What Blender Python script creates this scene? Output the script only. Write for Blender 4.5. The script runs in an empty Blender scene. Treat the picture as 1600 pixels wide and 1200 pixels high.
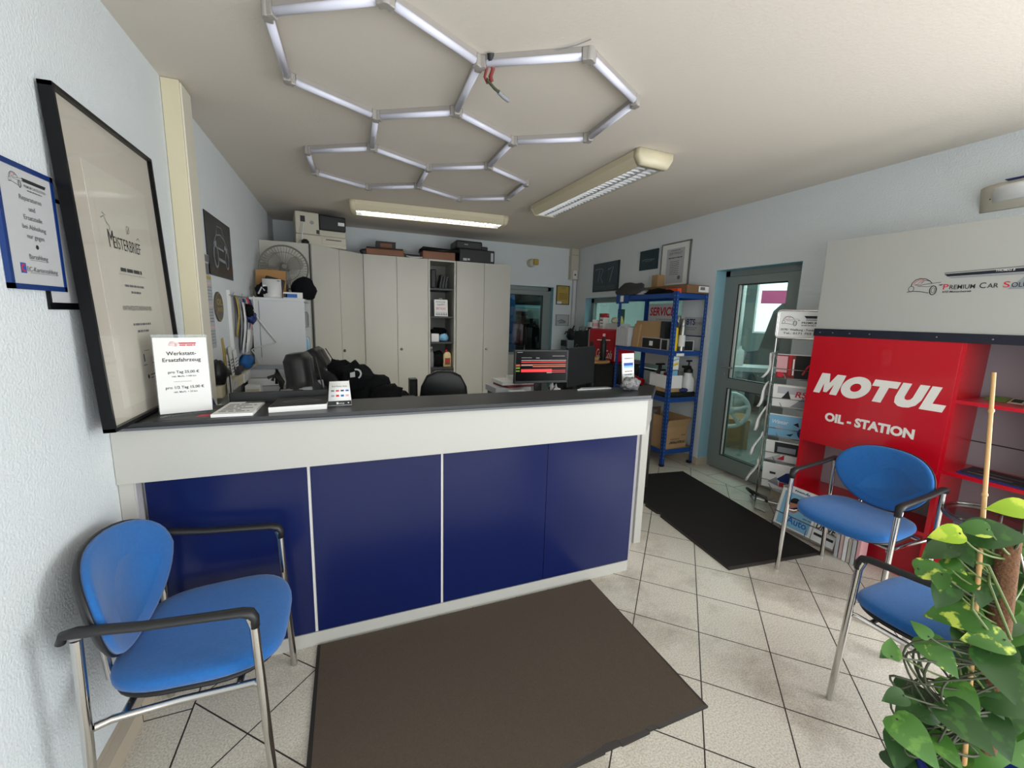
import bpy, bmesh, math, random
from mathutils import Vector, Matrix, noise
R = math.radians
PI = math.pi
SC = bpy.context.scene
COL = SC.collection

# ------------------------------------------------------------------ camera, world, light, exposure
cam_d = bpy.data.cameras.new('camera'); cam = bpy.data.objects.new('camera', cam_d); COL.objects.link(cam)
cam_d.sensor_width = 36; cam_d.lens = 14.5016; cam_d.clip_start = .02; cam_d.clip_end = 100
YAW, PITCH, ROLL, CAMZ = .383081, .160777, .0287586, 1.51598
def cam_axes():
    cy, sy = math.cos(YAW), math.sin(YAW); f = Vector((sy, cy, 0)); r = Vector((cy, -sy, 0)); u = Vector((0, 0, 1))
    cp, sp = math.cos(PITCH), math.sin(PITCH); f2 = f*cp - u*sp; u2 = u*cp + f*sp
    cr, sr = math.cos(ROLL), math.sin(ROLL)
    return r*cr + u2*sr, u2*cr - r*sr, f2
cr_, cu_, cf_ = cam_axes()
cam.matrix_world = Matrix(((cr_.x, cu_.x, -cf_.x, 0), (cr_.y, cu_.y, -cf_.y, 0), (cr_.z, cu_.z, -cf_.z, CAMZ), (0, 0, 0, 1)))
SC.camera = cam
SC.view_settings.view_transform = 'Standard'; SC.view_settings.look = 'None'
SC.view_settings.gamma = 1; SC.view_settings.use_curve_mapping = False
SC.view_settings.exposure = 0.04
W = bpy.data.worlds.new('overcast'); SC.world = W; W.use_nodes = True
W.node_tree.nodes['Background'].inputs[0].default_value = (.86, .93, 1, 1)
W.node_tree.nodes['Background'].inputs[1].default_value = 1.6
def area(name, loc, tgt, sx, sy, watts, col=(1, 1, 1)):
    l = bpy.data.lights.new(name, 'AREA'); l.shape = 'RECTANGLE'; l.size = sx; l.size_y = sy; l.energy = watts; l.color = col
    o = bpy.data.objects.new(name, l); COL.objects.link(o); o.location = loc
    o.rotation_euler = (Vector(tgt)-Vector(loc)).to_track_quat('-Z', 'Y').to_euler(); return o
# daylight through the shop front behind the camera, and an unseen lamp added under the closed workshop ceiling
area('daylight_shop_front', (.75, -1.62, 1.2), (.75, 5, 1.0), 2.9, 1.7, 40, (.98, .99, 1))
area('daylight_side_window', (3.40, -.72, 1.35), (-1, -.2, 1.2), 1.5, 1.9, 110, (.96, .985, 1))
area('workshop_fill', (7.0, 3.2, 3.3), (6.6, 3.2, 0), 4, 4, 330, (.93, 1, 1))

# ------------------------------------------------------------------ materials
def lin(h):
    h = h.lstrip('#'); c = [int(h[i:i+2], 16)/255 for i in (0, 2, 4)]
    return tuple(x/12.92 if x <= .04045 else ((x+.055)/1.055)**2.4 for x in c) + (1,)
M = {}
def mat(n, col, rough=.5, metal=0, noise_=0, nscale=40, bump=0, bscale=60, spec=.5, emit=0, coat=0, alpha=None, trans=0, sheen=0):
    m = bpy.data.materials.new(n); m.use_nodes = True; nt = m.node_tree; b = nt.nodes['Principled BSDF']
    c = lin(col) if isinstance(col, str) else tuple(col)+(1,)
    b.inputs['Base Color'].default_value = c; b.inputs['Roughness'].default_value = rough; b.inputs['Metallic'].default_value = metal
    b.inputs['Specular IOR Level'].default_value = spec; b.inputs['Coat Weight'].default_value = coat
    if sheen: b.inputs['Sheen Weight'].default_value = sheen
    if trans: b.inputs['Transmission Weight'].default_value = trans
    if alpha is not None: b.inputs['Alpha'].default_value = alpha
    if emit: b.inputs['Emission Color'].default_value = c; b.inputs['Emission Strength'].default_value = emit
    if noise_ or bump:
        tc = nt.nodes.new('ShaderNodeTexCoord')
    if noise_:
        nz = nt.nodes.new('ShaderNodeTexNoise'); nz.inputs['Scale'].default_value = nscale; nz.inputs['Detail'].default_value = 5
        mx = nt.nodes.new('ShaderNodeMix'); mx.data_type = 'RGBA'
        mx.inputs['A'].default_value = tuple(min(1, x*(1-noise_)) for x in c[:3])+(1,); mx.inputs['B'].default_value = tuple(min(1, x*(1+noise_)) for x in c[:3])+(1,)
        nt.links.new(tc.outputs['Object'], nz.inputs['Vector']); nt.links.new(nz.outputs['Fac'], mx.inputs['Factor']); nt.links.new(mx.outputs['Result'], b.inputs['Base Color'])
    if bump:
        nb = nt.nodes.new('ShaderNodeTexNoise'); nb.inputs['Scale'].default_value = bscale; nb.inputs['Detail'].default_value = 6
        bp = nt.nodes.new('ShaderNodeBump'); bp.inputs['Strength'].default_value = bump; bp.inputs['Distance'].default_value = .01
        nt.links.new(tc.outputs['Object'], nb.inputs['Vector']); nt.links.new(nb.outputs['Fac'], bp.inputs['Height']); nt.links.new(bp.outputs['Normal'], b.inputs['Normal'])
    M[n] = m; return m
def glass(n, col, a, rough=.02):
    m = bpy.data.materials.new(n); m.use_nodes = True; nt = m.node_tree; nt.nodes.clear()
    o = nt.nodes.new('ShaderNodeOutputMaterial'); t = nt.nodes.new('ShaderNodeBsdfTransparent'); g = nt.nodes.new('ShaderNodeBsdfGlossy'); mx = nt.nodes.new('ShaderNodeMixShader')
    t.inputs[0].default_value = lin(col); g.inputs['Roughness'].default_value = rough; mx.inputs[0].default_value = a
    nt.links.new(t.outputs[0], mx.inputs[1]); nt.links.new(g.outputs[0], mx.inputs[2]); nt.links.new(mx.outputs[0], o.inputs[0])
    M[n] = m; return m
mat('wall', '#d9dfe1', .85, noise_=.03, nscale=3, bump=.38, bscale=120)
mat('ceiling', '#d9d1c6', .9, noise_=.02, nscale=2, bump=.12, bscale=80)
mat('skirting_tile', '#b7ab98', .4, noise_=.06, nscale=20)
mat('reveal_blue', '#8fb9c6', .8, noise_=.05, nscale=6, bump=.2)
mat('door_metal', '#8a9491', .42, .2)
mat('light_frame', '#a5aaa8', .45)
mat('laminate', '#b6b5ae', .42, noise_=.03, nscale=300)
mat('laminate_grey', '#b3b1b4', .5)
mat('black_top', '#1b1c1f', .34, noise_=.1, nscale=200, bump=.05, bscale=300)
mat('lip_grey', '#55575c', .35)
mat('navy', '#101b4b', .24, noise_=.1, nscale=2, spec=.35)
mat('cabinet', '#bcbab0', .5, noise_=.03, nscale=3)
mat('cabinet_inside', '#8f8e88', .6)
mat('shelf_dark', '#3a3b3d', .5)
mat('white_board', '#d4d6d6', .5)
mat('seam', '#2c2c2e', .6)
mat('chrome', '#c9c7c4', .14, 1)
mat('steel', '#9a9a98', .3, 1)
mat('blue_fabric', '#2563a6', .95, noise_=.16, nscale=90, bump=.25, bscale=400, spec=.2, sheen=.25)
mat('plastic_black', '#1d1d1f', .45)
mat('black', '#0c0c0e', .5)
mat('black_leather', '#101114', .36, bump=.1, bscale=150)
mat('black_cloth', '#0e0f12', .9, noise_=.3, nscale=30, bump=.4, bscale=80, spec=.2)
mat('grey_cloth', '#3b3a3c', .9, noise_=.2, nscale=40, bump=.3)
mat('charcoal', '#2a2b2e', .6)
mat('paper', '#e6e6e3', .8)
mat('paper_aged', '#c5bfb2', .8, noise_=.03, nscale=8)
mat('paper_inner', '#cbc7ba', .8, noise_=.02, nscale=8)
mat('paper_grey', '#b9bbbd', .8)
mat('ink', '#25262a', .7)
mat('ink_soft', '#6d6d70', .7)
mat('ink_blue', '#2a4f9e', .7)
mat('ink_red', '#c8283c', .7)
mat('ink_pale', '#d7b9b6', .7)
mat('frame_blue', '#12326f', .35)
mat('frame_black', '#08090c', .3, spec=.25)
mat('red', '#c1091f', .28, coat=.2)
mat('red_dark', '#9c0a1c', .4)
mat('white_paint', '#ece9e2', .4)
mat('panel_grey', '#b3b4af', .45, noise_=.02, nscale=150)
mat('back_grey', '#9b999e', .6)
mat('strip_navy', '#171a2b', .4)
mat('rack_blue', '#0f4088', .4, noise_=.06, nscale=20)
mat('chipboard', '#9b8468', .8, noise_=.15, nscale=120)
mat('cardboard', '#a98861', .85, noise_=.06, nscale=25)
mat('cardboard_dark', '#7a5b3e', .85, noise_=.06, nscale=25)
mat('wood_board', '#a97d4b', .6, noise_=.12, nscale=8)
mat('leather_brown', '#7b4a28', .5, noise_=.1, nscale=20)
mat('cream', '#d2c9ac', .45)
mat('trunking', '#d8d3c2', .5)
mat('beige_plastic', '#c2bcab', .5)
mat('fan_grey', '#6b6962', .5)
mat('fan_blade', '#8b887f', .5)
mat('white_plastic', '#dcdcda', .35)
mat('grey_plastic', '#8d8f92', .4)
mat('led_white', '#dedfee', .3, noise_=0)
mat('led_clip', '#9b9691', .35)
mat('lamp_lit', '#fbfbff', .4, emit=6)
mat('louvre', '#c9c9c9', .35, .35)
mat('screen', '#030304', .3, spec=.12)
mat('screen_red', '#d8292c', .4, emit=.75)
mat('screen_orange', '#b2522a', .4, emit=.35)
mat('screen_grey', '#a5a0a0', .4, emit=.5)
mat('screen_green', '#6f8f28', .4, emit=.4)
mat('yellow', '#e4c414', .4)
mat('teal', '#1e7f9c', .4)
mat('dark_blue', '#1c2f6b', .6)
mat('sky_blue', '#7fb6d6', .5)
mat('mid_blue', '#1f5fae', .5)
mat('pink', '#d9a4a8', .6)
mat('skin_print', '#b07a62', .7)
mat('orange', '#d9481c', .5)
mat('gold', '#b39a4a', .5)
mat('cream_bottle', '#d9c08e', .4)
mat('green', '#6f9a48', .6)
mat('dark_green', '#1e3f36', .6)
mat('poster_dark', '#1a1d22', .3, noise_=.5, nscale=5)
mat('poster_teal', '#23383f', .3, noise_=.5, nscale=6)
mat('silver_ink', '#8f949b', .5)
mat('mat_carpet', '#564c42', .95, noise_=.25, nscale=220, bump=.5, bscale=500, spec=.15)
mat('mat_carpet_dark', '#2a2827', .95, noise_=.25, nscale=160, bump=.5, bscale=500, spec=.15)
mat('mat_edge', '#2b2622', .8)
mat('bamboo', '#c49a63', .5, noise_=.1, nscale=30)
mat('coir', '#6b4a31', .95, noise_=.35, nscale=90, bump=.8, bscale=150)
mat('stem', '#5a6b35', .6, noise_=.2, nscale=20)
mat('stem_dark', '#39402a', .7, noise_=.2, nscale=20)
mat('soil', '#2a211a', .95, bump=.8, bscale=60)
mat('pot_blue', '#1b2f7d', .4)
mat('plaque', '#5a5348', .5, noise_=.3, nscale=14)
mat('rock', '#7b7b7c', .3, .4, noise_=.9, nscale=70, bump=1, bscale=90)
mat('workshop_wall', '#ccd6d4', .9)
mat('workshop_floor', '#8d918c', .7, noise_=.1, nscale=3)
mat('car_dark', '#3e474d', .3, .3)
mat('daylight_pane', '#dff1f6', .5, emit=2.2)
mat('magenta', '#c0447c', .6)
mat('wire_red', '#7d2a25', .5)
mat('lemon', '#d7d66a', .6)
mat('towel_blue', '#1c5f9e', .8, noise_=.15, nscale=10)
glass('glass', '#d3e3de', .09)
glass('glass_clear', '#f4f6f6', .035)
glass('glass_picture', '#ffffff', .06, .06)
glass('glass_table', '#c9cfcd', .22, .12)

def leaf_mat(n, base, var, thr):
    m = mat(n, base, .38, spec=.5); nt = m.node_tree; b = nt.nodes['Principled BSDF']
    tc = nt.nodes.new('ShaderNodeTexCoord'); nz = nt.nodes.new('ShaderNodeTexNoise'); nz.inputs['Scale'].default_value = 26; nz.inputs['Detail'].default_value = 4
    cr = nt.nodes.new('ShaderNodeValToRGB'); cr.color_ramp.elements[0].position = thr; cr.color_ramp.elements[1].position = thr+.07
    cr.color_ramp.elements[0].color = lin(base); cr.color_ramp.elements[1].color = lin(var)
    nt.links.new(tc.outputs['Object'], nz.inputs['Vector']); nt.links.new(nz.outputs['Fac'], cr.inputs[0]); nt.links.new(cr.outputs[0], b.inputs['Base Color'])
    b.inputs['Subsurface Weight'].default_value = 0
leaf_mat('leaf_green', '#3f6c27', '#588434', .56)
leaf_mat('leaf_dark', '#294b20', '#376026', .56)
leaf_mat('leaf_variegated', '#3a6624', '#b5c552', .56)
leaf_mat('leaf_yellow', '#93b52c', '#bccf45', .5)

def tile_floor():
    m = bpy.data.materials.new('floor_tiles'); m.use_nodes = True; nt = m.node_tree; b = nt.nodes['Principled BSDF']; N = nt.nodes.new; L = nt.links.new
    S, th, ox, oy = .306667, -.76831663, 1.99381681, 2.21112809
    tc = N('ShaderNodeNewGeometry'); sp = N('ShaderNodeSeparateXYZ'); L(tc.outputs['Position'], sp.inputs[0])
    def mth(op, a, c=None):
        n = N('ShaderNodeMath'); n.operation = op
        for i, v in enumerate((a, c)):
            if v is None: continue
            if isinstance(v, (int, float)): n.inputs[i].default_value = v
            else: L(v, n.inputs[i])
        return n.outputs[0]
    X = mth('SUBTRACT', sp.outputs[0], ox); Y = mth('SUBTRACT', sp.outputs[1], oy); c, s = math.cos(th), math.sin(th)
    u = mth('DIVIDE', mth('ADD', mth('MULTIPLY', X, c), mth('MULTIPLY', Y, s)), S)
    v = mth('DIVIDE', mth('ADD', mth('MULTIPLY', X, -s), mth('MULTIPLY', Y, c)), S)
    def line(t, w):   # 1 on the joint
        f = mth('FRACT', mth('ADD', t, .5)); return mth('LESS_THAN', mth('ABSOLUTE', mth('SUBTRACT', f, .5)), w)
    w = .0085
    diag = mth('MAXIMUM', line(u, w), line(v, w))
    # straight border courses along both side walls
    xb0, xb1 = -.595, 3.322
    left = mth('LESS_THAN', sp.outputs[0], xb0); right = mth('GREATER_THAN', sp.outputs[0], xb1)
    border = mth('MAXIMUM', left, right)
    yc = line(mth('DIVIDE', mth('SUBTRACT', sp.outputs[1], 1.7025), S), w)
    edge = mth('MAXIMUM', mth('LESS_THAN', mth('ABSOLUTE', mth('SUBTRACT', sp.outputs[0], xb0)), .003), mth('LESS_THAN', mth('ABSOLUTE', mth('SUBTRACT', sp.outputs[0], xb1)), .003))
    g = mth('MAXIMUM', mth('ADD', mth('MULTIPLY', border, yc), mth('MULTIPLY', mth('SUBTRACT', 1.0, border), diag)), edge)
    nz = N('ShaderNodeTexNoise'); nz.inputs['Scale'].default_value = 160; nz.inputs['Detail'].default_value = 3; L(tc.outputs['Position'], nz.inputs['Vector'])
    n2 = N('ShaderNodeTexNoise'); n2.inputs['Scale'].default_value = 1.7; n2.inputs['Detail'].default_value = 8; n2.inputs['Roughness'].default_value = .7; L(tc.outputs['Position'], n2.inputs['Vector'])
    r1 = N('ShaderNodeValToRGB'); r1.color_ramp.elements[0].color = lin('#b5ae9f'); r1.color_ramp.elements[1].color = lin('#d8d2c6'); r1.color_ramp.elements[0].position = .33; r1.color_ramp.elements[1].position = .6
    L(nz.outputs['Fac'], r1.inputs[0])
    r2 = N('ShaderNodeValToRGB'); r2.color_ramp.elements[0].color = lin('#b3aca3'); r2.color_ramp.elements[1].color = (1, 1, 1, 1); r2.color_ramp.elements[0].position = .3; r2.color_ramp.elements[1].position = .5
    L(n2.outputs['Fac'], r2.inputs[0])
    mm = N('ShaderNodeMix'); mm.data_type = 'RGBA'; mm.blend_type = 'MULTIPLY'; mm.inputs['Factor'].default_value = .8; L(r1.outputs[0], mm.inputs['A']); L(r2.outputs[0], mm.inputs['B'])
    mx = N('ShaderNodeMix'); mx.data_type = 'RGBA'; L(g, mx.inputs['Factor']); L(mm.outputs['Result'], mx.inputs['A']); mx.inputs['B'].default_value = lin('#37302c')
    L(mx.outputs['Result'], b.inputs['Base Color']); b.inputs['Roughness'].default_value = .34; b.inputs['Specular IOR Level'].default_value = .4
    M['floor_tiles'] = m
tile_floor()

# ------------------------------------------------------------------ mesh helpers
WM = {}
TXT = {}
def text_geo(s, bold):
    k = (s, bold)
    if k not in TXT:
        c = bpy.data.curves.new('t', 'FONT'); c.body = s; c.size = 1; c.offset = bold; c.resolution_u = 3
        o = bpy.data.objects.new('t', c); COL.objects.link(o); bpy.context.view_layer.update()
        me = bpy.data.meshes.new_from_object(o)
        vs = [tuple(v.co) for v in me.vertices]; fs = [tuple(p.vertices) for p in me.polygons]
        bpy.data.objects.remove(o); bpy.data.curves.remove(c); bpy.data.meshes.remove(me); TXT[k] = (vs, fs)
    return TXT[k]
def plane(O, U, V):
    U = Vector(U).normalized(); V = Vector(V).normalized(); N_ = U.cross(V)
    return Matrix(((U.x, V.x, N_.x, O[0]), (U.y, V.y, N_.y, O[1]), (U.z, V.z, N_.z, O[2]), (0, 0, 0, 1)))
class MB:
    def __init__(s, T=None): s.v = []; s.f = []; s.mi = []; s.mats = []; s.cur = 0; s.T = T or Matrix(); s.sm = []; s.smooth = False
    def m(s, n):
        if n not in s.mats: s.mats.append(n)
        s.cur = s.mats.index(n); return s
    def add(s, vs, fs, smooth=None):
        b = len(s.v); s.v += [s.T @ Vector(p) for p in vs]
        for f in fs: s.f.append([b+i for i in f]); s.mi.append(s.cur); s.sm.append(s.smooth if smooth is None else smooth)
        return s
    def box(s, x0, x1, y0, y1, z0, z1, bev=0):
        if bev > 0:
            b = bmesh.new(); bmesh.ops.create_cube(b, size=1)
            for v in b.verts: v.co = ((x0+x1)/2+v.co.x*(x1-x0), (y0+y1)/2+v.co.y*(y1-y0), (z0+z1)/2+v.co.z*(z1-z0))
            bmesh.ops.bevel(b, geom=b.edges[:], offset=bev, segments=2, affect='EDGES', profile=.5)
            b.verts.index_update(); s.add([v.co[:] for v in b.verts], [[v.index for v in f.verts] for f in b.faces]); b.free(); return s
        return s.add([(x0, y0, z0), (x1, y0, z0), (x1, y1, z0), (x0, y1, z0), (x0, y0, z1), (x1, y0, z1), (x1, y1, z1), (x0, y1, z1)],
                     [(3, 2, 1, 0), (4, 5, 6, 7), (0, 1, 5, 4), (1, 2, 6, 5), (2, 3, 7, 6), (3, 0, 4, 7)])
    def rbox(s, c, size, rz=0, bev=0, rx=0, ry=0):   # box on base centre c, turned
        T0 = s.T; s.T = T0 @ Matrix.Translation(c) @ Matrix.Rotation(rz, 4, 'Z') @ Matrix.Rotation(rx, 4, 'X') @ Matrix.Rotation(ry, 4, 'Y')
        s.box(-size[0]/2, size[0]/2, -size[1]/2, size[1]/2, 0, size[2], bev); s.T = T0; return s
    def prism(s, pts, z0, z1, smooth=False):
        n = len(pts); vs = [(x, y, z0) for x, y in pts]+[(x, y, z1) for x, y in pts]
        s.add(vs, [list(range(n))[::-1], list(range(n, 2*n))], False)
        return s.add(vs, [(i, (i+1) % n, n+(i+1) % n, n+i) for i in range(n)], smooth)
    def tube(s, pts, r, seg=10, closed=False):
        P = [Vector(p) for p in pts]; n = len(P); vs = []; fs = []; up = None
        rr = r if isinstance(r, (list, tuple)) else [r]*n
        for i in range(n):
            if closed: t = P[(i+1) % n]-P[i-1]
            else: t = (P[min(i+1, n-1)]-P[max(i-1, 0)])
            t.normalize()
            if up is None: up = t.orthogonal().normalized()
            else: up = (up - t*up.dot(t)); up = up.normalized() if up.length > 1e-6 else t.orthogonal().normalized()
            w = t.cross(up)
            vs += [P[i]+(up*math.cos(2*PI*k/seg)+w*math.sin(2*PI*k/seg))*rr[i] for k in range(seg)]
        for i in range(n if closed else n-1):
            a = i*seg; b = ((i+1) % n)*seg
            fs += [(a+k, a+(k+1) % seg, b+(k+1) % seg, b+k) for k in range(seg)]
        s.add(vs, fs, True)
        if not closed: s.add(vs, [list(range(seg))[::-1], list(range((n-1)*seg, n*seg))], False)
        return s
    def cyl(s, p0, p1, r, seg=16): return s.tube([p0, p1], r, seg)
    def lathe(s, c, prof, seg=24, axis='Z'):   # prof [(r, h)]
        vs = []; n = len(prof)
        for r, h in prof:
            for k in range(seg):
                a = 2*PI*k/seg; x, y = r*math.cos(a), r*math.sin(a)
                q = (x, y, h) if axis == 'Z' else ((h, x, y) if axis == 'X' else (y, h, x))
                vs.append((c[0]+q[0], c[1]+q[1], c[2]+q[2]))
        fs = [(i*seg+k, i*seg+(k+1) % seg, (i+1)*seg+(k+1) % seg, (i+1)*seg+k) for i in range(n-1) for k in range(seg)]
        s.add(vs, fs, True)
        return s.add(vs, [list(range(seg))[::-1], list(range((n-1)*seg, n*seg))], False)
    def blob(s, c, r, amp=.15, sc=3, seed=0, nu=20, nv=12, flat=0):
        vs = []; fs = []
        for j in range(nv+1):
            for i in range(nu):
                a = 2*PI*i/nu; b = PI*j/nv-PI/2
                d = Vector((math.cos(b)*math.cos(a), math.cos(b)*math.sin(a), math.sin(b)))
                k = 1+amp*noise.noise(d*sc+Vector((seed*7.1, seed*3.3, seed)))
                p = Vector((d.x*r[0]*k, d.y*r[1]*k, d.z*r[2]*k))
                if flat and p.z < -flat*r[2]: p.z = -flat*r[2]
                vs.append((c[0]+p.x, c[1]+p.y, c[2]+p.z))
        for j in range(nv):
            for i in range(nu): fs.append((j*nu+i, j*nu+(i+1) % nu, (j+1)*nu+(i+1) % nu, (j+1)*nu+i))
        return s.add(vs, fs, True)
    def rings(s, rings, cap=True):   # list of equal rings
        n = len(rings[0]); vs = [p for r in rings for p in r]
        fs = [(i*n+k, i*n+(k+1) % n, (i+1)*n+(k+1) % n, (i+1)*n+k) for i in range(len(rings)-1) for k in range(n)]
        if cap: fs += [list(range(n))[::-1], list(range((len(rings)-1)*n, len(rings)*n))]
        return s.add(vs, fs, True)
    def text(s, t, x, y, h, align='C', bold=0, shear=0, w=None, z=.0012):
        vs, fs = text_geo(t, bold); xs = [v[0] for v in vs] or [0]; k = h/.72; wd = (max(xs)-min(xs))*k; kx = k*(w/wd if w else 1)
        x0 = x-(min(xs)*kx) - {'C': (max(xs)-min(xs))*kx/2, 'L': 0, 'R': (max(xs)-min(xs))*kx}[align]
        return s.add([(x0+vx*kx+vy*k*shear, y+vy*k, z) for vx, vy, vz in vs], fs, False)
    def quad(s, x0, x1, y0, y1, z=.001): return s.add([(x0, y0, z), (x1, y0, z), (x1, y1, z), (x0, y1, z)], [(0, 1, 2, 3)], False)
    def poly(s, pts, z=.001): return s.add([(x, y, z) for x, y in pts], [list(range(len(pts)))], False)
    def stroke(s, pts, w, z=.0011):
        n = len(pts); vs = []
        for i in range(n):
            a = Vector(pts[max(i-1, 0)]); b = Vector(pts[min(i+1, n-1)]); d = (b-a).normalized(); q = Vector((-d.y, d.x))
            ww = w[i] if isinstance(w, list) else w
            p = Vector(pts[i]); vs += [(p.x+q.x*ww/2, p.y+q.y*ww/2, z), (p.x-q.x*ww/2, p.y-q.y*ww/2, z)]
        return s.add(vs, [(2*i+1, 2*i+3, 2*i+2, 2*i) for i in range(n-1)], False)
    def lines(s, x0, x1, y, h, seed, z=.0012, fill=.8):   # a line of print too small to read
        rnd = random.Random(seed); x = x0
        while x < x1-.3*h:
            w = min(rnd.uniform(1.2, 5)*h, x1-x); s.quad(x, x+w, y, y+h, z); x += w+h*.6
        return s
    def obj(s, name, parent=None, sub=0):
        me = bpy.data.meshes.new(name); T = WM[parent].inverted() if parent else Matrix()
        off = Vector()
        if not parent and s.v:
            xs, ys, zs = zip(*[v[:] for v in s.v]); off = Vector(((min(xs)+max(xs))/2, (min(ys)+max(ys))/2, min(zs)))
        me.from_pydata([tuple((T @ v)-off) for v in s.v], [], s.f)
        for n in s.mats: me.materials.append(M[n])
        for p, i, q in zip(me.polygons, s.mi, s.sm): p.material_index = i; p.use_smooth = q
        me.validate(); me.update()
        o = bpy.data.objects.new(name, me); COL.objects.link(o)
        if parent: o.parent = parent; WM[o] = WM[parent]
        else: o.location = off; WM[o] = Matrix.Translation(off)
        if sub: d = o.modifiers.new('smooth', 'SUBSURF'); d.levels = d.render_levels = sub
        return o
def tag(o, label, cat, group=None):
    o['label'] = label; o['category'] = cat
    if group: o['group'] = group
    return o
def thing(name, label, cat, loc=(0, 0, 0), rz=0, group=None):
    o = bpy.data.objects.new(name, None); COL.objects.link(o); o.location = loc; o.rotation_euler = (0, 0, rz); o.empty_display_size = .1
    WM[o] = Matrix.Translation(loc) @ Matrix.Rotation(rz, 4, 'Z'); return tag(o, label, cat, group)
def struct(o): o['kind'] = 'structure'; return o
def dup(root, loc, rz, label):
    r = root.copy(); COL.objects.link(r); r.location = loc; r.rotation_euler = (0, 0, rz); r['label'] = label
    for ch in list(root.children):
        c = ch.copy(); COL.objects.link(c); c.parent = r
        for g in list(ch.children):
            d = g.copy(); COL.objects.link(d); d.parent = c
    return r
def arc(cx, cy, r, a0, a1, n, ry=None):
    ry = ry or r
    return [(cx+r*math.cos(R(a0+(a1-a0)*i/n)), cy+ry*math.sin(R(a0+(a1-a0)*i/n))) for i in range(n+1)]
def car_logo(m, x, y, w, dark='ink', red='ink_red', grey='silver_ink', z=.0012):
    """the line-drawn car of the workshop's own logo, w wide"""
    k = w
    P = lambda a: [(x+px*k, y+py*k) for px, py in a]
    t = .022*k
    m.m(dark)
    m.stroke(P([(.10, .33), (.12, .47), (.22, .60), (.36, .64), (.52, .62), (.66, .53), (.74, .43)]), t*1.1, z)
    m.stroke(P([(0, .12), (.06, .13), (.2, .15)]), t, z)
    m.stroke(P([(.22, .40), (.40, .38), (.62, .42), (.82, .44), (1.0, .46)]), t*.7, z)
    m.stroke(P([(.30, .34), (.60, .31), (.80, .34)]), t*.6, z)
    m.stroke(P([(.20, .15), (.45, .12), (.68, .06)]), t, z)
    m.stroke(P([(.40, .44), (.50, .56), (.66, .53)]), t*.7, z)
    m.stroke(P(arc(.12, .24, .085, 0, 360, 16, .11)), t*.8, z)
    m.stroke(P(arc(.80, .16, .10, 0, 360, 18, .17)), t*1.4, z)
    m.stroke(P(arc(.80, .16, .055, 0, 360, 12, .10)), t*.6, z)
    m.poly(P([(.92, .36), (1.08, .39), (1.02, .33)]), z)
    m.m(red); m.stroke(P([(.17, .42), (.24, .54), (.36, .60), (.48, .58)]), t*.8, z); m.stroke(P([(.2, .40), (.3, .42), (.36, .5), (.46, .57)]), t*.5, z)
def L_plane(y, z, x=-.7885): return plane((x, y, z), (0, 1, 0), (0, 0, 1))
def R_plane(y, z, x=3.4647): return plane((x, y, z), (0, -1, 0), (0, 0, 1))
def B_plane(x, z, y=5.976): return plane((x, y, z), (1, 0, 0), (0, 0, 1))

# ------------------------------------------------------------------ the setting
XL, XR, YB, YF, ZC = -.7885, 3.4647, 5.976, -1.75, 2.6047
T_ = .2
struct(MB().m('floor_tiles').box(XL-T_, XR+.18, YF-.2, YB+T_, -.1, 0).obj('floor'))
m = MB().m('workshop_floor').box(XR+.18, 11, -2, 9, -.1, 0); struct(m.obj('floor_workshop'))
struct(MB().m('ceiling').box(XL-T_, XR+.28, YF-.2, YB+.28, ZC, ZC+.15).obj('ceiling'))
struct(MB().m('wall').box(XL-T_, XL, YF, YB+.28, 0, ZC).obj('wall_left'))
# right wall with the door opening and the window opening
DY0, DY1, DZ = 2.352, 3.204, 2.035
WY0, WY1, WZ0, WZ1 = 3.62, 5.647, .93, 1.838
RT = .28
m = MB().m('wall'); x0, x1 = XR, XR+RT
m.box(x0, x1, .1, DY0, 0, ZC); m.box(x0, x1, YF, .1, 0, .35); m.box(x0, x1, YF, .1, 2.35, ZC); m.box(x0, x1, YF, -1.55, .35, 2.35); m.box(x0, x1, DY0, DY1, DZ, ZC); m.box(x0, x1, DY1, WY0, 0, ZC)
m.box(x0, x1, WY0, WY1, 0, WZ0); m.box(x0, x1, WY0, WY1, WZ1, ZC); m.box(x0, x1, WY1, YB+.28, 0, ZC)
struct(m.obj('wall_right'))
m = MB().m('reveal_blue')      # painted reveals
e = .004
m.box(XR+.001, XR+.16, DY1-e, DY1, .08, DZ); m.box(XR+.001, XR+.16, DY0, DY0+e, .08, DZ); m.box(XR+.001, XR+.16, DY0, DY1, DZ-e, DZ)
struct(m.obj('trim_1'))
m = MB().m('reveal_blue'); m.box(XR+.001, XR+.14, WY1-e, WY1, WZ0, WZ1); m.box(XR+.001, XR+.14, WY0, WY0+e, WZ0, WZ1); m.box(XR+.001, XR+.14, WY0, WY1, WZ1-e, WZ1)
struct(m.obj('trim_2'))
# back wall with a glazed door
BX0, BX1, BZ = 2.13, 3.075, 2.0
m = MB().m('wall'); m.box(XL, BX0, YB, YB+.28, 0, ZC); m.box(BX1, XR, YB, YB+.28, 0, ZC); m.box(BX0, BX1, YB, YB+.28, BZ, ZC)
struct(m.obj('wall_back'))
m = MB().m('reveal_blue'); m.box(BX1-e, BX1, YB+.001, YB+.12, 0, BZ); m.box(BX0, BX0+e, YB+.001, YB+.12, 0, BZ); m.box(BX0, BX1, YB+.001, YB+.12, BZ-e, BZ)
struct(m.obj('trim_3'))
# shop front behind the camera: low parapet, posts, lintel; the glazing is open sky
m = MB().m('wall'); m.box(XL, XR, YF-.15, YF, 0, .3); m.box(XL, XR, YF-.15, YF, 2.4, ZC); m.box(2.35, XR, YF-.15, YF, .3, 2.4)
struct(m.obj('wall_front'))
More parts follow.
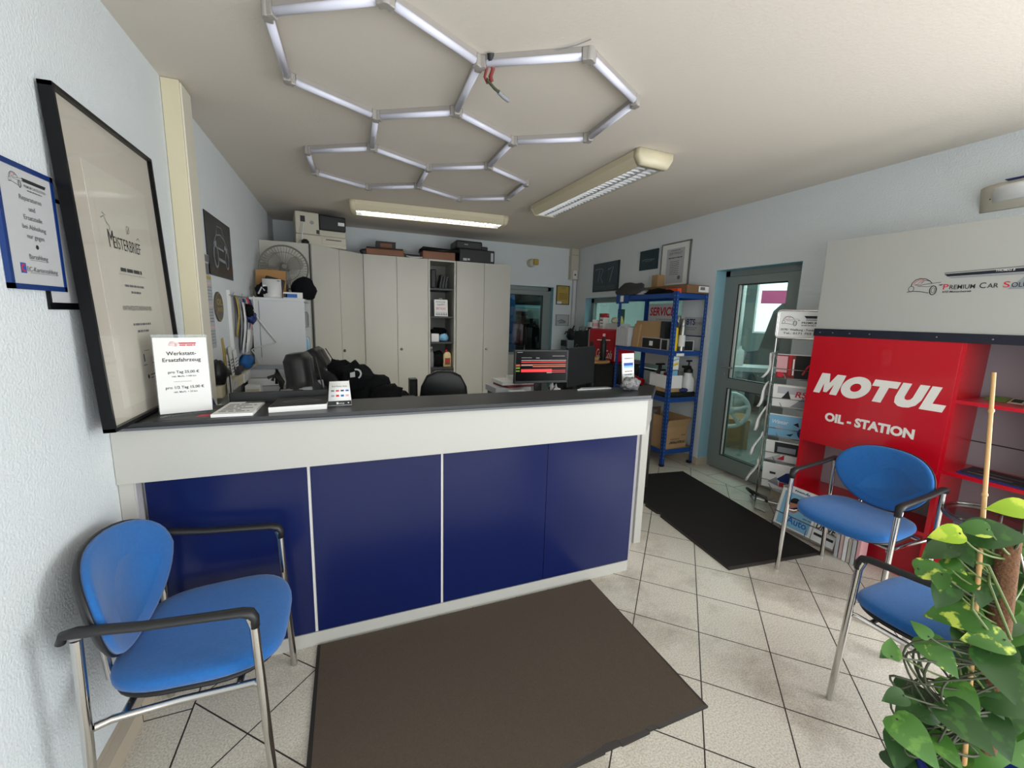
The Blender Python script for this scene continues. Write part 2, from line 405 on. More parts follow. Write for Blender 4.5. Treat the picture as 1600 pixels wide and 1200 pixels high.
# skirting
m = MB().m('skirting_tile'); y = -1.5
m.box(XL, XL+.012, YF, 5, 0, .075)
m.m('skirting_tile').box(XL+.012, XL+.0437, YF, 1.87, 0, .071)
m.m('seam')
for y in (1.09, 1.3957, 1.7024): m.box(XL+.0435, XL+.0442, y-.0015, y+.0015, 0, .0715)
struct(m.obj('baseboard_left'))
m = MB().m('skirting_tile'); m.box(XR-.012, XR, DY1, YB, 0, .075); m.box(XR, XR+.155, DY1-.012, DY1, 0, .075); m.box(XR-.012, XR, YF, DY0, 0, .075)
struct(m.obj('baseboard_right'))
struct(MB().m('skirting_tile').box(XL, BX0, YB-.012, YB, 0, .075).obj('baseboard_back'))

# the glazed metal door to the workshop
XD = XR+.16
def glazed_door(name, T, w, h, panes, parts):
    """frame and leaf in the plane T, 0..w across, 0..h up"""
    g = struct(thing_s(name, T))
    m = MB(T).m('door_metal'); fr = .055
    m.box(0, fr, 0, h, -.05, .03); m.box(w-fr, w, 0, h, -.05, .03); m.box(0, w, h-fr, h, -.05, .03)
    m.obj('door_frame', g)
    m = MB(T).m('door_metal')
    x0, x1 = fr+.004, w-fr-.004; zs = [p[2] for p in panes]+[p[3] for p in panes]
    px0, px1 = panes[0][0], panes[0][1]
    m.box(x0, px0, .012, h-fr-.004, -.04, .045); m.box(px1, x1, .012, h-fr-.004, -.04, .045)
    zz = sorted([.012]+[v for p in panes for v in (p[2], p[3])]+[h-fr-.004])
    for a, b in zip(zz[0::2], zz[1::2]): m.box(px0, px1, a, b, -.04, .045)
    m.m('seam').box(x0-.004, x0, 0, h-fr, -.04, .031); m.box(x1, x1+.004, 0, h-fr, -.04, .031)
    leaf = m.obj('door_leaf', g)
    for p in panes:
        q = MB(T).m('black'); t = .008
        for a in ((p[0], p[0]+t, p[2], p[3]), (p[1]-t, p[1], p[2], p[3]), (p[0], p[1], p[2], p[2]+t), (p[0], p[1], p[3]-t, p[3])): q.box(a[0], a[1], a[2], a[3], -.02, .035)
        q.obj('glazing_gasket', leaf)
        MB(T).m('glass').box(p[0]+t, p[1]-t, p[2]+t, p[3]-t, -.004, .004).obj('pane', leaf)
    return g, leaf
def thing_s(name, T):
    o = bpy.data.objects.new(name, None); COL.objects.link(o); loc = T.translation.copy(); o.location = loc; WM[o] = Matrix.Translation(loc); o.empty_display_size = .1
    return o
TD = R_plane(DY1, 0, XD)
w_ = DY1-DY0
g, leaf = glazed_door('door_1', TD, w_, DZ-.004, [(.165, .668, .155, .868), (.165, .668, .965, 1.895)], 1)
m = MB(TD).m('grey_plastic'); m.box(.112, .14, .98, 1.16, .045, .055, .004); m.cyl((.126, 1.08, .05), (.126, 1.08, .10), .010); m.tube([(.126, 1.08, .095), (.14, 1.08, .1), (.26, 1.08, .1)], .010)
m.cyl((.126, 1.01, .05), (.126, 1.01, .062), .012)
m.obj('door_handle', leaf)['label'] = 'silver lever handle'
m = MB(TD).m('white_plastic').box(.168, .190, .97, 1.89, .012, .03); m.obj('bright_bead', leaf)
m = MB(TD).m('white_plastic').box(.168, .182, .16, .863, .012, .03); m.obj('bright_bead', leaf)
# back door, partly behind the cabinets
TB = B_plane(BX0, 0, YB+.12)
g, leaf = glazed_door('door_2', TB, BX1-BX0, BZ-.004, [(.14, .80, .97, 1.87)], 1)
MB(TB).m('cabinet').box(.145, .80, .12, .93, .045, .05).obj('kick_panel', leaf)
# window in the right wall to the workshop
TW = R_plane(WY1, WZ0, XR+.14); ww, wh = WY1-WY0, WZ1-WZ0
g = struct(thing_s('window_1', TW))
m = MB(TW).m('door_metal'); f = .07
m.box(.005, ww-.005, wh-f, wh-.005, -.03, .03); m.box(.005, ww-.005, .005, f, -.03, .03); m.box(.005, f, .005, wh-.005, -.03, .03); m.box(ww-f, ww-.005, .005, wh-.005, -.03, .03)
m.obj('window_frame', g)
MB(TW).m('glass').box(f, ww-f, f, wh-f, -.004, .004).obj('pane', g)
MB(TW).m('white_board').box(.005, ww-.005, -.02, .004, .03, .14).obj('window_sill', g)

# ------------------------------------------------------------------ the workshop beyond the glass
m = MB().m('workshop_wall'); m.box(10.5, 10.7, -2, 9, 0, 3.6); m.box(XR+RT, 10.7, 8.6, 8.8, 0, 3.6); m.box(XR+RT, 10.7, -2.2, -2, 0, 3.6)
struct(m.obj('wall_workshop'))
m = MB().m('workshop_wall').box(XR+RT, 10.7, -2.2, 8.8, 3.6, 3.7); struct(m.obj('ceiling_workshop'))
m = MB(plane((7.4, 5.45, 0), (.64, -.77, 0), (0, 0, 1))).m('white_board').box(-.30, 1.5, 1.35, 3.2, -.06, 0)
m.m('daylight_pane').box(-.27, 1.47, 1.38, 3.17, 0, .004); m.m('magenta').box(-.22, .42, 1.90, 2.14, .004, .008); m.m('ink').text('Q-', .62, 1.93, .17, z=.009)  # pane glows to stand in for daylight in the workshop window
tag(m.obj('glowing_window_board'), 'glowing board standing in for the bright workshop window, with magenta strip and letter Q, beyond the glass door', 'sign')
# a van
T = Matrix.Translation((6.45, 3.55, 0)) @ Matrix.Rotation(R(52), 4, 'Z')
van = thing('van', 'dark grey van standing in the workshop behind the glass door', 'van', (6.45, 3.55, 0), R(52))
prof = [(-1.9, .35), (1.9, .35), (1.95, .8), (1.8, 1.0), (1.1, 1.08), (.55, 1.72), (.2, 1.82), (-1.75, 1.82), (-1.92, 1.5), (-1.95, .8)]
T2 = T @ Matrix(((1, 0, 0, 0), (0, 0, -1, 0), (0, 1, 0, 0), (0, 0, 0, 1)))
m = MB(T2).m('car_dark'); m.prism(prof, -.85, .85); m.obj('van_body', van)
m = MB(T2).m('black'); m.prism([(-1.6, 1.15), (1.0, 1.13), (.5, 1.68), (-1.6, 1.68)], .851, .856); m.prism([(-1.6, 1.15), (1.0, 1.13), (.5, 1.68), (-1.6, 1.68)], -.856, -.851); m.obj('side_window', van)
for sx in (-1.25, 1.25):
    for sy in (-.86, .66): MB(T).m('black').cyl((sx, sy, .33), (sx, sy+.2, .33), .33, 28).obj('wheel', van)
# alloy wheel on a crate
m = MB(plane((4.27, 3.63, 0), (.72, -.69, 0), (0, 0, 1))); m.m('cardboard').box(-.26, .3, 0, .36, -.45, 0)
tag(m.obj('crate'), 'brown crate on the workshop floor behind the lower door pane', 'box')
T = plane((4.20, 3.48, .50), (.80, -.60, 0), (0, 0, 1))
wl = thing('alloy_wheel', 'pale five-spoke car wheel seen through the lower door pane', 'wheel', (4.20, 3.48, .28))
m = MB(T).m('white_plastic'); m.tube([(.2*math.cos(a*PI/16), .2*math.sin(a*PI/16), 0) for a in range(32)], .026, 8, True); m.lathe((0, 0, -.02), [(.05, 0), (.05, .05), (.02, .055)], 20); m.obj('rim', wl)
for k in range(5):
    a = k*2*PI/5+.3; c, s_ = math.cos(a), math.sin(a)
    q = MB(T).m('white_plastic'); q.tube([(.03*c, .03*s_, .01), (.12*c, .12*s_, .02), (.195*c, .195*s_, .0)], [.024, .020, .030], 8); q.obj('spoke', wl)
# bench with cans
b = thing('workbench', 'pale workbench beyond the glass door', 'workbench', (4.9, 4.25, 0))
m = MB(plane((4.9, 4.25, 0), (.80, -.60, 0), (0, 0, 1))); m.m('white_board').box(-.75, .75, .86, .92, -.5, 0); m.obj('bench_top', b)
for x in (-.7, .66):
    for z in (-.48, -.06): MB(plane((4.9, 4.25, 0), (.80, -.60, 0), (0, 0, 1))).m('grey_plastic').box(x, x+.04, 0, .86, z, z+.04).obj('leg', b)
for i, (u, h_, r_, c_, l_) in enumerate([(-.42, .42, .05, 'grey_plastic', 'tall grey canister, leftmost on the workshop bench'), (-.24, .36, .07, 'white_plastic', 'white can beside the tall canister on the workshop bench'), (-.02, .34, .07, 'cream_bottle', 'cream-coloured can on the workshop bench'), (.25, .28, .06, 'white_plastic', 'short white can, rightmost on the workshop bench')]):
    m = MB(plane((4.9, 4.25, .92), (.80, -.60, 0), (0, 0, 1)) @ Matrix.Rotation(R(-90), 4, 'X') @ Matrix.Scale(-1, 4, (0, 1, 0))) if 0 else MB(Matrix.Translation((4.9+u*.80+.15, 4.25-u*.60+.2, .92)))
    m.m(c_).lathe((0, 0, 0), [(r_, 0), (r_, h_*.75), (r_*.4, h_*.85), (r_*.35, h_)], 16); tag(m.obj('canister'), l_, 'canister')
m = MB().m('white_board').cyl((5.62, 4.72, 0), (5.62, 4.72, 3.55), .09, 20); tag(m.obj('column'), 'slim white column in the workshop behind the door', 'column')
# beyond the back door: blue towel and dark coats
m = MB().m('workshop_wall').box(1.4, 3.9, 7.3, 7.4, 0, 2.6); m.box(1.4, 1.5, YB+.28, 7.4, 0, 2.6); m.box(3.8, 3.9, YB+.28, 7.4, 0, 2.6); m.box(1.4, 3.9, YB+.28, 7.4, 2.6, 2.7); struct(m.obj('wall_lobby'))
struct(MB().m('workshop_floor').box(1.4, 3.9, YB+.28, 7.4, -.1, 0).obj('floor_lobby'))
area('lobby_fill', (2.6, 6.9, 2.5), (2.6, 6.9, 0), .8, .5, 16, (.9, .97, 1))  # unseen lamp added to brighten the closed lobby
def hanging(name, label, cat, x, y, z0, z1, w, d, mt, seed, lean=0):
    m = MB().m(mt); rg = []
    for j in range(9):
        t = j/8; z = z1+(z0-z1)*t; r = []
        for k in range(20):
            a = 2*PI*k/20; f = 1+.18*math.sin(5*a+seed+3*t)
            ww_ = w*(.75+.25*min(1, t*3)); r.append((x+lean*t+ww_/2*math.cos(a)*f, y+d/2*math.sin(a)*f, z))
        rg.append(r)
    m.rings(rg); return tag(m.obj(name), label, cat)
hanging('towel', 'blue overall hanging at the left behind the back door glass', 'overalls', 2.50, 6.55, .85, 1.93, .30, .14, 'towel_blue', 1)
hanging('coat', 'black coat hanging in the middle behind the back door glass', 'coat', 2.86, 6.75, .5, 1.62, .26, .16, 'black_cloth', 4, -.12)
hanging('coat', 'black coat hanging rightmost behind the back door glass', 'coat', 3.10, 6.78, .5, 1.50, .26, .16, 'black_cloth', 7)
m = MB().m('black').rbox((3.0, 6.9, 1.74), (.75, .4, .22), .1, .03); tag(m.obj('bag'), 'black bag on the shelf above the coats behind the back door', 'bag')
m = MB().m('reveal_blue').box(2.6, 3.7, 6.7, 7.28, 1.68, 1.73); tag(m.obj('wall_shelf'), 'blue shelf above the coats behind the back door', 'shelf')

# ------------------------------------------------------------------ reception desk
D = thing('reception_desk', 'long white and navy reception desk with black top', 'desk', (.45, 1.95, 0))
YP = 1.88
def pr(m, pts, z0, z1): return m.prism(pts, z0, z1)
outer = [(XL+.002, 1.812), (1.572, 1.812), (1.845, 2.098), (1.80, 2.115), (1.70, 2.10), (XL+.002, 2.075)]
pr(MB().m('black_top'), outer, 1.083, 1.106).obj('counter_top', D)
m = MB().m('lip_grey')
for a, b in (((XL+.002, 1.8115), (1.5722, 1.8115)), ((1.5722, 1.8115), (1.8455, 2.0975))):
    d = Vector((b[0]-a[0], b[1]-a[1])).normalized(); n_ = Vector((d.y, -d.x))
    pr(m, [(a[0], a[1]), (b[0], b[1]), (b[0]+n_.x*.006, b[1]+n_.y*.006), (a[0]+n_.x*.006, a[1]+n_.y*.006)], 1.080, 1.090)
m.obj('edge_strip', D)
th = .03
pr(MB().m('laminate'), [(XL+.002, 1.828), (1.566, 1.828), (1.566-.012, 1.828+th), (XL+.002, 1.828+th)], .878, 1.083).obj('fascia', D)
pr(MB().m('laminate'), [(1.566, 1.828), (1.836, 2.100), (1.815, 2.118), (1.554, 1.858)], .878, 1.083).obj('fascia', D)
m = MB().m('laminate_grey').box(XL+.002, XL+.05, 1.842, 2.05, 0, .878); m.m('laminate').box(XL+.002, XL+.045, 1.838, 1.842, 0, .878); m.obj('end_panel', D)
m = MB().m('laminate').rbox((1.8185, 2.2, 0), (.055, .16, .876), R(0)); m.obj('end_panel', D)
m = MB().m('laminate_grey'); pr(m, [(1.555, 1.90), (1.80, 2.15), (1.788, 2.165), (1.545, 1.915)], 0, .876); m.obj('corner_panel', D)
m = MB().m('laminate'); m.box(XL+.05, 1.553, YP+.02, YP+.06, 0, 1.05); m.obj('carcass', D)
m = MB().m('laminate').box(XL+.05, 1.553, YP, YP+.02, 0, .066); m.obj('plinth', D)
edges = [XL+.062, -.170, .408, .975, 1.553]
for i in range(4):
    a, b = edges[i], edges[i+1]
    g0, g1 = (0 if i == 0 else .006), (.006 if i < 2 else .002)
    MB().m('navy').box(a+g0*(i < 3), b-g1, YP-.004, YP+.016, .072, .874, .002).obj('front_panel', D)
for x in edges[1:3]: MB().m('white_paint').box(x-.0055, x+.0055, YP+.004, YP+.014, .068, .876).obj('joint_strip', D)
# the lower working desk behind
m = MB().m('black_top').box(XL+.05, 1.7, 2.1, 2.42, .715, .745, .003); m.obj('work_top', D)
m = MB().m('laminate_grey'); m.box(.2, .24, 2.1, 2.38, 0, .715); m.box(1.3, 1.34, 2.1, 2.38, 0, .715); m.obj('support', D)

# ------------------------------------------------------------------ floor mats
def floor_mat(name, pts, h_, mt, label, notch=0):
    m = MB().m('mat_edge'); c = Vector((sum(p[0] for p in pts)/len(pts), sum(p[1] for p in pts)/len(pts)))
    out = [Vector(p) for p in pts]; inn = [p+(c-p).normalized()*.018 for p in out]
    n = len(pts)
    vs = [(p.x, p.y, 0) for p in out]+[(p.x, p.y, h_*.55) for p in out]+[(p.x, p.y, h_) for p in inn]
    m.add(vs, [(i, (i+1) % n, n+(i+1) % n, n+i) for i in range(n)]+[(n+i, n+(i+1) % n, 2*n+(i+1) % n, 2*n+i) for i in range(n)]+[list(range(n))[::-1]], False)
    m.m(mt).add(vs, [list(range(2*n, 3*n))], False)
    return tag(m.obj(name), label, 'doormat')
def jag(a, b, n, amp, seed):
    rnd = random.Random(seed); a = Vector(a); b = Vector(b); d = b-a; q = Vector((-d.y, d.x)).normalized(); out = []
    for i in range(n):
        t = i/n; out.append(tuple(a+d*t+q*(rnd.choice([0, 0, 0, 1])*amp if i else 0)))
    return out
floor_mat('doormat', [(-.17, 1.868), (-.175, .998), (.60, 1.000), (.80, 1.004), (.805, 1.009), (.87, 1.009), (.875, 1.004), (1.0, 1.008), (1.005, 1.014), (1.04, 1.014), (1.045, 1.010), (1.290, 1.012), (1.283, 1.866)], .016, 'mat_carpet', 'large brown-black doormat on the tiles in front of the reception desk')
floor_mat('doormat', [(2.345, 3.18), (2.26, 2.62), (2.285, 2.60), (2.255, 2.56), (2.25, 2.42), (2.27, 2.40), (2.242, 2.37), (2.16, 1.665), (2.93, 1.585), (3.16, 3.085)], .012, 'mat_carpet_dark', 'black runner mat between the desk end and the brochure stand')

# ------------------------------------------------------------------ ceiling: hexagon light, two luminaires
hx = thing('hexagon_light', 'large hexagon-grid tube light fixed to the ceiling, switched off', 'ceiling light', (.6, 2.7, ZC))
HR, ZL = .4575, ZC-.05
a0 = Vector((.176, 2.117)); ux = Vector((.7965, -.024)); uy = Vector((.41, .683))
cents = [a0, a0+ux, a0+uy, a0+uy*2-ux, a0+uy*2]
ang = math.atan2(ux.y, ux.x)
vk = {}; edg = set()
for c in cents:
    ids = []
    for k in range(6):
        a = ang+PI/6+k*PI/3; p = c+Vector((math.cos(a), math.sin(a)))*HR
        for key, q in vk.items():
            if (q-p).length < .08: ids.append(key); break
        else: vk[len(vk)] = p; ids.append(len(vk)-1)
    for k in range(6): edg.add(tuple(sorted((ids[k], ids[(k+1) % 6]))))
for a, b in sorted(edg):
    p, q = vk[a], vk[b]; d = (q-p).normalized(); T = plane((p.x, p.y, ZC), (d.x, d.y, 0), (-d.y, d.x, 0)); l = (q-p).length; g0 = .032
    m = MB(T); m.m('led_clip').box(g0, l-g0, -.014, .014, -.028, -.001)
    o = m.obj('tube_base', hx)
    m = MB(T).m('led_white'); n = 8
    pts = [(-.0165, -.024)]+[(-.0165*math.cos(PI*k/n), -.024-.020*math.sin(PI*k/n)) for k in range(1, n)]+[(.0165, -.024)]
    m.rings([[(g0, y, z) for y, z in pts], [(l-g0, y, z) for y, z in pts]]); m.obj('light_tube', hx)
for k, p in vk.items():
    m = MB(Matrix.Translation((p.x, p.y, ZC))).m('led_clip')
    dirs = [(vk[b]-p if a == k else vk[a]-p) for a, b in edg if k in (a, b)]
    for d in dirs:
        d = d.normalized(); m.T = plane((p.x, p.y, ZC), (d.x, d.y, 0), (-d.y, d.x, 0)); m.box(-.010, .030, -.016, .016, -.050, -.0012, .004)
    m.T = Matrix.Translation((p.x, p.y, ZC)); m.lathe((0, 0, 0), [(.017, -.0505), (.019, -.048), (.019, -.0012)], 14)
    m.obj('corner_clip', hx)
T = Matrix.Translation((.60, 1.836, ZC)) @ Matrix.Scale(1.55, 4)
w = thing('loose_wires', 'bundle of loose wires hanging from the ceiling by the hexagon light', 'wires', (.60, 1.846, ZC))
MB(T).m('black').tube([(0, 0, 0), (.003, .006, -.012), (.0, .015, -.018)], .010, 8).obj('grommet', w)
MB(T).m('wire_red').tube([(0, .006, -.006), (.012, .012, -.03), (.01, .028, -.042), (.016, .035, -.05)], .006, 8).obj('wire', w)
MB(T).m('wire_red').tube([(0, .006, -.006), (-.004, .018, -.03), (-.006, .03, -.045), (.006, .04, -.054)], .004, 8).obj('wire', w)
MB(T).m('stem_dark').tube([(.0, .03, -.05), (.03, .05, -.058), (.06, .065, -.062), (.075, .075, -.064)], .004, 8).obj('wire', w)
MB(T).m('grey_plastic').tube([(.045, .058, -.060), (.065, .070, -.064), (.085, .080, -.066)], .006, 8).obj('connector', w)
MB(T).m('grey_plastic').tube([(.01, .012, -.02), (.06, -.005, -.012), (.12, -.06, -.004), (.19, -.13, -.004), (.212, -.165, -.004)], .0012, 6).obj('wire', w)

def luminaire(label, c, along, L_, wd, lit):
    """louvred office fitting hanging under the ceiling"""
    d = Vector(along).normalized(); T = plane((c[0], c[1], ZC), (d.x, d.y, 0), (-d.y, d.x, 0)); H_ = .095
    g = thing('louvre_light', label, 'ceiling light', (c[0], c[1], ZC-H_))
    hl, hw = L_/2, wd/2
    prof = [(-hw, -.004), (-hw, -.045), (-hw+.02, -.078), (-hw+.035, -H_), (-hw+.05, -H_), (-hw+.05, -.03), (hw-.05, -.03), (hw-.05, -H_), (hw-.035, -H_), (hw-.02, -.078), (hw, -.045), (hw, -.004)]
    m = MB(T).m('cream'); n = len(prof)
    vs = [(-hl+.05, y, z) for y, z in prof]+[(hl-.05, y, z) for y, z in prof]
    m.add(vs, [(i, (i+1) % n, n+(i+1) % n, n+i) for i in range(n)], False); m.obj('housing', g)
    for s_ in (-1, 1):
        m = MB(T).m('cream'); x = s_*hl; e = x-s_*.055
        pr_ = [(-hw-.002, -.003), (-hw-.002, -.046), (-hw+.02, -.080), (-hw+.036, -H_-.002), (hw-.036, -H_-.002), (hw-.02, -.080), (hw+.002, -.046), (hw+.002, -.003)]
        r = [[(e, y, z) for y, z in pr_], [(x-s_*.02, y, z) for y, z in pr_], [(x, y*.93, -.003+(z+.003)*.88) for y, z in pr_]]
        m.rings(r); m.smooth = False; m.obj('end_cap', g)
    m = MB(T).m('louvre'); m.box(-hl+.05, hl-.05, -.004, .004, -H_+.004, -.034)
    for s_ in (-1, 1):
        vs = [(-hl+.05, s_*(hw-.051), -H_+.003), (hl-.05, s_*(hw-.051), -H_+.003), (hl-.05, s_*(hw-.075), -.034), (-hl+.05, s_*(hw-.075), -.034)]
        m.add(vs, [(0, 1, 2, 3)], False)
    n = int(L_/.052)
    for i in range(n+1):
        x = -hl+.055+(L_-.11)*i/n
        m.add([(x-.012, -hw+.052, -.036), (x+.012, -hw+.052, -.036), (x+.012, hw-.052, -.036), (x-.012, hw-.052, -.036), (x, -hw+.052, -H_+.006), (x, hw-.052, -H_+.006)], [(0, 4, 5, 3), (1, 2, 5, 4)], False)
    m.obj('louvre', g)
    for s_ in (-1, 1):
        m = MB(T).m('lamp_lit' if lit else 'white_plastic'); m.cyl((-hl+.07, s_*(hw-.05)/2, -.05), (hl-.07, s_*(hw-.05)/2, -.05), .013, 12); m.obj('fluorescent_tube', g)
    if lit:   # the fitting's own light, thrown down through the louvre
        l = area('lamp_light', (c[0], c[1], ZC-.036), (c[0], c[1], 0), L_-.16, .16, 75, (1, .98, .93)); l.rotation_euler = (0, 0, math.atan2(d.y, d.x)); l.data.spread = R(125)
    return g
luminaire('lit louvred fluorescent light, at the back in front of the cabinets', (.885, 4.61), (1.57, -.10), 1.62, .30, True)
luminaire('unlit louvred fluorescent light running towards the blue rack', (1.885, 3.13), (-.04, 1.60), 1.60, .285, False)

# ------------------------------------------------------------------ left wall
g = thing('cable_trunking', 'cream vertical cable duct on the left wall, ceiling to counter', 'cable duct', (XL, 2.7, .75))
m = MB().m('cream').box(XL+.001, XL+.075, 2.655, 2.80, .75, ZC-.002, .003); m.obj('duct_body', g)
m = MB().m('trunking').box(XL+.075, XL+.083, 2.66, 2.795, .76, ZC-.012, .002); m.obj('duct_cover', g)

# blue framed notice
T = L_plane(1.455, 1.552)
g = thing('framed_notice', 'blue framed cash-payment notice at the far left of the wall', 'sign', (XL, 1.6, 1.552))
fw, fh, ft = .225, .322, .012
m = MB(T).m('frame_blue')
for a in ((0, fw, 0, .014), (0, fw, fh-.014, fh), (0, .012, 0, fh), (fw-.012, fw, 0, fh)): m.box(a[0], a[1], a[2], a[3], .001, ft)
m.obj('frame', g)
m = MB(T).m('paper_grey').box(.010, fw-.010, .012, fh-.012, .001, .010); m.T = T @ Matrix.Translation((0, 0, .0101))
car_logo(m, .045, .262, .05); m.m('ink').poly([(.095, .288), (.19, .288), (.185, .279), (.10, .279)]); m.m('ink_soft').text('PREMIUM CAR SOLUTIONS', .10, .266, .007, 'L', .01, w=.085); m.lines(.11, .17, .258, .003, 3)
m.m('ink_soft')
for t, y in (('Reparaturen', .232), ('und', .207), ('Ersatzteile', .183), ('bei Abholung', .159), ('nur gegen', .135)): m.text(t, .118, y, .0125, 'C', .008)
m.m('ink').poly(arc(.118, .115, .006, 0, 350, 12)); m.m('ink_soft').text('Barzahlung', .118, .082, .0125, 'C', .008); m.quad(.082, .154, .078, .0792, .0012)
m.text('EC-Kartenzahlung', .128, .048, .0125, 'C', .008); m.quad(.075, .182, .044, .0452, .0012)
m.m('ink_blue').quad(.042, .062, .042, .068, .001); m.m('ink_red').stroke(arc(.053, .055, .008, 60, 300, 10), .004, .0014)
m.obj('notice_sheet', g)
# a white card and dark frame half behind the big certificate
T = L_plane(1.60, 1.50)
m = MB(T).m('frame_black').box(0, .30, 0, .32, .001, .007); m.m('paper_grey').box(.012, .288, .02, .308, .007, .009)
tag(m.obj('framed_card'), 'small black framed white card half hidden behind the big certificate', 'picture frame')

# master craftsman's certificate standing on the counter, leaning on the wall
fy0, fy1, z0, z1 = 1.678, 2.431, 1.108, 2.135
bk = Vector((XL+.050, fy0, z0)); up = Vector((XL+.008-bk.x, 0, z1-z0)); hh = up.length
T = plane(bk, (0, 1, 0), up) @ Matrix.Diagonal((.873, 1, 1, 1))
g = thing('certificate_frame', 'tall black framed master craftsman certificate leaning on the left wall', 'picture frame', (XL+.06, 2.08, 1.108))
fw = fy1-fy0; b = .012
m = MB(T).m('frame_black')
for a in ((0, fw, 0, b), (0, fw, hh-b, hh), (0, b, 0, hh), (fw-b, fw, 0, hh)): m.box(a[0], a[1], a[2], a[3], 0, .032)
m.box(.004, fw-.004, .004, hh-.004, .002, .006)
m.obj('frame', g)
m = MB(T).m('paper_aged').box(b, fw-b, b, hh-b, .006, .017); m.obj('mount_board', g)
m = MB(T).m('paper_inner').box(.135, fw-.115, .055, hh-.165, .017, .0185); m.T = T @ Matrix.Translation((-.012, .042, .0186))
m.m('ink_soft')
for a in (0, 1):
    i = .035*a
    if a: 
        for q in ((.185, .19, .09, hh-.235), (fw-.155, fw-.152, .09, hh-.235)): m.m('ink_pale').quad(q[0], q[0]+.0015, q[2], q[3], .0008)
cx = .40
m.m('ink'); m.text('M', .265, .565, .062, 'C', .0, w=.04); m.text('EISTERBRIEF', .282, .565, .043, 'L', -.004, w=.235)
m.m('ink_soft').stroke([(.21, .655), (.235, .665), (.25, .645), (.27, .635), (.262, .62)], .003); m.stroke([(.225, .675), (.25, .668)], .002)
m.stroke(arc(.42, .645, .013, 0, 360, 10), .002); m.stroke([(.405, .628), (.44, .66)], .002); m.stroke([(.49, .618), (.51, .628), (.52, .615)], .003)
m.m('ink').lines(.30, .49, .488, .013, 5); m.m('ink_soft').lines(.28, .52, .478, .0012, 5); m.lines(.315, .49, .435, .008, 6); m.lines(.36, .455, .412, .008, 7)
m.m('ink').text('KRAFTFAHRZEUGTECHNIKERHANDWERK', .40, .350, .017, 'C', -.004, w=.27)
m.m('ink_soft').lines(.33, .50, .294, .008, 8); m.lines(.36, .47, .268, .008, 9)
m.m('ink').quad(.375, .385, .155, .185, .001); m.m('ink_soft').lines(.36, .40, .14, .004, 1); m.lines(.39, .44, .195, .003, 11); m.stroke([(.445, .155), (.47, .185), (.48, .165), (.51, .175)], .002); m.lines(.45, .50, .142, .004, 12)
m.m('ink').poly(arc(.395, .095, .009, 0, 350, 12)); m.lines(.415, .475, .098, .004, 13); m.lines(.415, .44, .086, .004, 14)
m.obj('certificate_sheet', g)
MB(T).m('glass_picture').box(b, fw-b, b, hh-b, .024, .026).obj('glazing', g)

# poster, calendar, plaque, lanyard board
T = L_plane(3.165, 1.728)
m = MB(T).m('poster_dark').box(0, .61, 0, .385, .001, .006); m.T = T @ Matrix.Translation((0, 0, .0062))
m.m('silver_ink')
m.stroke([(.13, .12), (.14, .20), (.22, .27), (.33, .285), (.42, .26), (.50, .20), (.51, .13)], .008); m.stroke([(.22, .27), (.25, .33), (.36, .335), (.42, .26)], .006)
m.stroke(arc(.19, .13, .05, 0, 360, 14, .07), .014); m.stroke(arc(.46, .13, .04, 0, 360, 14, .06), .012); m.poly([(.16, .19), (.22, .21), (.21, .235), (.16, .215)]); m.poly([(.40, .20), (.48, .185), (.48, .21), (.41, .23)])
m.stroke([(.22, .12), (.44, .11)], .02); m.stroke([(.24, .19), (.39, .185)], .012); m.m('ink_soft').text('GT', .06, .03, .018, 'L', .02)
tag(m.obj('car_poster'), 'dark poster of a sports car on the left wall beyond the cream duct', 'poster')
T = L_plane(3.03, 1.268)
m = MB(T).m('paper_grey').box(0, .165, 0, .575, .001, .006); m.T = T @ Matrix.Translation((0, 0, .0062)); m.m('ink_soft').quad(.01, .155, .53, .57); m.m('gold').quad(.01, .155, .425, .445); m.m('ink_soft').quad(.03, .13, .455, .52)
for k in range(3):
    y = .02+.135*k; m.m('ink_pale').quad(.01, .155, y+.105, y+.118); m.m('silver_ink')
    for r_ in range(5): m.lines(.012, .152, y+.008+r_*.019, .008, 20+k*5+r_)
tag(m.obj('wall_calendar'), 'narrow three-month wall calendar right beside the cream duct', 'calendar')
T = L_plane(3.32, 1.528)
m = MB(T).m('plaque').lathe((0, 0, 0), [(.09, .001), (.098, .004), (.098, .008), (.088, .010)], 36); m.T = T @ Matrix.Translation((0, 0, .0102)); m.m('gold')
m.text('OIL', 0, .012, .04, 'C', .02, w=.12); m.text('SERVICE', 0, -.03, .025, 'C', .02, w=.13); m.stroke(arc(0, 0, .09, 0, 360, 36), .004)
tag(m.obj('round_plaque'), 'round brown and gold plaque on the left wall under the car poster', 'plaque')
T = L_plane(3.57, 1.15)
g = thing('lanyard_board', 'white wall board hung with lanyards and badges beside the white shelf unit', 'board', (XL, 3.85, 1.15))
m = MB(T).m('paper_grey').box(0, .58, 0, .455, .001, .010); m.obj('board', g)
m = MB(T).m('white_plastic'); m.box(-.012, .012, -.02, .50, .001, .022); m.obj('side_rail', g)
m = MB(T).m('steel').tube([(-.02, .465, .02), (.60, .465, .02)], .004, 6)
for x in (.08, .35, .56): m.tube([(x, .45, .01), (x, .49, .03)], .003, 6)
m.obj('hanging_rail', g)
def strap(x, y0, y1, w, mt, nm='lanyard', x2=None, z=.03):
    x2 = x if x2 is None else x2
    m = MB(T).m(mt); n = 6; rg = []
    for i in range(n+1):
        t = i/n; xx = x+(x2-x)*t+.015*math.sin(t*5); yy = y0+(y1-y0)*t; zz = z+.01*math.sin(t*4)
        rg.append([(xx-w/2, yy, zz), (xx+w/2, yy, zz), (xx+w/2, yy, zz+.004), (xx-w/2, yy, zz+.004)])
    m.rings(rg); return m.obj(nm, g)
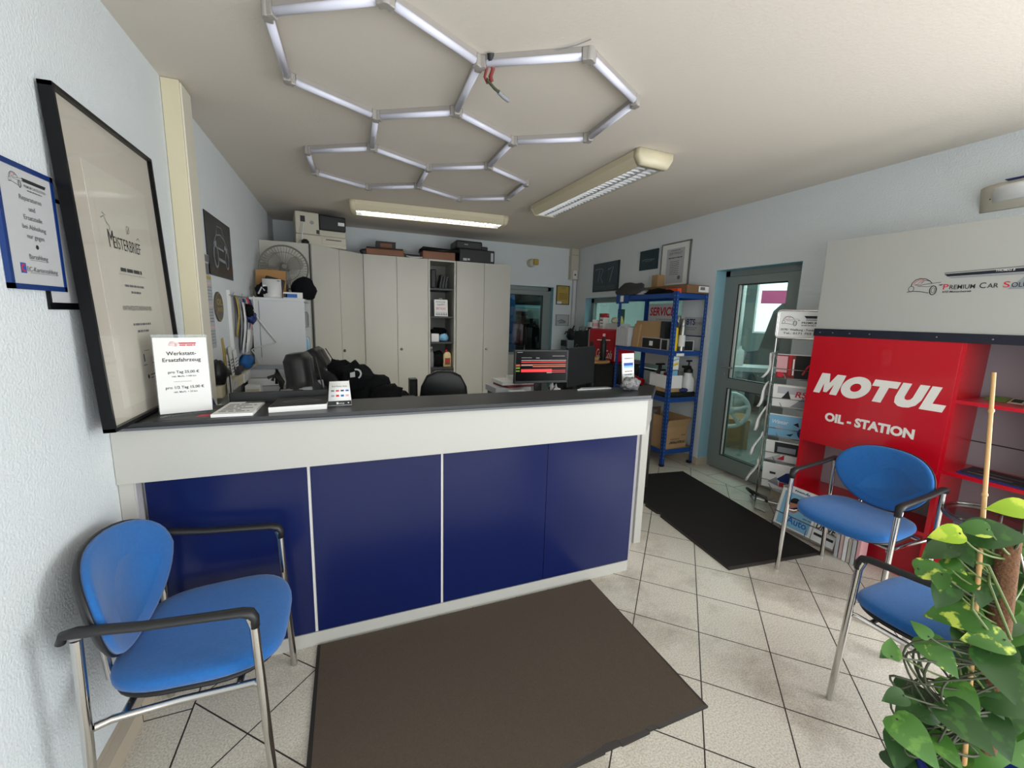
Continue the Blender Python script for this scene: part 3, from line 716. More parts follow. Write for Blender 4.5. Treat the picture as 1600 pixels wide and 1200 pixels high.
strap(.12, .46, .16, .05, 'gold'); strap(.18, .46, .05, .06, 'silver_ink', x2=.22); strap(.26, .42, .03, .07, 'paper', x2=.20, z=.045); strap(.30, .45, .10, .05, 'dark_blue', x2=.34, z=.04); strap(.42, .40, .14, .06, 'pink', x2=.47, z=.05); strap(.38, .46, .30, .05, 'ink_red', z=.05); strap(.48, .45, .28, .05, 'dark_blue', z=.05)
MB(T @ Matrix.Translation((.33, .36, .07))).m('black_cloth').blob((0, 0, 0), (.05, .05, .03), .4, 3, 2).obj('key_fob', g)
MB(T @ Matrix.Translation((.42, .30, .07))).m('dark_blue').blob((0, 0, 0), (.08, .05, .03), .4, 3, 5).obj('key_fob', g)
m = MB(T).m('paper'); m.rings([[(.24, .02, .045), (.46, .06, .05), (.48, .20, .06), (.28, .21, .06)], [(.24, .02, .047), (.46, .06, .052), (.48, .20, .062), (.28, .21, .062)]]); m.smooth = False; m.obj('badge', g)
# wall trunking with sockets and clutter
g = thing('socket_trunking', 'cream horizontal socket duct on the left wall behind the desk', 'cable duct', (XL, 3.7, .97))
m = MB().m('cream').box(XL+.001, XL+.065, 2.98, 4.19, .97, 1.045, .003); m.obj('duct_body', g)
for y in (3.12, 3.24, 3.55, 3.67, 3.79, 4.0): MB().m('white_plastic').box(XL+.065, XL+.075, y, y+.085, .975, 1.04, .003).obj('socket', g)
def on_trunk(nm, label, cat, y, sz, mt, blob=False, z=1.046, x=XL+.035, rz=0):
    m = MB(Matrix.Translation((x, y, z))).m(mt)
    if blob: m.blob((0, 0, sz[2]/2), (sz[0]/2, sz[1]/2, sz[2]/2), .35, 2.5, int(y*10), flat=.8)
    else: m.rbox((0, 0, 0), sz, rz, .004)
    return tag(m.obj(nm), label, cat)
T = plane((XL+.02, 3.20, 1.047), (0.2, 1, 0), (-.03, .1, 1))
g = thing('headset_charger', 'black clip-on charger with a white card by the cream duct', 'charger', (XL+.03, 3.1, 1.047))
m = MB(Matrix.Translation((XL+.04, 3.06, 1.047))).m('black').blob((0, 0, .07), (.045, .075, .085), .2, 2, 3, flat=.8); m.obj('charger_body', g)
m = MB().m('paper').box(XL+.078, XL+.081, 3.05, 3.16, .94, 1.09); m.obj('card', g)
m = MB().m('black').tube([(XL+.09, 3.07, 1.10), (XL+.10, 3.03, 1.02), (XL+.10, 3.02, .94), (XL+.09, 3.06, .90)], .004, 6); m.obj('cable', g)
m = MB(plane((XL+.012, 3.36, 1.048), (0, 1, .12), (-.06, -.15, 1))).m('gold').box(0, .06, 0, .27, 0, .004); tag(m.obj('ruler'), 'yellowish strip of card standing behind the papers on the socket duct', 'card')
for i, (y, tl, hgt) in enumerate(((3.34, -.2, .16), (3.40, .05, .20), (3.47, .12, .17))):
    m = MB(plane((XL+.02+.012*i, y, 1.048), (0, 1, tl), (-.06, -tl, 1))).m('paper').box(0, .09, 0, hgt, 0, .002); m.m('ink_soft'); m.T = m.T @ Matrix.Translation((0, 0, .0022)); [m.lines(.01, .08, .02+k*.022, .008, k+i*9) for k in range(5)]
    tag(m.obj('note_sheet'), ['white note leaning leftmost on the socket duct', 'tallest white note standing on the socket duct', 'white note leaning rightmost on the socket duct'][i], 'paper')
on_trunk('work_glove', 'crumpled blue glove lying on the socket duct under the lanyards', 'glove', 3.86, (.09, .26, .11), 'towel_blue', True)
on_trunk('glasses_case', 'grey oval case on the socket duct left of the blue glove', 'case', 3.63, (.05, .10, .06), 'grey_cloth', True)
on_trunk('putty_lump', 'small dark grey pouch on the socket duct below the notes', 'pouch', 3.27, (.045, .10, .07), 'charcoal', True)
on_trunk('tape_dispenser', 'dark tape dispenser on the socket duct between the notes and the case', 'tape dispenser', 3.50, (.05, .07, .06), 'charcoal')

# right-hand things under the duct: folders, white letter tray and dark cable clutter on the desk's left end
def folder(y, mt, label, rx, ln=.24):
    m = MB(Matrix.Translation((-.60, y, .753)) @ Matrix.Rotation(rx, 4, 'Y')).m(mt).box(-.02, .02, -.13, .13, 0, ln, .003); return tag(m.obj('ring_binder'), label, 'folder')
folder(2.30, 'ink_red', 'red folder standing at the left end of the desk', -.28, .36)
m = MB(Matrix.Translation((-.545, 2.29, .753)) @ Matrix.Rotation(-.28, 4, 'Y')).m('dark_blue').box(-.02, .02, -.13, .10, 0, .34, .003); tag(m.obj('ring_binder'), 'dark blue folder leaning on the red one', 'folder')
m = MB(Matrix.Translation((-.495, 2.28, .752)) @ Matrix.Rotation(-.28, 4, 'Y')).m('paper').box(-.01, .01, -.11, .06, 0, .32); tag(m.obj('letter_sheet'), 'white letter leaning in front of the dark blue folder', 'paper')
m = MB().m('plastic_black').box(-.49, -.092, 2.115, 2.135, 1.00, 1.150, .004)
g = thing('desk_monitor', 'black monitor back rising behind the counter at its left end', 'monitor', (-.29, 2.2, .746))
m.box(-.47, -.11, 2.135, 2.155, .92, 1.135, .01); m.obj('monitor_back', g)
m = MB().m('plastic_black'); m.box(-.31, -.27, 2.16, 2.19, .75, 1.05); m.box(-.40, -.18, 2.12, 2.28, .746, .76); m.obj('stand', g)
def side_table():
    g = thing('side_cabinet', 'white low cabinet under the paper stacks at the left wall', 'cabinet', (-.52, 3.6, 0))
    MB().m('white_board').box(XL+.01, -.44, 3.30, 4.15, 0, .70).obj('cabinet_body', g); MB().m('laminate').box(XL+.01, -.425, 3.28, 4.17, .70, .725).obj('cabinet_top', g)
side_table()
for i in range(5):
    m = MB().m('paper' if i % 2 else 'paper_grey').rbox((-.575+.008*((i*7) % 3), 3.92, .726+i*.064), (.33, .34, .060), .03*((i*5) % 4-1.5), .003)
    if i == 4: m.m('silver_ink').rbox((-.575, 3.92, .726+5*.064-.003), (.28, .26, .006), 0)
    tag(m.obj('paper_block'), ['lowest white paper block in the stack before the white shelf unit', 'second paper block from the bottom before the white shelf unit', 'middle paper block of the stack before the white shelf unit', 'second paper block from the top before the white shelf unit', 'topmost paper block of the stack before the white shelf unit'][i], 'paper block', 'paper blocks stacked before the white shelf unit')
for i, (y, x, hgt) in enumerate(((3.35, -.66, .21), (3.45, -.64, .25), (3.55, -.66, .22), (3.66, -.68, .20))):
    m = MB().m('white_plastic').box(x-.05, x+.05, y-.04, y+.04, .726, .726+hgt, .006); m.m('beige_plastic').box(x-.04, x+.04, y-.041, y-.039, .75, .70+hgt)
    tag(m.obj('plug_adapter'), ['white box nearest on the low cabinet under the socket duct', 'taller white box second on the low cabinet under the socket duct', 'third white box on the low cabinet under the socket duct', 'white box furthest under the socket duct, by the paper blocks'][i], 'box', 'white boxes under the socket duct')
m = MB().m('black'); 
for k in range(4): m.tube([(-.54+.02*k, 3.40+.05*k, 1.03-.03*k), (-.50, 3.42+.04*k, 1.045+.01*k), (-.46, 3.45+.03*k, .98), (-.47-.02*k, 3.48, .738)], .011, 7)
tag(m.obj('cable_bundle'), 'black cables looped over the white boxes under the socket duct', 'cables')

# ------------------------------------------------------------------ tall cabinets along the back
HC = 2.21
def cab_door(g, T, w, h, lock=None, z0=.05):
    m = MB(T).m('cabinet').box(.002, w-.002, z0, h-.004, 0, .018, .0015); d = m.obj('door', g)
    if lock is not None:
        m = MB(T).m('charcoal'); m.lathe((lock, 1.075, .018), [(.016, 0), (.016, .006), (.010, .009)], 16); m.m('steel').lathe((lock, 1.075, .026), [(.008, 0), (.008, .002)], 12); m.obj('door_lock', d)
g = thing('corner_cabinet', 'grey corner cabinet with two diagonal doors in the back left corner', 'cabinet', (-.3, 5.5, 0))
yk = 4.95
fp = [(XL+.004, yk), (-.33, yk), (.195, 5.435), (.195, YB-.004), (XL+.004, YB-.004)]
MB().m('cabinet').prism(fp, 0, HC).obj('cabinet_body', g)
a = Vector((-.325, yk-.012)); b = Vector((.20, 5.415)); d = (b-a); ln = d.length; d.normalize(); 
T = plane((a.x, a.y, 0), (d.x, d.y, 0), (0, 0, 1)); n_ = Vector((d.y, -d.x, 0)); T = Matrix.Translation(n_*.004) @ T
cab_door(g, T, ln/2, HC); cab_door(g, Matrix.Translation(Vector((d.x, d.y, 0))*ln/2) @ T, ln/2, HC, .03)
MB().m('seam').box(-.336, -.326, yk-.006, yk+.02, 0, HC).obj('edge_strip', g)
YC = 5.40
def wardrobe(name, label, x0, x1, lockx=None, nd=2):
    g = thing(name, label, 'cabinet', ((x0+x1)/2, YC+.28, 0))
    MB().m('cabinet').box(x0, x1, YC+.004, YB-.016, 0, HC).obj('cabinet_body', g)
    w = (x1-x0)/nd
    for i in range(nd): cab_door(g, plane((x0+i*w, YC, 0), (1, 0, 0), (0, 0, 1)), w, HC, .045 if i == nd-1 else None)
    return g
wardrobe('tall_cabinet', 'grey two-door tall cabinet left of the open shelf column', .215, .985)
wardrobe('tall_cabinet', 'grey two-door tall cabinet right of the open shelf column', 1.352, 2.105)
g = thing('open_shelf_column', 'narrow open shelf column between the two tall grey cabinets', 'shelf', (1.17, 5.68, 0))
for x in (.99, 1.325): MB().m('cabinet').box(x, x+.022, YC, YB-.02, 0, HC).obj('side_panel', g)
MB().m('cabinet_inside').box(1.012, 1.325, YB-.04, YB-.03, .05, HC-.02).obj('back_panel', g)
MB().m('cabinet').box(1.012, 1.325, YC, YB-.04, HC-.02, HC).obj('top_panel', g)
MB().m('cabinet').box(1.012, 1.325, YC+.02, YB-.04, 0, .06).obj('base_panel', g)
SH = (1.855, 1.50, 1.165, .825, .45)
for z in SH: MB().m('shelf_dark').box(1.012, 1.325, YC+.01, YB-.04, z-.022, z).obj('shelf', g)
def item(nm, label, cat, c, sz, mt, rz=0, bev=.003, grp=None, extra=None, rx=0, ry=0):
    m = MB(Matrix.Translation(c)).m(mt).rbox((0, 0, 0), sz, rz, bev, rx, ry)
    if extra: extra(m)
    return tag(m.obj(nm), label, cat, grp)
y5 = 5.50
item('binder', 'black upright box on the top shelf of the open column', 'box', (1.055, y5, 1.855), (.065, .2, .235), 'black', 0, .012)
for i in range(3): item('book', ['thick dark book leaning left on the top shelf of the open column', 'middle dark book on the top shelf of the open column', 'thin dark book at the right on the top shelf of the open column'][i], 'book', (1.145+.035*i, y5, 1.860), (.028, .16, .17-.01*i), ['charcoal', 'black', 'charcoal'][i], 0, .002, 'dark books in the open shelf column', None, 0, R(10))
T = plane((1.075, 5.43, 1.501), (1, 0, 0), (0, .12, 1))
m = MB(T).m('paper').box(0, .175, 0, .215, -.05, 0); m.m('ink_soft'); m.text('HAPPY', .0875, .135, .03, 'C', .0, w=.10); m.m('ink_red').text('BIRTHDAY', .0875, .085, .03, 'C', 0, w=.13)
m.m('ink'); [m.poly([(.018+k*.022, .012), (.03+k*.022, .012), (.026+k*.022, .06)]) for k in range(7)]; m.m('ink_soft').lines(.02, .15, .18, .008, 4); m.m('paper').tube([(.07, .215, -.02), (.07, .232, -.02), (.105, .232, -.02), (.105, .215, -.02)], .004, 6)
tag(m.obj('gift_bag'), 'white birthday gift bag in the open shelf column', 'gift bag')
item('small_box', 'dark small box half hidden left of the birthday gift bag', 'box', (1.045, 5.55, 1.501), (.05, .12, .20), 'charcoal')
item('carton', 'white carton on the third shelf of the open column', 'box', (1.085, y5, 1.166), (.10, .12, .105), 'white_plastic')
m = MB(Matrix.Translation((1.21, y5, 1.166))).m('sky_blue').blob((0, 0, .05), (.065, .05, .055), .3, 3, 3, flat=.85); tag(m.obj('plastic_bag'), 'small pale blue plastic bag beside the white carton in the open column', 'bag')
m = MB(Matrix.Translation((1.17, 5.62, 1.166))).m('black_cloth').blob((0, 0, .13), (.11, .07, .05), .4, 3, 4, flat=.8); m.m('charcoal').rbox((0, .04, 0), (.2, .1, .10)); tag(m.obj('cap'), 'dark cap on a dark box behind the blue bag in the open column', 'cap')
def bottle(nm, label, c, r, h, mt, cap, capm=True, grp=None, neck=.35):
    g = thing(nm, label, 'bottle', c, 0, grp); T = Matrix.Translation(c)
    MB(T).m(mt).lathe((0, 0, 0), [(r*.9, 0), (r, .01), (r, h*.62), (r*.9, h*.70), (r*neck, h*.84), (r*neck, h*.93)], 18).obj('bottle_body', g)
    MB(T).m(cap).lathe((0, 0, h*.90), [(r*neck*1.25, 0), (r*neck*1.25, h*.1)], 14).obj('cap', g); return g
bottle('bottle', 'clear glass bottle at the left of the fourth shelf of the open column', (1.045, y5, .826), .032, .27, 'grey_plastic', 'white_plastic')
m = MB(Matrix.Translation((1.14, 5.52, .826))).m('black_cloth').blob((0, 0, .10), (.085, .05, .12), .45, 2.2, 9, flat=.8); tag(m.obj('plastic_bag'), 'black plastic bag on the fourth shelf of the open column', 'bag')
g = thing('oil_can', 'cream oil can with red cap in the open shelf column', 'oil can', (1.255, y5, .826)); T = Matrix.Translation((1.255, y5, .826))
m = MB(T).m('cream_bottle').rings([[(sx*w, sy*d_, z) for sx, sy in ((-1, -.7), (-.7, -1), (.7, -1), (1, -.7), (1, .7), (.7, 1), (-.7, 1), (-1, .7))] for w, d_, z in ((.05, .03, 0), (.053, .033, .01), (.053, .033, .14), (.042, .03, .185), (.018, .018, .205))]); m.smooth = False; m.obj('can_body', g)
MB(T).m('red').lathe((-.012, 0, .203), [(.02, 0), (.02, .03), (.014, .035)], 14).obj('cap', g)
m = MB(T @ plane((0, -.0335, 0), (1, 0, 0), (0, 0, 1))).m('leather_brown').quad(-.035, .035, .03, .12); m.m('ink_red').quad(-.03, .03, .07, .1, .0015); m.obj('can_label', g)

# on top of the cabinets
def printer():
    g = thing('laser_printer', 'beige and black laser printer on top of the corner cabinet', 'printer', (-.25, 5.3, HC))
    T = Matrix.Translation((-.245, 5.33, HC+.001)) @ Matrix.Rotation(R(8), 4, 'Z')
    MB(T).m('beige_plastic').box(-.25, .25, -.22, .22, 0, .115, .008).obj('paper_tray', g)
    m = MB(T).m('beige_plastic').box(-.25, -.02, -.22, .22, .117, .345, .012); m.box(-.02, .25, -.20, .22, .117, .18, .008); m.obj('printer_body', g)
    m = MB(T).m('black').box(-.02, .25, -.222, .2, .18, .335, .012); m.m('paper').box(.17, .235, -.2235, -.222, .24, .275); m.obj('front_cover', g)
    m = MB(T).m('beige_plastic').box(0, .24, -.224, -.22, .03, .10, .004); m.m('seam').box(.04, .2, -.2245, -.223, .075, .085); m.obj('drawer_front', g)
    m = MB(T).m('black').box(-.20, -.155, -.2215, -.22, .24, .30); m.m('grey_plastic').lathe((-.09, -.2215, .24), [(.02, 0), (.02, .001)], 12, 'Y'); m.m('charcoal').box(-.05, -.02, -.2215, -.22, .13, .17); m.obj('side_vent', g)
printer()
g = thing('desk_microphone', 'thin white antenna with a black base at the front edge of the corner cabinet top', 'antenna', (-.35, 5.03, HC))
MB().m('black').lathe((-.37, 5.01, HC+.001), [(.035, 0), (.038, .03), (.02, .05)], 14).obj('base', g); MB().m('white_plastic').tube([(-.40, 5.02, HC+.002), (-.395, 5.03, HC+.12), (-.375, 5.04, HC+.22)], .006, 8).obj('rod', g)
def briefcase(label, x0, x1, y, h, mt, dark=False):
    g = thing('briefcase', label, 'briefcase', ((x0+x1)/2, y, HC))
    MB().m(mt).box(x0, x1, y-.17, y+.17, HC+.001, HC+h, .012).obj('case_body', g)
    m = MB().m('black').box(x0+.01, x1-.01, y-.172, y+.165, HC+h, HC+h+.012, .004); m.obj('lid', g)
    return g
briefcase('long flat brown case lying on the left tall cabinet', .25, .70, 5.62, .085, 'leather_brown')
m = MB().m('charcoal').rbox((.50, 5.66, HC+.098), (.24, .14, .095), -.05, .004); m.m('leather_brown').rbox((.50, 5.589, HC+.12), (.14, .001, .05), -.05)
tag(m.obj('dark_carton'), 'small dark box standing on the flat brown case', 'box')
m = MB(Matrix.Translation((.235, 5.5, HC))).m('charcoal').blob((0, 0, .035), (.05, .05, .04), .3, 2, 2, flat=.85); tag(m.obj('dark_pouch'), 'small dark pouch left of the flat brown case on the cabinet', 'pouch')
m = MB().m('black').rbox((.78, 5.58, HC+.001), (.22, .20, .05), .1, .01); tag(m.obj('dark_tray'), 'flat black tray between the two brown cases on the cabinet top', 'tray')
m = MB().m('white_plastic').tube([(.73, 5.44, HC+.02), (.78, 5.41, HC+.008), (.85, 5.40, HC+.008), (.92, 5.42, HC+.015)], .006, 8); tag(m.obj('white_cable'), 'short white cable hanging over the cabinet edge by the brown case', 'cable')
m = MB().m('leather_brown').rbox((1.14, 5.58, HC+.001), (.42, .28, .105), -.02, .008); m.m('paper').rbox((1.29, 5.439, HC+.025), (.06, .001, .04), -.02)
tag(m.obj('brown_carton'), 'flat brown carton under the black folder on the open shelf column', 'box')
m = MB().m('black_leather').rings([[(x, y, z) for x, y in ((.88, 5.42), (1.40, 5.40), (1.40, 5.72), (.92, 5.74))] for z in (HC+.108, HC+.15)][:1]+[[(.93, 5.42, HC+.15), (1.39, 5.40, HC+.135), (1.39, 5.72, HC+.135), (.96, 5.74, HC+.15)]]); m.smooth = False
tag(m.obj('document_folder'), 'black folder lying on the flat brown carton on the cabinets', 'folder')
def inkjet():
    g = thing('inkjet_printer', 'black multifunction printer on top of the right tall cabinet', 'printer', (1.62, 5.6, HC))
    m = MB().m('black').box(1.40, 1.885, 5.43, 5.80, HC+.001, HC+.17, .01); m.m('paper_grey').box(1.45, 1.50, 5.428, 5.43, HC+.02, HC+.05); m.box(1.51, 1.54, 5.428, 5.43, HC+.025, HC+.05); m.m('paper_grey').box(1.83, 1.865, 5.428, 5.43, HC+.03, HC+.14); m.obj('printer_body', g)
    m = MB().m('plastic_black').box(1.36, 1.72, 5.45, 5.78, HC+.171, HC+.275, .02); m.m('silver_ink').box(1.47, 1.52, 5.4485, 5.45, HC+.22, HC+.232); m.obj('scanner_unit', g)
    MB().m('black').box(1.70, 1.80, 5.47, 5.76, HC+.17, HC+.22, .01).obj('control_panel', g)
inkjet()

# ------------------------------------------------------------------ white shelf unit along the left wall, with what stands on it
g = thing('shelf_unit', 'white shelf unit whose side faces the desk, near the left wall', 'shelf', (-.56, 4.55, 0))
sx0, sx1, sy0, sy1, sh = XL+.03, -.345, 4.213, 4.88, 1.60
for y in (sy0, sy1-.022): MB().m('white_board').box(sx0, sx1, y, y+.022, 0, sh).obj('side_panel', g)
MB().m('white_board').box(sx0-.01, sx1+.004, sy0-.012, sy1, sh, sh+.024, .002).obj('top_panel', g)
MB().m('white_board').box(sx0, sx0+.01, sy0+.022, sy1-.022, 0, sh).obj('back_panel', g)
for z in (.08, .47, .85, 1.10, 1.36): MB().m('white_board').box(sx0+.01, sx1, sy0+.022, sy1-.022, z-.02, z).obj('shelf', g)
for i, (z, y, c_) in enumerate(((1.361, 4.70, 'grey_plastic'), (1.361, 4.76, 'charcoal'), (1.101, 4.72, 'white_plastic'), (1.101, 4.79, 'steel'), (1.101, 4.63, 'sky_blue'))):
    m = MB().m(c_).lathe((sx1-.04, y, z), [(.028, 0), (.03, .01), (.03, .12), (.02, .15)], 14)
    tag(m.obj('small_jar'), ['grey jar on the upper open shelf of the white unit', 'dark jar on the upper open shelf of the white unit', 'white jar on the lower open shelf of the white unit', 'silver jar on the lower open shelf of the white unit', 'pale blue jar on the lower open shelf of the white unit'][i], 'jar', 'jars in the white shelf unit')
m = MB().m('cardboard').box(sx1-.10, sx1-.005, 4.6, 4.84, .851, .97); tag(m.obj('brown_box'), 'brown box low in the open side of the white shelf unit', 'box')
ZT = sh+.0245
T = plane((-.76, 4.47, ZT), (1, .03, 0), (0, .22, 1))
m = MB(T).m('wood_board').box(0, .245, 0, .265, -.02, 0); m.prism(arc(.12, .262, .10, 0, 180, 8, .01), -.02, 0); tag(m.obj('wooden_board'), 'brown wooden board leaning at the back on the white shelf unit', 'board')
m = MB().m('plastic_black').rbox((-.63, 4.39, ZT), (.16, .04, .19), .1, .01, -.15, .25); tag(m.obj('clipboard'), 'black tilted tablet case between the wooden board and the router', 'case')
g = thing('router', 'white upright router on the white shelf unit', 'router', (-.60, 4.30, ZT)); T = Matrix.Translation((-.595, 4.29, ZT)) @ Matrix.Rotation(.06, 4, 'Z')
m = MB(T).m('white_plastic'); m.rings([[(-.07, -.03, 0), (.07, -.03, 0), (.07, .03, 0), (-.07, .03, 0)], [(-.078, -.012, .03), (.068, -.012, .03), (.068, .02, .03), (-.078, .02, .03)], [(-.08, 0, .165), (.066, 0, .165), (.066, .025, .165), (-.08, .025, .165)]]); m.smooth = False; m.obj('router_body', g)
m = MB(T).m('paper').box(-.076, -.050, -.0135, -.010, .035, .11); m.m('charcoal').box(.035, .058, -.008, -.001, .148, .153); m.obj('sticker', g)
m = MB(Matrix.Translation((-.68, 4.31, ZT))).m('black_cloth').blob((0, 0, .06), (.055, .05, .065), .3, 2, 6, flat=.85); m.m('paper_grey'); m.T = plane((-.705, 4.258, ZT+.03), (1, .1, 0), (.0, -.15, 1)); m.stroke([(0, 0), (.03, .06), (.05, .03)], .012); tag(m.obj('cap'), 'black and white cap left of the router on the white shelf unit', 'cap')
m = MB().m('white_plastic').tube([(-.735, 4.22, ZT+.004), (-.735, 4.196, ZT-.02), (-.73, 4.196, 1.47), (-.66, 4.196, 1.36), (-.575, 4.196, 1.235), (-.60, 4.196, 1.222), (-.72, 4.19, 1.195), (-.77, 4.17, 1.17), (-.74, 4.17, 1.12), (-.715, 4.165, 1.05)], .0065, 8)
tag(m.obj('white_cable'), 'white cable running from the router down the side of the white shelf unit', 'cable')
m = MB().m('grey_plastic').tube([(-.70, 4.2095, ZT-.03), (-.702, 4.2095, 1.1)], .0025, 6); tag(m.obj('thin_cable'), 'thin grey cable straight down the side of the white shelf unit', 'cable')
# fan
g = thing('standing_fan', 'grey round fan with wire cage on the white shelf unit', 'fan', (-.53, 4.62, ZT))
T = plane((-.53, 4.60, ZT+.30), (1, .12, 0), (0, .12, 1)); fr = .205
m = MB(T).m('fan_grey'); m.tube([(fr*math.cos(k*PI/18), fr*math.sin(k*PI/18), 0) for k in range(36)], .008, 8, True)
m.tube([(fr*.66*math.cos(k*PI/14), fr*.66*math.sin(k*PI/14), .035) for k in range(28)], .0025, 5, True); m.obj('cage_rim', g)
m = MB(T).m('fan_grey')
for k in range(44):
    a = 2*PI*k/44; c, s_ = math.cos(a), math.sin(a)
    m.tube([(.03*c, .03*s_, .05), (.13*c, .13*s_, .042), (fr*c, fr*s_, 0)], .0016, 4); m.tube([(.03*c, .03*s_, -.06), (.13*c, .13*s_, -.05), (fr*c, fr*s_, 0)], .0016, 4)
m.obj('wire_cage', g)
for k in range(3):
    a = 2*PI*k/3+.5; m = MB(T @ Matrix.Rotation(a, 4, 'Z')).m('fan_blade'); n = 12
    pts = [(.02, -.02), (.07, -.06), (.13, -.08), (.165, -.05), (.17, .0), (.15, .05), (.10, .06), (.04, .03)]
    m.prism([(x, y) for x, y in pts], -.004, .002); m.obj('blade', g)
m = MB(T).m('fan_grey').lathe((0, 0, 0), [(.03, -.10), (.045, -.06), (.035, 0), (.03, .05), (.02, .055)], 20); m.obj('hub', g)
m = MB().m('fan_grey').tube([(-.53, 4.70, ZT), (-.53, 4.70, ZT+.22), (-.53, 4.66, ZT+.3)], .014, 10); m.lathe((-.53, 4.70, ZT), [(.13, 0), (.13, .012), (.03, .03)], 24); m.obj('stand', g)
m = MB(Matrix.Translation((-.365, 4.52, ZT))).m('black_cloth').blob((0, 0, .085), (.11, .10, .13), .25, 1.6, 11, flat=.65); tag(m.obj('duffel_bag'), 'black bag at the right end of the white shelf unit top', 'bag')
m = MB().m('white_plastic').rbox((-.435, 4.27, ZT), (.155, .05, .055), 0, .003); m.m('mid_blue').rbox((-.445, 4.2447, ZT+.008), (.09, .001, .032)); m.m('charcoal').rbox((-.495, 4.2447, ZT+.008), (.03, .001, .032)); tag(m.obj('blue_carton'), 'small white and blue carton right of the router on the white shelf unit', 'box')

# ------------------------------------------------------------------ chairs and clutter behind the desk
def race_back(T, g, h=.78, ws=1):
    m = MB(T).m('black_leather'); rg = []
    for t, w, d in ((0, .23, .07), (.15, .25, .09), (.35, .235, .09), (.55, .25, .09), (.68, .24, .085), (.74, .17, .075), (.80, .135, .07), (.95, .14, .07), (1.0, .11, .05)):
        z = h*t; w *= ws; r = []
        for k in range(24):
            a = 2*PI*k/24; c, s_ = math.cos(a), math.sin(a); x = w*math.copysign(abs(c)**.6, c); y = d*math.copysign(abs(s_)**.7, s_)
            y -= .10*(abs(x)/.25)**3*(1 if t < .72 else .2); r.append((x, y, z))
        rg.append(r)
    m.rings(rg); m.obj('backrest', g)
    for s_ in (-1, 1): MB(T).m('grey_plastic').rings([[(s_*(.13+.018*math.cos(a)), -.088, h*.70+.04*math.sin(a)) for a in [k*PI/6 for k in range(12)]], [(s_*(.13+.018*math.cos(a)), .080, h*.70+.04*math.sin(a)) for a in [k*PI/6 for k in range(12)]]]).obj('strap_opening', g)
    m = MB(T).m('grey_cloth'); m.tube([(-.10, -.085, h*.2), (-.11, -.09, h*.6), (-.07, -.082, h*.95)], .004, 5); m.tube([(.10, -.085, h*.2), (.11, -.09, h*.6), (.07, -.082, h*.95)], .004, 5); m.obj('piping', g)
def swivel_base(g, x, y, z=.40):
    m = MB().m('plastic_black').cyl((x, y, .1), (x, y, z), .028); m.obj('gas_column', g)
    for k in range(5):
        a = 2*PI*k/5+.4; q = MB().m('plastic_black').tube([(x, y, .11), (x+.28*math.cos(a), y+.28*math.sin(a), .075)], [.03, .02], 8); q.obj('base_arm', g)
        c = (x+.285*math.cos(a), y+.285*math.sin(a)); MB().m('black').cyl((c[0]-.02*math.sin(a), c[1]+.02*math.cos(a), .03), (c[0]+.02*math.sin(a), c[1]-.02*math.cos(a), .03), .03, 14).obj('castor', g)
g = thing('gaming_chair', 'upright black racing-style office chair beside the paper stack', 'chair', (-.1, 2.84, 0))
race_back(Matrix.Translation((-.200, 2.76, .50)) @ Matrix.Rotation(R(80), 4, 'Z') @ Matrix.Rotation(R(-6), 4, 'X'), g, .77, .84)
m = MB(Matrix.Translation((-.09, 2.84, .42)) @ Matrix.Rotation(R(62), 4, 'Z')).m('black_leather').rbox((0, -.06, 0), (.50, .50, .11), 0, .04); m.obj('seat', g); swivel_base(g, -.09, 2.84)
g = thing('gaming_chair', 'reclined black racing-style office chair with jackets piled on it', 'chair', (.15, 3.55, 0))
race_back(Matrix.Translation((.06, 3.50, .56)) @ Matrix.Rotation(R(80), 4, 'Z') @ Matrix.Rotation(R(-26), 4, 'X'), g, .74)
m = MB(Matrix.Translation((.26, 3.55, .48)) @ Matrix.Rotation(R(80), 4, 'Z')).m('black_leather').rbox((0, -.05, 0), (.5, .50, .12), 0, .04); m.obj('seat', g); swivel_base(g, .26, 3.55)
m = MB().m('plastic_black').rbox((.36, 3.22, .85), (.26, .09, .035), .05, .015); m.cyl((.33, 3.24, .52), (.33, 3.24, .86), .02); m.obj('armrest', g)
m = MB().m('plastic_black').rbox((.30, 3.84, .80), (.26, .09, .035), .05, .015); m.cyl((.30, 3.84, .52), (.30, 3.84, .81), .02); m.obj('armrest', g)
def jacket(label, blobs, mt, logo=None):
    m = MB().m(mt)
    for c, r, s_ in blobs: m.blob(c, r, .38, 2.3, s_, 24, 14)
    o = m.obj('jacket'); tag(o, label, 'jacket')
    return o
jacket('black jacket with a white badge draped over the reclined chair back', [((.02, 3.40, 1.00), (.17, .15, .13), 1), ((.15, 3.38, .90), (.15, .15, .14), 5), ((-.05, 3.46, 1.05), (.12, .10, .10), 4)], 'black_cloth')
jacket('dark grey and black jacket heaped at the foot end of the reclined chair', [((.27, 3.28, .86), (.14, .14, .12), 2), ((.36, 3.40, .80), (.16, .16, .09), 7)], 'black_cloth')
m = MB(plane((.035, 3.228, 1.045), (1, 0, .1), (0, .35, 1))).m('paper_grey'); m.stroke(arc(.02, .02, .036, -60, 100, 10), .012); m.poly([(-.02, 0), (.015, 0), (.015, .04), (-.02, .035)]); m.stroke([(-.05, -.05), (-.03, -.06), (-.035, -.09)], .008)
tag(m.obj('jacket_badge'), 'white ring badge on the draped black jacket', 'badge')
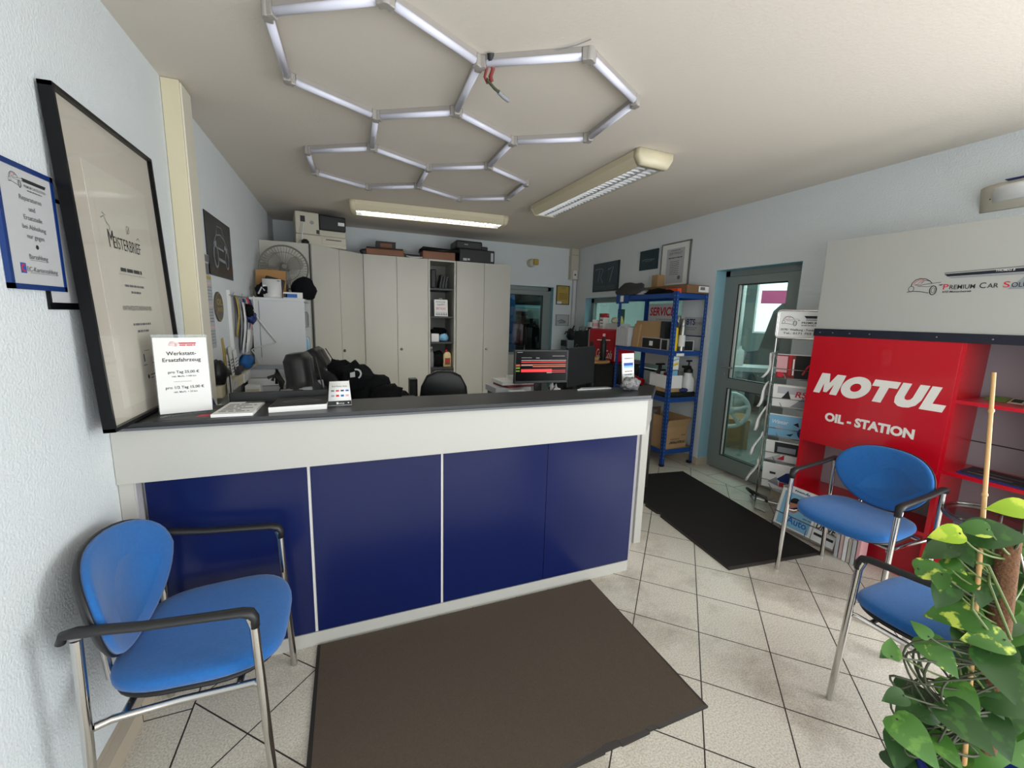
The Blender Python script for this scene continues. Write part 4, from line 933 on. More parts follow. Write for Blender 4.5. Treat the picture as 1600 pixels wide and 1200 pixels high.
def office_chair(label, c, rz):
    g = thing('office_chair', label, 'chair', (c[0], c[1], 0), rz); T = WM[g]
    m = MB(T @ plane((0, -.2, .52), (1, 0, 0), (0, -.12, 1))).m('black_leather'); rg = []
    out = [(-.155, 0), (-.20, .10), (-.215, .25), (-.20, .38), (-.15, .475), (-.06, .515), (.06, .515), (.15, .475), (.20, .38), (.215, .25), (.20, .10), (.155, 0)]
    for k, z in ((.92, -.025), (1, -.012), (1, .012), (.92, .025)): rg.append([(x*k, .26+(y-.26)*k, z+.05*(x/.2)**2) for x, y in out])
    m.rings(rg); m.obj('backrest', g)
    MB(T).m('black_cloth').rbox((0, .05, .43), (.46, .44, .08), 0, .03).obj('seat', g)
    MB(T).m('plastic_black').tube([(0, -.05, .42), (0, -.25, .44), (0, -.26, .62)], .02, 8).obj('back_bracket', g)
    for s_ in (-1, 1):
        MB(T).m('plastic_black').tube([(s_*.2, .05, .45), (s_*.27, .05, .47), (s_*.27, .05, .66)], .018, 8).obj('armrest_post', g)
        MB(T).m('plastic_black').rbox((s_*.27, .03, .66), (.07, .26, .03), 0, .01).obj('armrest', g)
    m = MB(T).m('plastic_black').cyl((0, .03, .1), (0, .03, .43), .028); m.obj('gas_column', g)
    for k in range(5):
        a = 2*PI*k/5; MB(T).m('plastic_black').tube([(0, .03, .11), (.28*math.cos(a), .03+.28*math.sin(a), .07)], [.03, .02], 8).obj('base_arm', g)
        MB(T).m('black').cyl((.27*math.cos(a), .03+.28*math.sin(a), .032), (.30*math.cos(a), .03+.28*math.sin(a), .032), .032, 14).obj('castor', g)
office_chair('black office chair with rounded back in front of the open shelf column', (.83, 3.86), R(-8))
m = MB().m('black').box(.585, .665, 4.25, 4.36, .0, .86, .004); m.m('charcoal').box(.595, .645, 4.248, 4.25, .66, .83); tag(m.obj('computer_tower'), 'dark upright computer tower left of the rounded office chair', 'computer')

# monitors
def monitor(name, label, c, rz, w, h, z0, front):
    g = thing(name, label, 'monitor', (c[0], c[1], .746), rz); T = Matrix.Translation((c[0], c[1], 0)) @ Matrix.Rotation(rz, 4, 'Z') @ plane((0, 0, z0), (1, 0, 0), (0, 0, 1))
    m = MB(T).m('plastic_black').box(-w/2, w/2, 0, h, -.03, 0, .004); m.box(-w*.3, w*.3, h*.15, h*.85, -.06, -.03, .01); m.obj('monitor_case', g)
    if front:
        m = MB(T).m('screen').box(-w/2+.012, w/2-.012, .022, h-.012, 0, .001); m.T = T @ Matrix.Translation((0, 0, .0005))
        sx = lambda t: -w/2+.012+(w-.024)*t
        sy = lambda t: .022+(h-.034)*(1-t)
        m.m('screen_grey').quad(sx(.10), sx(.98), sy(.315), sy(.295)); m.quad(sx(.1), sx(.3), sy(.22), sy(.21)); m.quad(sx(.38), sx(.45), sy(.23), sy(.215)); m.quad(sx(.7), sx(.95), sy(.16), sy(.15)); m.quad(sx(.02), sx(.12), sy(.04), sy(.03))
        m.m('screen_red').quad(sx(.10), sx(.98), sy(.375), sy(.35)); m.quad(sx(.10), sx(.7), sy(.70), sy(.60)); m.quad(sx(.7), sx(.98), sy(.66), sy(.64)); m.quad(sx(.7), sx(.98), sy(.72), sy(.70))
        m.m('screen_orange').quad(sx(.10), sx(.98), sy(.46), sy(.43)); m.quad(sx(.32), sx(.98), sy(.53), sy(.485)); m.quad(sx(.0), sx(.08), sy(.50), sy(.44))
        m.m('screen_grey').quad(sx(.10), sx(.32), sy(.485), sy(.465)); m.m('screen_green').quad(sx(0), sx(.075), sy(.585), sy(.535)); m.quad(sx(0), sx(.075), sy(.68), sy(.64))
        m.m('screen_grey').quad(sx(.6), sx(.7), sy(.74), sy(.715))
        m.obj('screen', g)
    MB(T).m('plastic_black').box(-.03, .03, .747-z0, h*.4, -.085, -.06).obj('stand_column', g)
    MB(T).m('plastic_black').box(-.13, .13, .747-z0, .760-z0, -.18, .05, .004).obj('stand_foot', g); return g
T_desk = None
g = thing('back_desk', 'dark desk in the back room carrying the monitors', 'desk', (1.75, 3.2, 0))
MB().m('charcoal').box(1.16, 2.55, 2.85, 3.75, .715, .745, .003).obj('desk_top', g)
for x, y in ((1.18, 2.87), (2.49, 2.87), (1.18, 3.69), (2.49, 3.69)): MB().m('steel').box(x, x+.04, y, y+.04, 0, .715).obj('leg', g)
monitor('desk_monitor', 'black monitor showing red and orange table rows on its screen', (1.475, 3.02), R(-4), .47, .275, .985, True)
monitor('desk_monitor', 'black monitor seen from its dark side, right of the lit red screen', (1.945, 3.17), R(28), .46, .34, .93, False)
def paper_pile(nm, label, c, sz, mt, rz=0, cat='magazine', grp=None, extra=None): return item(nm, label, cat, c, sz, mt, rz, .001, grp, extra)
lv = .746; lab = ['lowest magazine in the pile left of the lit monitor', 'second lowest magazine in the pile left of the lit monitor', 'dark magazine in the middle of the pile left of the lit monitor', 'red-edged magazine in the pile left of the lit monitor', 'uppermost catalogue in the pile left of the lit monitor']
for i, (h_, mt_, dx, rz) in enumerate(((.06, 'paper', 0, .1), (.05, 'charcoal', -.02, -.1), (.05, 'paper_grey', -.03, .05), (.02, 'wire_red', .05, .2), (.03, 'paper', .03, .05))):
    paper_pile('magazine', lab[i], (1.37+dx, 3.42, lv), (.34, .25, h_), mt_, rz, grp='magazines piled left of the lit monitor'); lv += h_+.001
item('white_carton', 'small white box lying on the magazine pile left of the lit monitor', 'box', (1.40, 3.42, lv), (.12, .1, .035), 'white_plastic')
item('paper_packet', 'bright white packet in front of the magazine pile', 'packet', (1.30, 3.10, .746), (.14, .08, .17), 'paper')
m = MB(Matrix.Translation((1.56, 2.95, .746))).m('paper_grey').blob((0, 0, .10), (.07, .06, .13), .4, 3, 2, flat=.76); tag(m.obj('crumpled_cloth'), 'crumpled grey cloth under the lit monitor', 'cloth')
item('beige_carton', 'small tan packet to the right under the lit monitor', 'packet', (1.66, 2.80, .746), (.10, .04, .19), 'cream_bottle', .05)
m = MB().m('black'); [m.tube([(1.42+.05*k, 2.90, .75), (1.45+.05*k, 2.89, .93), (1.50+.05*k, 2.92, .97), (1.52+.05*k, 2.93, .8)], .006, 6) for k in range(3)]; tag(m.obj('monitor_cables'), 'black cables hanging below the lit monitor', 'cables')

# ------------------------------------------------------------------ on the counter
ZK = 1.1065
T = plane((-.655, 1.862, ZK+.004), (.30, .76, 0), (-.05, .02, 1))
a = Vector((-.668, 1.875, ZK)); b = Vector((-.535, 2.075, ZK))
g = thing('price_sign', 'white table sign with replacement-car prices in a clear holder on the counter', 'sign', (-.6, 1.98, ZK))
T = plane(a, (.86, .50, 0), (0.09, -.15, 1)) if 0 else plane((-.672, 1.925, ZK), (.95, .28, 0), (-.02, .06, 1))
w_, h_ = .163, .295
MB(T).m('paper').box(0, w_, .003, h_, .001, .0025).obj('sign_sheet', g)
m = MB(T @ Matrix.Translation((0, 0, .0026))); car_logo(m, .045, .262, .028, 'ink_red', 'ink_red'); m.m('ink_red').poly([(.075, .276), (.13, .276), (.128, .271), (.078, .271)], .0008); m.m('ink_red').lines(.078, .13, .264, .004, 2)
m.m('charcoal').text('Werkstatt-', w_/2, .228, .0145, 'C', .012); m.text('Ersatzfahrzeug', w_/2, .203, .0145, 'C', .012); m.text('pro Tag 25,00 \u20ac', w_/2+.002, .158, .0105, 'C', .01); m.text('inkl. MwSt. +100 km', w_/2+.002, .143, .0065, 'C', .003); m.quad(.05, .105, .125, .1258, .0012)
m.text('pro 1/2 Tag 15,00 \u20ac', w_/2+.002, .098, .0105, 'C', .01); m.text('inkl. MwSt. + 50 km', w_/2+.002, .082, .0065, 'C', .003); m.obj('lettering', g)
m = MB(T).m('glass_clear'); m.box(-.003, w_+.003, .001, h_+.012, -.002, 0); m.box(-.003, w_+.003, .0005, .003, -.05, .06); m.box(-.003, w_+.003, h_+.004, h_+.012, .0005, .002); m.obj('clear_holder', g)
def flat_on(nm, label, cat, quad, z, h, mt, deco=None):
    m = MB().m(mt).prism(quad, z, z+h)
    if deco:
        o = Vector((*quad[0], z+h)); U = Vector((*quad[1], z+h))-o; V = Vector((*quad[3], z+h))-o; m.T = plane(o, U, V); deco(m, U.length, V.length)
    return tag(m.obj(nm), label, cat)
def d1(m, w, h): m.m('ink_red').quad(w*.62, w*.85, h*.15, h*.3, .0006); m.m('ink_soft').lines(w*.15, w*.85, h*.45, h*.05, 3, .0006); m.lines(w*.15, w*.85, h*.6, h*.05, 5, .0006)
flat_on('flyer', 'dark flyer with a red patch under the price sign', 'flyer', [(-.66, 1.822), (-.485, 1.822), (-.40, 2.06), (-.60, 2.068)], ZK, .0006, 'charcoal', d1)
def d2(m, w, h): m.m('ink').quad(w*.45, w*.98, h*.86, h*.97, .0006); m.m('ink_soft'); [m.lines(w*.1, w*(.6 if k % 2 else .85), h*(.15+.12*k), h*.05, k+4, .0006) for k in range(6)]
flat_on('booklet', 'white booklet lying beside the price sign', 'booklet', [(-.488, 1.832), (-.350, 1.830), (-.345, 2.060), (-.475, 2.064)], ZK+.0007, .012, 'paper', d2)
def d3(m, w, h): m.m('charcoal').quad(.001, w-.001, .001, h-.001, .0004); m.m('charcoal').quad(.001, w-.001, h*.5, h-.001, .0006); m.m('silver_ink').stroke([(w*.15, h*.5), (w*.3, h*.62), (w*.6, h*.66), (w*.85, h*.5)], .006, .0009); m.stroke([(w*.2, h*.45), (w*.8, h*.42)], .004, .0009)
flat_on('catalogue', 'thick catalogue with dark cover lying on the counter left of the card sign', 'catalogue', [(-.302, 1.868), (-.088, 1.888), (-.088, 2.068), (-.29, 2.06)], ZK, .022, 'paper', d3)
# card sign: tent
g = thing('payment_card_sign', 'small white tent sign with payment card symbols on the counter', 'sign', (-.02, 2.0, ZK))
x0, x1, y0_, y1_ = -.086, .012, 1.945, 2.045; zt = ZK+.105
T = plane((x0, y0_, ZK), (1, .04, 0), (0, .045, .1)); w = .098
m = MB(T).m('paper'); m.rings([[(0, 0, -.002), (w, 0, -.002), (w, 0, 0), (0, 0, 0)], [(.008, .112, -.002), (w-.008, .112, -.002), (w-.008, .112, 0), (.008, .112, 0)]]); m.smooth = False
m.m('ink').poly([(0.0005, .0015), (w-.0005, .0015), (w-.002, .021), (.002, .021)], .0006); m.m('paper').quad(.035, .043, .006, .015, .001); m.text('sumup', .055, .007, .007, 'C', .01); m.quad(.082, .087, .008, .013, .001)
m.m('ink_soft').text('Ihre Karte, bitte', w/2, .085, .007, 'C', .005)
for i, c_ in enumerate(('ink_soft', 'ink_red', 'dark_blue', 'mid_blue')): m.m(c_).quad(.014+i*.02, .027+i*.02, .064, .071, .001)
for i, c_ in enumerate(('silver_ink', 'ink_red', 'mid_blue', 'pink')): m.m(c_).quad(.014+i*.02, .027+i*.02, .040, .049, .001)
m.obj('front_face', g)
T = plane((x1+.0, y1_+.004, ZK), (-1, -.04, 0), (0, -.055, .1)); m = MB(T).m('paper'); m.rings([[(0, 0, -.002), (w, 0, -.002), (w, 0, 0), (0, 0, 0)], [(.008, .115, -.002), (w-.008, .115, -.002), (w-.008, .115, 0), (.008, .115, 0)]]); m.smooth = False; m.obj('rear_face', g)
m = MB().m('paper').add([(x1, 1.95, ZK), (x1, 2.045, ZK), (x1-.008, 1.998, zt), (x1-.0015, 1.95, ZK), (x1-.0015, 2.045, ZK), (x1-.0095, 1.998, zt)], [(0, 1, 2), (5, 4, 3), (0, 2, 5, 3), (1, 4, 5, 2), (0, 3, 4, 1)], False); m.obj('side_face', g)
def d4(m, w, h): m.m('ink_soft'); [m.lines(w*.1, w*.9, h*(.2+.15*k), h*.06, k+8, .0006) for k in range(4)]
flat_on('receipt_sheet', 'white sheet of paper lying at the right end of the counter', 'paper', [(1.235, 2.045), (1.475, 2.055), (1.47, 2.092), (1.29, 2.094)], ZK, .006, 'paper_grey', d4)
g = thing('leaflet_holder', 'tall white leaflet stand at the right end of the counter', 'leaflet holder', (1.60, 2.06, ZK))
T = plane((1.545, 2.045, ZK), (.97, .24, 0), (-.06, .05, 1)); w, h = .108, .212
m = MB(T).m('paper').box(0, w, .004, h, .001, .006); m.T = T @ Matrix.Translation((0, 0, .0062)); m.m('ink_soft').text('PREMIUM CAR', .062, .178, .008, 'C', .01); m.stroke([(.012, .176), (.02, .186), (.03, .176)], .002); m.m('ink_blue').quad(.012, .098, .138, .155); m.m('sky_blue').quad(.012, .098, .125, .138); m.m('ink_soft'); [m.lines(.02, .09, .10-.02*k, .006, 30+k) for k in range(4)]; m.m('ink_blue').quad(.04, .095, .02, .034)
m.obj('leaflet', g)
MB(T).m('glass_clear').box(-.004, w+.004, 0, .09, .008, .011).obj('clear_pocket', g); MB(T).m('glass_clear').box(-.004, w+.004, 0, .003, -.06, .01).obj('holder_foot', g)
m = MB(Matrix.Translation((1.56, 1.99, ZK))).m('rock').blob((0, 0, .036), (.062, .036, .042), .38, 2.2, 3, 26, 16, flat=.85); tag(m.obj('mineral_rock'), 'grey sparkling rock on the counter in front of the leaflet stand', 'rock')

# ------------------------------------------------------------------ back wall and right wall pictures
def framed(nm, label, T, w, h, fr, fm, sheet, deco, b=.012, cat='picture frame', gl=False):
    g = thing(nm, label, cat, T.translation)
    m = MB(T).m(fm)
    for a in ((0, w, 0, b), (0, w, h-b, h), (0, b, 0, h), (w-b, w, 0, h)): m.box(a[0], a[1], a[2], a[3], .001, fr)
    m.obj('frame', g)
    m = MB(T).m(sheet).box(b*.8, w-b*.8, b*.8, h-b*.8, .001, fr*.6); m.T = T @ Matrix.Translation((0, 0, fr*.6+.0003)); deco(m); m.obj('sheet', g)
    return g
def dg(m):
    m.m('ink_soft').text('AUTO', .125, .255, .02, 'C', .01); m.m('gold').quad(.03, .22, .19, .235); m.m('leather_brown'); [m.lines(.05, .2, .17-.022*k, .008, k) for k in range(5)]; m.m('paper').quad(.015, .10, .012, .05)
framed('framed_certificate', 'gold framed certificate between the back door and the corner', B_plane(3.12, 1.735), .235, .30, .015, 'dark_green', 'gold', dg)
def dp(m): m.m('charcoal'); m.stroke([(.04, .06), (.07, .09), (.11, .095), (.15, .08), (.18, .07), (.175, .05), (.05, .045)], .008); m.m('grey_plastic').poly([(.07, .055), (.17, .055), (.17, .075), (.1, .088), (.07, .08)]); m.m('silver_ink').lines(.02, .05, .065, .015, 2)
framed('framed_drawing', 'small white framed drawing below the gold certificate', B_plane(3.13, 1.40), .235, .178, .018, 'grey_plastic', 'paper_grey', dp, .008)
g = thing('alarm_light', 'small amber and grey lamp on the back wall over the back door', 'lamp', (2.68, YB, 2.33))
MB(plane((2.655, YB-.001, 2.335), (1, 0, 0), (0, 0, 1))).m('beige_plastic').lathe((0, 0, 0), [(.062, 0), (.062, .05), (.05, .09)], 24).obj('lamp_base', g)
MB().m('gold').box(2.66, 2.74, YB-.13, YB-.05, 2.305, 2.39, .012).obj('amber_lens', g)
g = thing('junction_box', 'beige corner junction box with conduit in the back right corner', 'junction box', (3.39, YB-.05, 2.1))
MB().m('beige_plastic').box(3.32, 3.455, YB-.09, YB-.002, 2.13, 2.50, .004).obj('duct_cover', g); MB().m('beige_plastic').box(3.325, 3.452, YB-.085, YB-.002, 2.505, ZC-.003, .003).obj('duct_end', g)
m = MB().m('white_plastic').box(3.355, 3.42, YB-.105, YB-.09, 2.14, 2.27, .004); m.m('charcoal').box(3.375, 3.402, YB-.107, YB-.105, 2.19, 2.215); m.obj('switch', g)
MB().m('white_board').box(3.40, 3.452, YB-.05, YB-.002, 0.1, 2.125, .002).obj('conduit', g)

T = R_plane(5.45, 1.915)
m = MB(T).m('poster_teal').box(0, .635, 0, .405, .001, .012); m.T = T @ Matrix.Translation((0, 0, .0123))
m.m('silver_ink').stroke([(.06, .32), (.18, .33), (.14, .15)], .012); m.stroke([(.20, .33), (.26, .30), (.20, .20), (.26, .12)], .010); m.stroke([(.38, .30), (.50, .33), (.43, .13)], .014); m.m('dark_green').quad(.33, .36, .05, .39)
m.m('ink_soft'); [m.lines(.04, .56, .03+.02*k, .007, k+50) for k in range(3)]; m.m('black').quad(.61, .635, 0, .405, .001)
tag(m.obj('dark_poster'), 'dark teal poster on the right wall nearest the back corner', 'poster')
T = R_plane(4.392, 2.135)
m = MB(T).m('poster_teal').box(0, .325, 0, .232, .001, .015); m.T = T @ Matrix.Translation((0, 0, .0153)); m.m('silver_ink').stroke([(.05, .11), (.10, .125), (.18, .12), (.27, .115)], .006); m.lines(.10, .24, .10, .005, 8)
tag(m.obj('dark_poster'), 'small dark picture between the teal poster and the large certificate', 'poster')
def dz(m):
    m.m('paper_grey').quad(.09, .36, .03, .41, .0004); m.m('ink_soft').text('ZERTIFIKAT', .225, .345, .026, 'C', .006, w=.20); m.lines(.15, .30, .385, .008, 1); m.m('ink').lines(.12, .33, .305, .009, 2); m.m('ink_soft'); [m.lines(.15, .29, .265-.02*k, .007, k+3) for k in range(8)]; m.poly(arc(.30, .09, .022, 0, 350, 16), .0012)
framed('framed_certificate', 'large silver framed certificate on the right wall above the blue rack', R_plane(4.005, 1.915), .445, .475, .02, 'steel', 'paper', dz, .012)
def sign(nm, label, y, z, w, h, deco, mt='paper_grey'):
    T = R_plane(y, z); m = MB(T).m(mt).box(0, w, 0, h, .001, .006); m.T = T @ Matrix.Translation((0, 0, .0063)); deco(m); return tag(m.obj(nm), label, 'sign')
m = MB(R_plane(4.16, 1.0)).m('white_board').box(0, .50, 0, .72, .008, .014); T = R_plane(4.16, 1.0); m.T = T @ Matrix.Translation((0, 0, .0143)); m.m('ink_red').text('SERVICE', .235, .585, .095, 'C', .03, .12, w=.40); m.m('ink_soft').text('Ihr Partner f\u00fcr Service', .28, .53, .02, 'C', .006); m.m('ink').text('elfmeister', .26, .475, .035, 'C', .03, .2, w=.22)
[m.m('ink_soft').lines(.05, .45, .42-.03*k, .01, k+70) for k in range(6)]
tag(m.obj('service_sign'), 'white service sign board behind the blue rack', 'sign')
def ds(m):
    m.m('dark_blue').text('BTS', .03, .125, .062, 'L', .03, .05, w=.12); m.m('ink_soft').text('EXPERTE', .155, .125, .03, 'L', .004, w=.13); m.lines(.02, .18, .09, .006, 3); m.lines(.02, .16, .07, .006, 4); m.m('ink_pale').stroke(arc(.25, .075, .03, 0, 360, 16), .008); m.m('dark_blue').quad(0, .30, .0, .012)
sign('expert_sign', 'small white expert sign on the right wall at the near end of the blue rack', 3.56, 1.365, .30, .205, ds)

# ------------------------------------------------------------------ blue shelving rack
g = thing('shelving_rack', 'blue metal shelving rack with chipboard shelves against the right wall', 'shelf', (3.25, 3.73, 0))
rx0, rx1, ry0, ry1, rh = 3.035, 3.452, 3.262, 4.19, 1.815; pw = .038
for x, sx in ((rx0, 1), (rx1, -1)):
    for y, sy in ((ry0, 1), (ry1, -1)):
        m = MB().m('rack_blue'); xx = sorted((x, x+sx*pw)); yy = sorted((y, y+sy*pw)); t = .003
        m.box(xx[0], xx[1], *sorted((y, y+sy*t)), 0, rh); m.box(*sorted((x, x+sx*t)), yy[0], yy[1], 0, rh)
        m.m('steel')
        for k in range(44):
            z = .09+k*.039
            a = x+sx*.02; b = y+sy*.02
            m.box(a-.004, a+.004, *sorted((y-sy*.0004, y)), z, z+.012); m.box(*sorted((x-sx*.0004, x)), b-.004, b+.004, z, z+.012)
        p = m.obj('upright', g)
        MB().m('black').box(xx[0]-.001, xx[1]+.001, yy[0]-.001, yy[1]+.001, -.0005, .025).obj('foot_cap', p)
RS = (1.795, 1.218, .735, .178)
for z in RS:
    m = MB().m('chipboard').box(rx0+.004, rx1-.004, ry0+.004, ry1-.004, z-.009, z); m.obj('shelf_board', g)
    m = MB().m('rack_blue')
    for x in (rx0+.0035, rx1-.0065): m.box(x, x+.003, ry0+.004, ry1-.004, z-.045, z+.004); 
    for y in (ry0+.0035, ry1-.0065): m.box(rx0+.004, rx1-.004, y, y+.003, z-.045, z+.004)
    m.obj('shelf_beam', g)
# top
def long_box():
    c = (3.27, 3.48); m = MB(Matrix.Translation((c[0], c[1], 1.8)) @ Matrix.Rotation(R(-82), 4, 'Z')).m('cardboard_dark').rbox((-.02, 0, 0), (.78, .17, .085), 0, .003); m.m('paper').rbox((.372, -.02, .02), (.001, .09, .06)); m.m('ink').rbox((.3735, -.035, .03), (.0012, .03, .035))
    m.m('paper_grey').rbox((.375, .06, .02), (.02, .03, .05)); return tag(m.obj('long_carton'), 'long flat brown carton with a white label on top of the blue rack', 'box')
m = MB().m('cardboard_dark').box(3.12, 3.405, 3.22, 3.98, 1.801, 1.883, .003); m.m('paper').box(3.27, 3.40, 3.2185, 3.22, 1.815, 1.872); m.m('ink_soft').box(3.29, 3.35, 3.2178, 3.2185, 1.835, 1.865); tag(m.obj('long_carton'), 'long flat brown carton with a white label on top of the blue rack', 'box')
item('small_white_box', 'small white box beside the end of the long carton on the rack top', 'box', (3.43, 3.30, 1.816), (.03, .06, .06), 'white_plastic')
item('beige_carton', 'small upright beige carton standing on the long carton on the rack top', 'box', (3.40, 3.97, 1.885), (.10, .10, .16), 'cardboard')
m = MB(Matrix.Translation((3.10, 4.08, 1.801))).m('grey_cloth').blob((0, -.03, .05), (.10, .24, .085), .45, 1.8, 3, flat=.55); tag(m.obj('car_part'), 'grey bent car trim part at the far end of the rack top', 'car part')
m = MB(Matrix.Translation((3.075, 3.68, 1.801))).m('black_cloth').blob((0, 0, .015), (.04, .36, .035), .5, 3, 8, flat=.4); tag(m.obj('work_jacket'), 'flat black work jacket along the front of the rack top', 'jacket')
m = MB(Matrix.Translation((3.055, 3.62, 1.801))).m('paper_grey').blob((0, .17, .015), (.018, .13, .03), .4, 4, 2, flat=.45); tag(m.obj('crumpled_paper'), 'crumpled pale paper on the black jacket on the rack top', 'paper')
item('orange_box', 'flat orange-red box at the front edge of the rack top', 'box', (3.09, 3.37, 1.801), (.05, .17, .045), 'orange')
m = MB(plane((rx0-.002, 4.22, 1.76), (0, -1, 0), (0, 0, 1))).m('rack_blue').box(-.02, .22, -.05, .06, 0, .003); m.m('paper').box(.06, .12, -.03, .04, .003, .004); tag(m.obj('rack_plate'), 'blue plate with a white sticker at the far top corner of the rack', 'plate')
# shelf two
z = RS[1]+.0005
for i in range(5): item('white_binder', 'one of the five white binders standing at the far end of the rack shelf', 'folder', (3.13, 3.965+.046*i, z), (.24, .043, .215+.012*(i % 2)), 'paper_grey', 0, .002, 'white binders on the rack')
m = MB(plane((3.07, 3.92, z), (0, -1, 0), (.10, 0, 1))).m('cardboard').box(0, .42, 0, .30, -.02, 0); m.m('cardboard').box(.0, .10, 0, .26, .0, .02); tag(m.obj('flat_cardboard'), 'opened tan cardboard standing behind the black boxes on the rack', 'cardboard')
item('brown_carton', 'small brown carton with a white label above the long black box', 'box', (3.16, 3.62, z+.125), (.12, .15, .125), 'cardboard_dark', 0, .002, None, lambda m: m.m('paper').rbox((-.0605, .0, .03), (.001, .07, .075)))
item('black_carton', 'long black carton with white edges and a white label on the rack', 'box', (3.16, 3.615, z), (.18, .30, .122), 'paper_grey', 0, .002, None, lambda m: (m.m('black').rbox((-.0905, 0, .008), (.001, .285, .106)), m.m('paper').rbox((-.0915, .0, .035), (.001, .055, .05))))
item('black_carton', 'black and white carton beside the rack upright, right of the long one', 'box', (3.16, 3.40, z), (.18, .11, .118), 'paper_grey', 0, .002, None, lambda m: m.m('black').rbox((-.0905, .01, .008), (.001, .08, .1)))
item('black_carton', 'black and white carton behind the spray cans on the rack', 'box', (3.27, 3.34, z), (.16, .10, .112), 'paper_grey', 0, .002, None, lambda m: m.m('black').rbox((.01, -.0505, .008), (.11, .001, .095)))
def spray(label, x, y, r, h, c1, cap, lbl=None):
    g = thing('spray_can', label, 'spray can', (x, y, z), 0, 'spray cans on the rack'); T = Matrix.Translation((x, y, z))
    m = MB(T).m(c1).lathe((0, 0, 0), [(r, 0), (r, h*.72), (r*.8, h*.80)], 18); 
    if lbl: m.m(lbl).lathe((0, 0, h*.15), [(r+.0006, 0), (r+.0006, h*.35)], 18)
    m.obj('can_body', g); MB(T).m(cap).lathe((0, 0, h*.80), [(r*.8, 0), (r*.8, h*.16), (r*.55, h*.2)], 16).obj('cap', g)
spray('teal spray can nearest the front upright of the rack', 3.085, 3.315, .026, .25, 'teal', 'charcoal'); spray('yellow and blue spray can on the rack', 3.125, 3.325, .027, .30, 'yellow', 'charcoal', 'yellow')
spray('tall silver spray can at the end of the rack shelf', 3.19, 3.30, .033, .33, 'steel', 'steel', 'paper'); spray('silver spray can with a grey cap behind the tall one', 3.20, 3.38, .033, .36, 'grey_plastic', 'steel')
item('dark_carton', 'dark carton behind the spray cans by the front upright', 'box', (3.13, 3.47, z), (.1, .06, .30), 'charcoal')
# labels stuck on the rack
m = MB(plane((3.10, 3.2615, 1.172), (1, 0, 0), (0, 0, 1))).m('paper').box(0, .10, 0, .028, 0.002, .003); tag(m.obj('price_label'), 'small white label on the front beam of the second rack shelf', 'label')
m = MB(plane((3.075, 3.285, 1.03), (1, 0, 0), (0, 0, 1))).m('paper').box(0, .09, 0, .13, 0, .002); m.m('yellow').poly([(.005, .03), (.08, .05), (.08, .075), (.005, .055)], .003); m.m('sky_blue').poly([(.005, .085), (.085, .105), (.085, .12), (.005, .1)], .003); tag(m.obj('shelf_card'), 'white card with yellow and blue print hanging under the second rack shelf', 'card')
m = MB(plane((3.085, 3.30, .87), (1, 0, 0), (0, 0, 1))).m('sky_blue').box(0, .09, 0, .15, 0, .003); m.m('teal').poly([(.0, .0), (.08, .0), (.0, .10)], .004); m.m('black').box(.09, .10, 0, .15, -.02, .003); tag(m.obj('shelf_card'), 'blue picture card hanging behind the white carton on the rack', 'card')
# shelf three
z = RS[2]+.0005
item('black_case', 'flat black plastic case on the third rack shelf', 'case', (3.24, 3.45, z), (.38, .34, .055), 'black', 0, .015)
item('brown_carton', 'flat brown carton under the white carton on the third rack shelf', 'box', (3.15, 3.42, z+.056), (.21, .25, .04), 'cardboard')
g = thing('white_carton', 'open white carton with odds and ends on the third rack shelf', 'box', (3.14, 3.42, z+.097)); T = Matrix.Translation((3.145, 3.43, z+.097)) @ Matrix.Rotation(R(-6), 4, 'Z')
m = MB(T).m('paper')
for a in ((-.10, .10, -.14, -.137), (-.10, .10, .137, .14), (-.10, -.097, -.14, .14), (.097, .10, -.14, .14)): m.box(*a, 0, .135)
m.box(-.10, .10, -.14, .14, 0, .003); m.obj('carton_body', g)
for i, (y, mt_, h_) in enumerate(((3.50, 'charcoal', .17), (3.44, 'paper_grey', .16), (3.38, 'wire_red', .155))): item('spare_part', ['dark part sticking up at the far side of the white carton', 'pale part in the middle of the white carton', 'reddish part at the near side of the white carton'][i], 'car part', (3.14, y, z+.101), (.12, .04, h_), mt_, .2, .01)
g = thing('pump_sprayer', 'white pump sprayer bottle with black head on the third rack shelf', 'spray bottle', (3.36, 3.37, z+.056)); T = Matrix.Translation((3.365, 3.345, z+.056))
MB(T).m('white_plastic').lathe((0, 0, 0), [(.066, 0), (.07, .01), (.07, .10), (.062, .135), (.042, .165), (.04, .20)], 24).obj('bottle_body', g)
m = MB(T).m('black').lathe((0, 0, .195), [(.046, 0), (.046, .035), (.03, .05)], 18); m.box(-.06, .02, -.018, .018, .24, .27, .006); m.cyl((-.06, 0, .255), (-.085, 0, .262), .012, 10); m.tube([(0, 0, .26), (0, 0, .315)], .008, 8); m.box(-.035, .035, -.01, .01, .31, .328, .004); m.tube([(.03, 0, .25), (.055, 0, .21), (.05, 0, .13)], .008, 8); m.obj('pump_head', g)
m = MB(Matrix.Translation((3.27, 3.30, z+.056))).m('dark_blue').blob((0, 0, .018), (.06, .035, .022), .3, 3, 2, flat=.8); tag(m.obj('blue_cloth'), 'dark blue cloth in front of the pump sprayer', 'cloth')
m = MB(Matrix.Translation((3.13, 3.98, z))).m('black').rbox((0, .03, 0), (.14, .24, .12), 0, .01); m.m('charcoal').tube([(0, -.05, .12), (.0, .0, .22), (.0, .10, .30)], .012, 8); tag(m.obj('power_tool'), 'black tool case with cables at the far end of the third rack shelf', 'tool')
g = thing('red_tool', 'small red and black power tool at the front of the third rack shelf', 'tool', (3.08, 3.80, z))
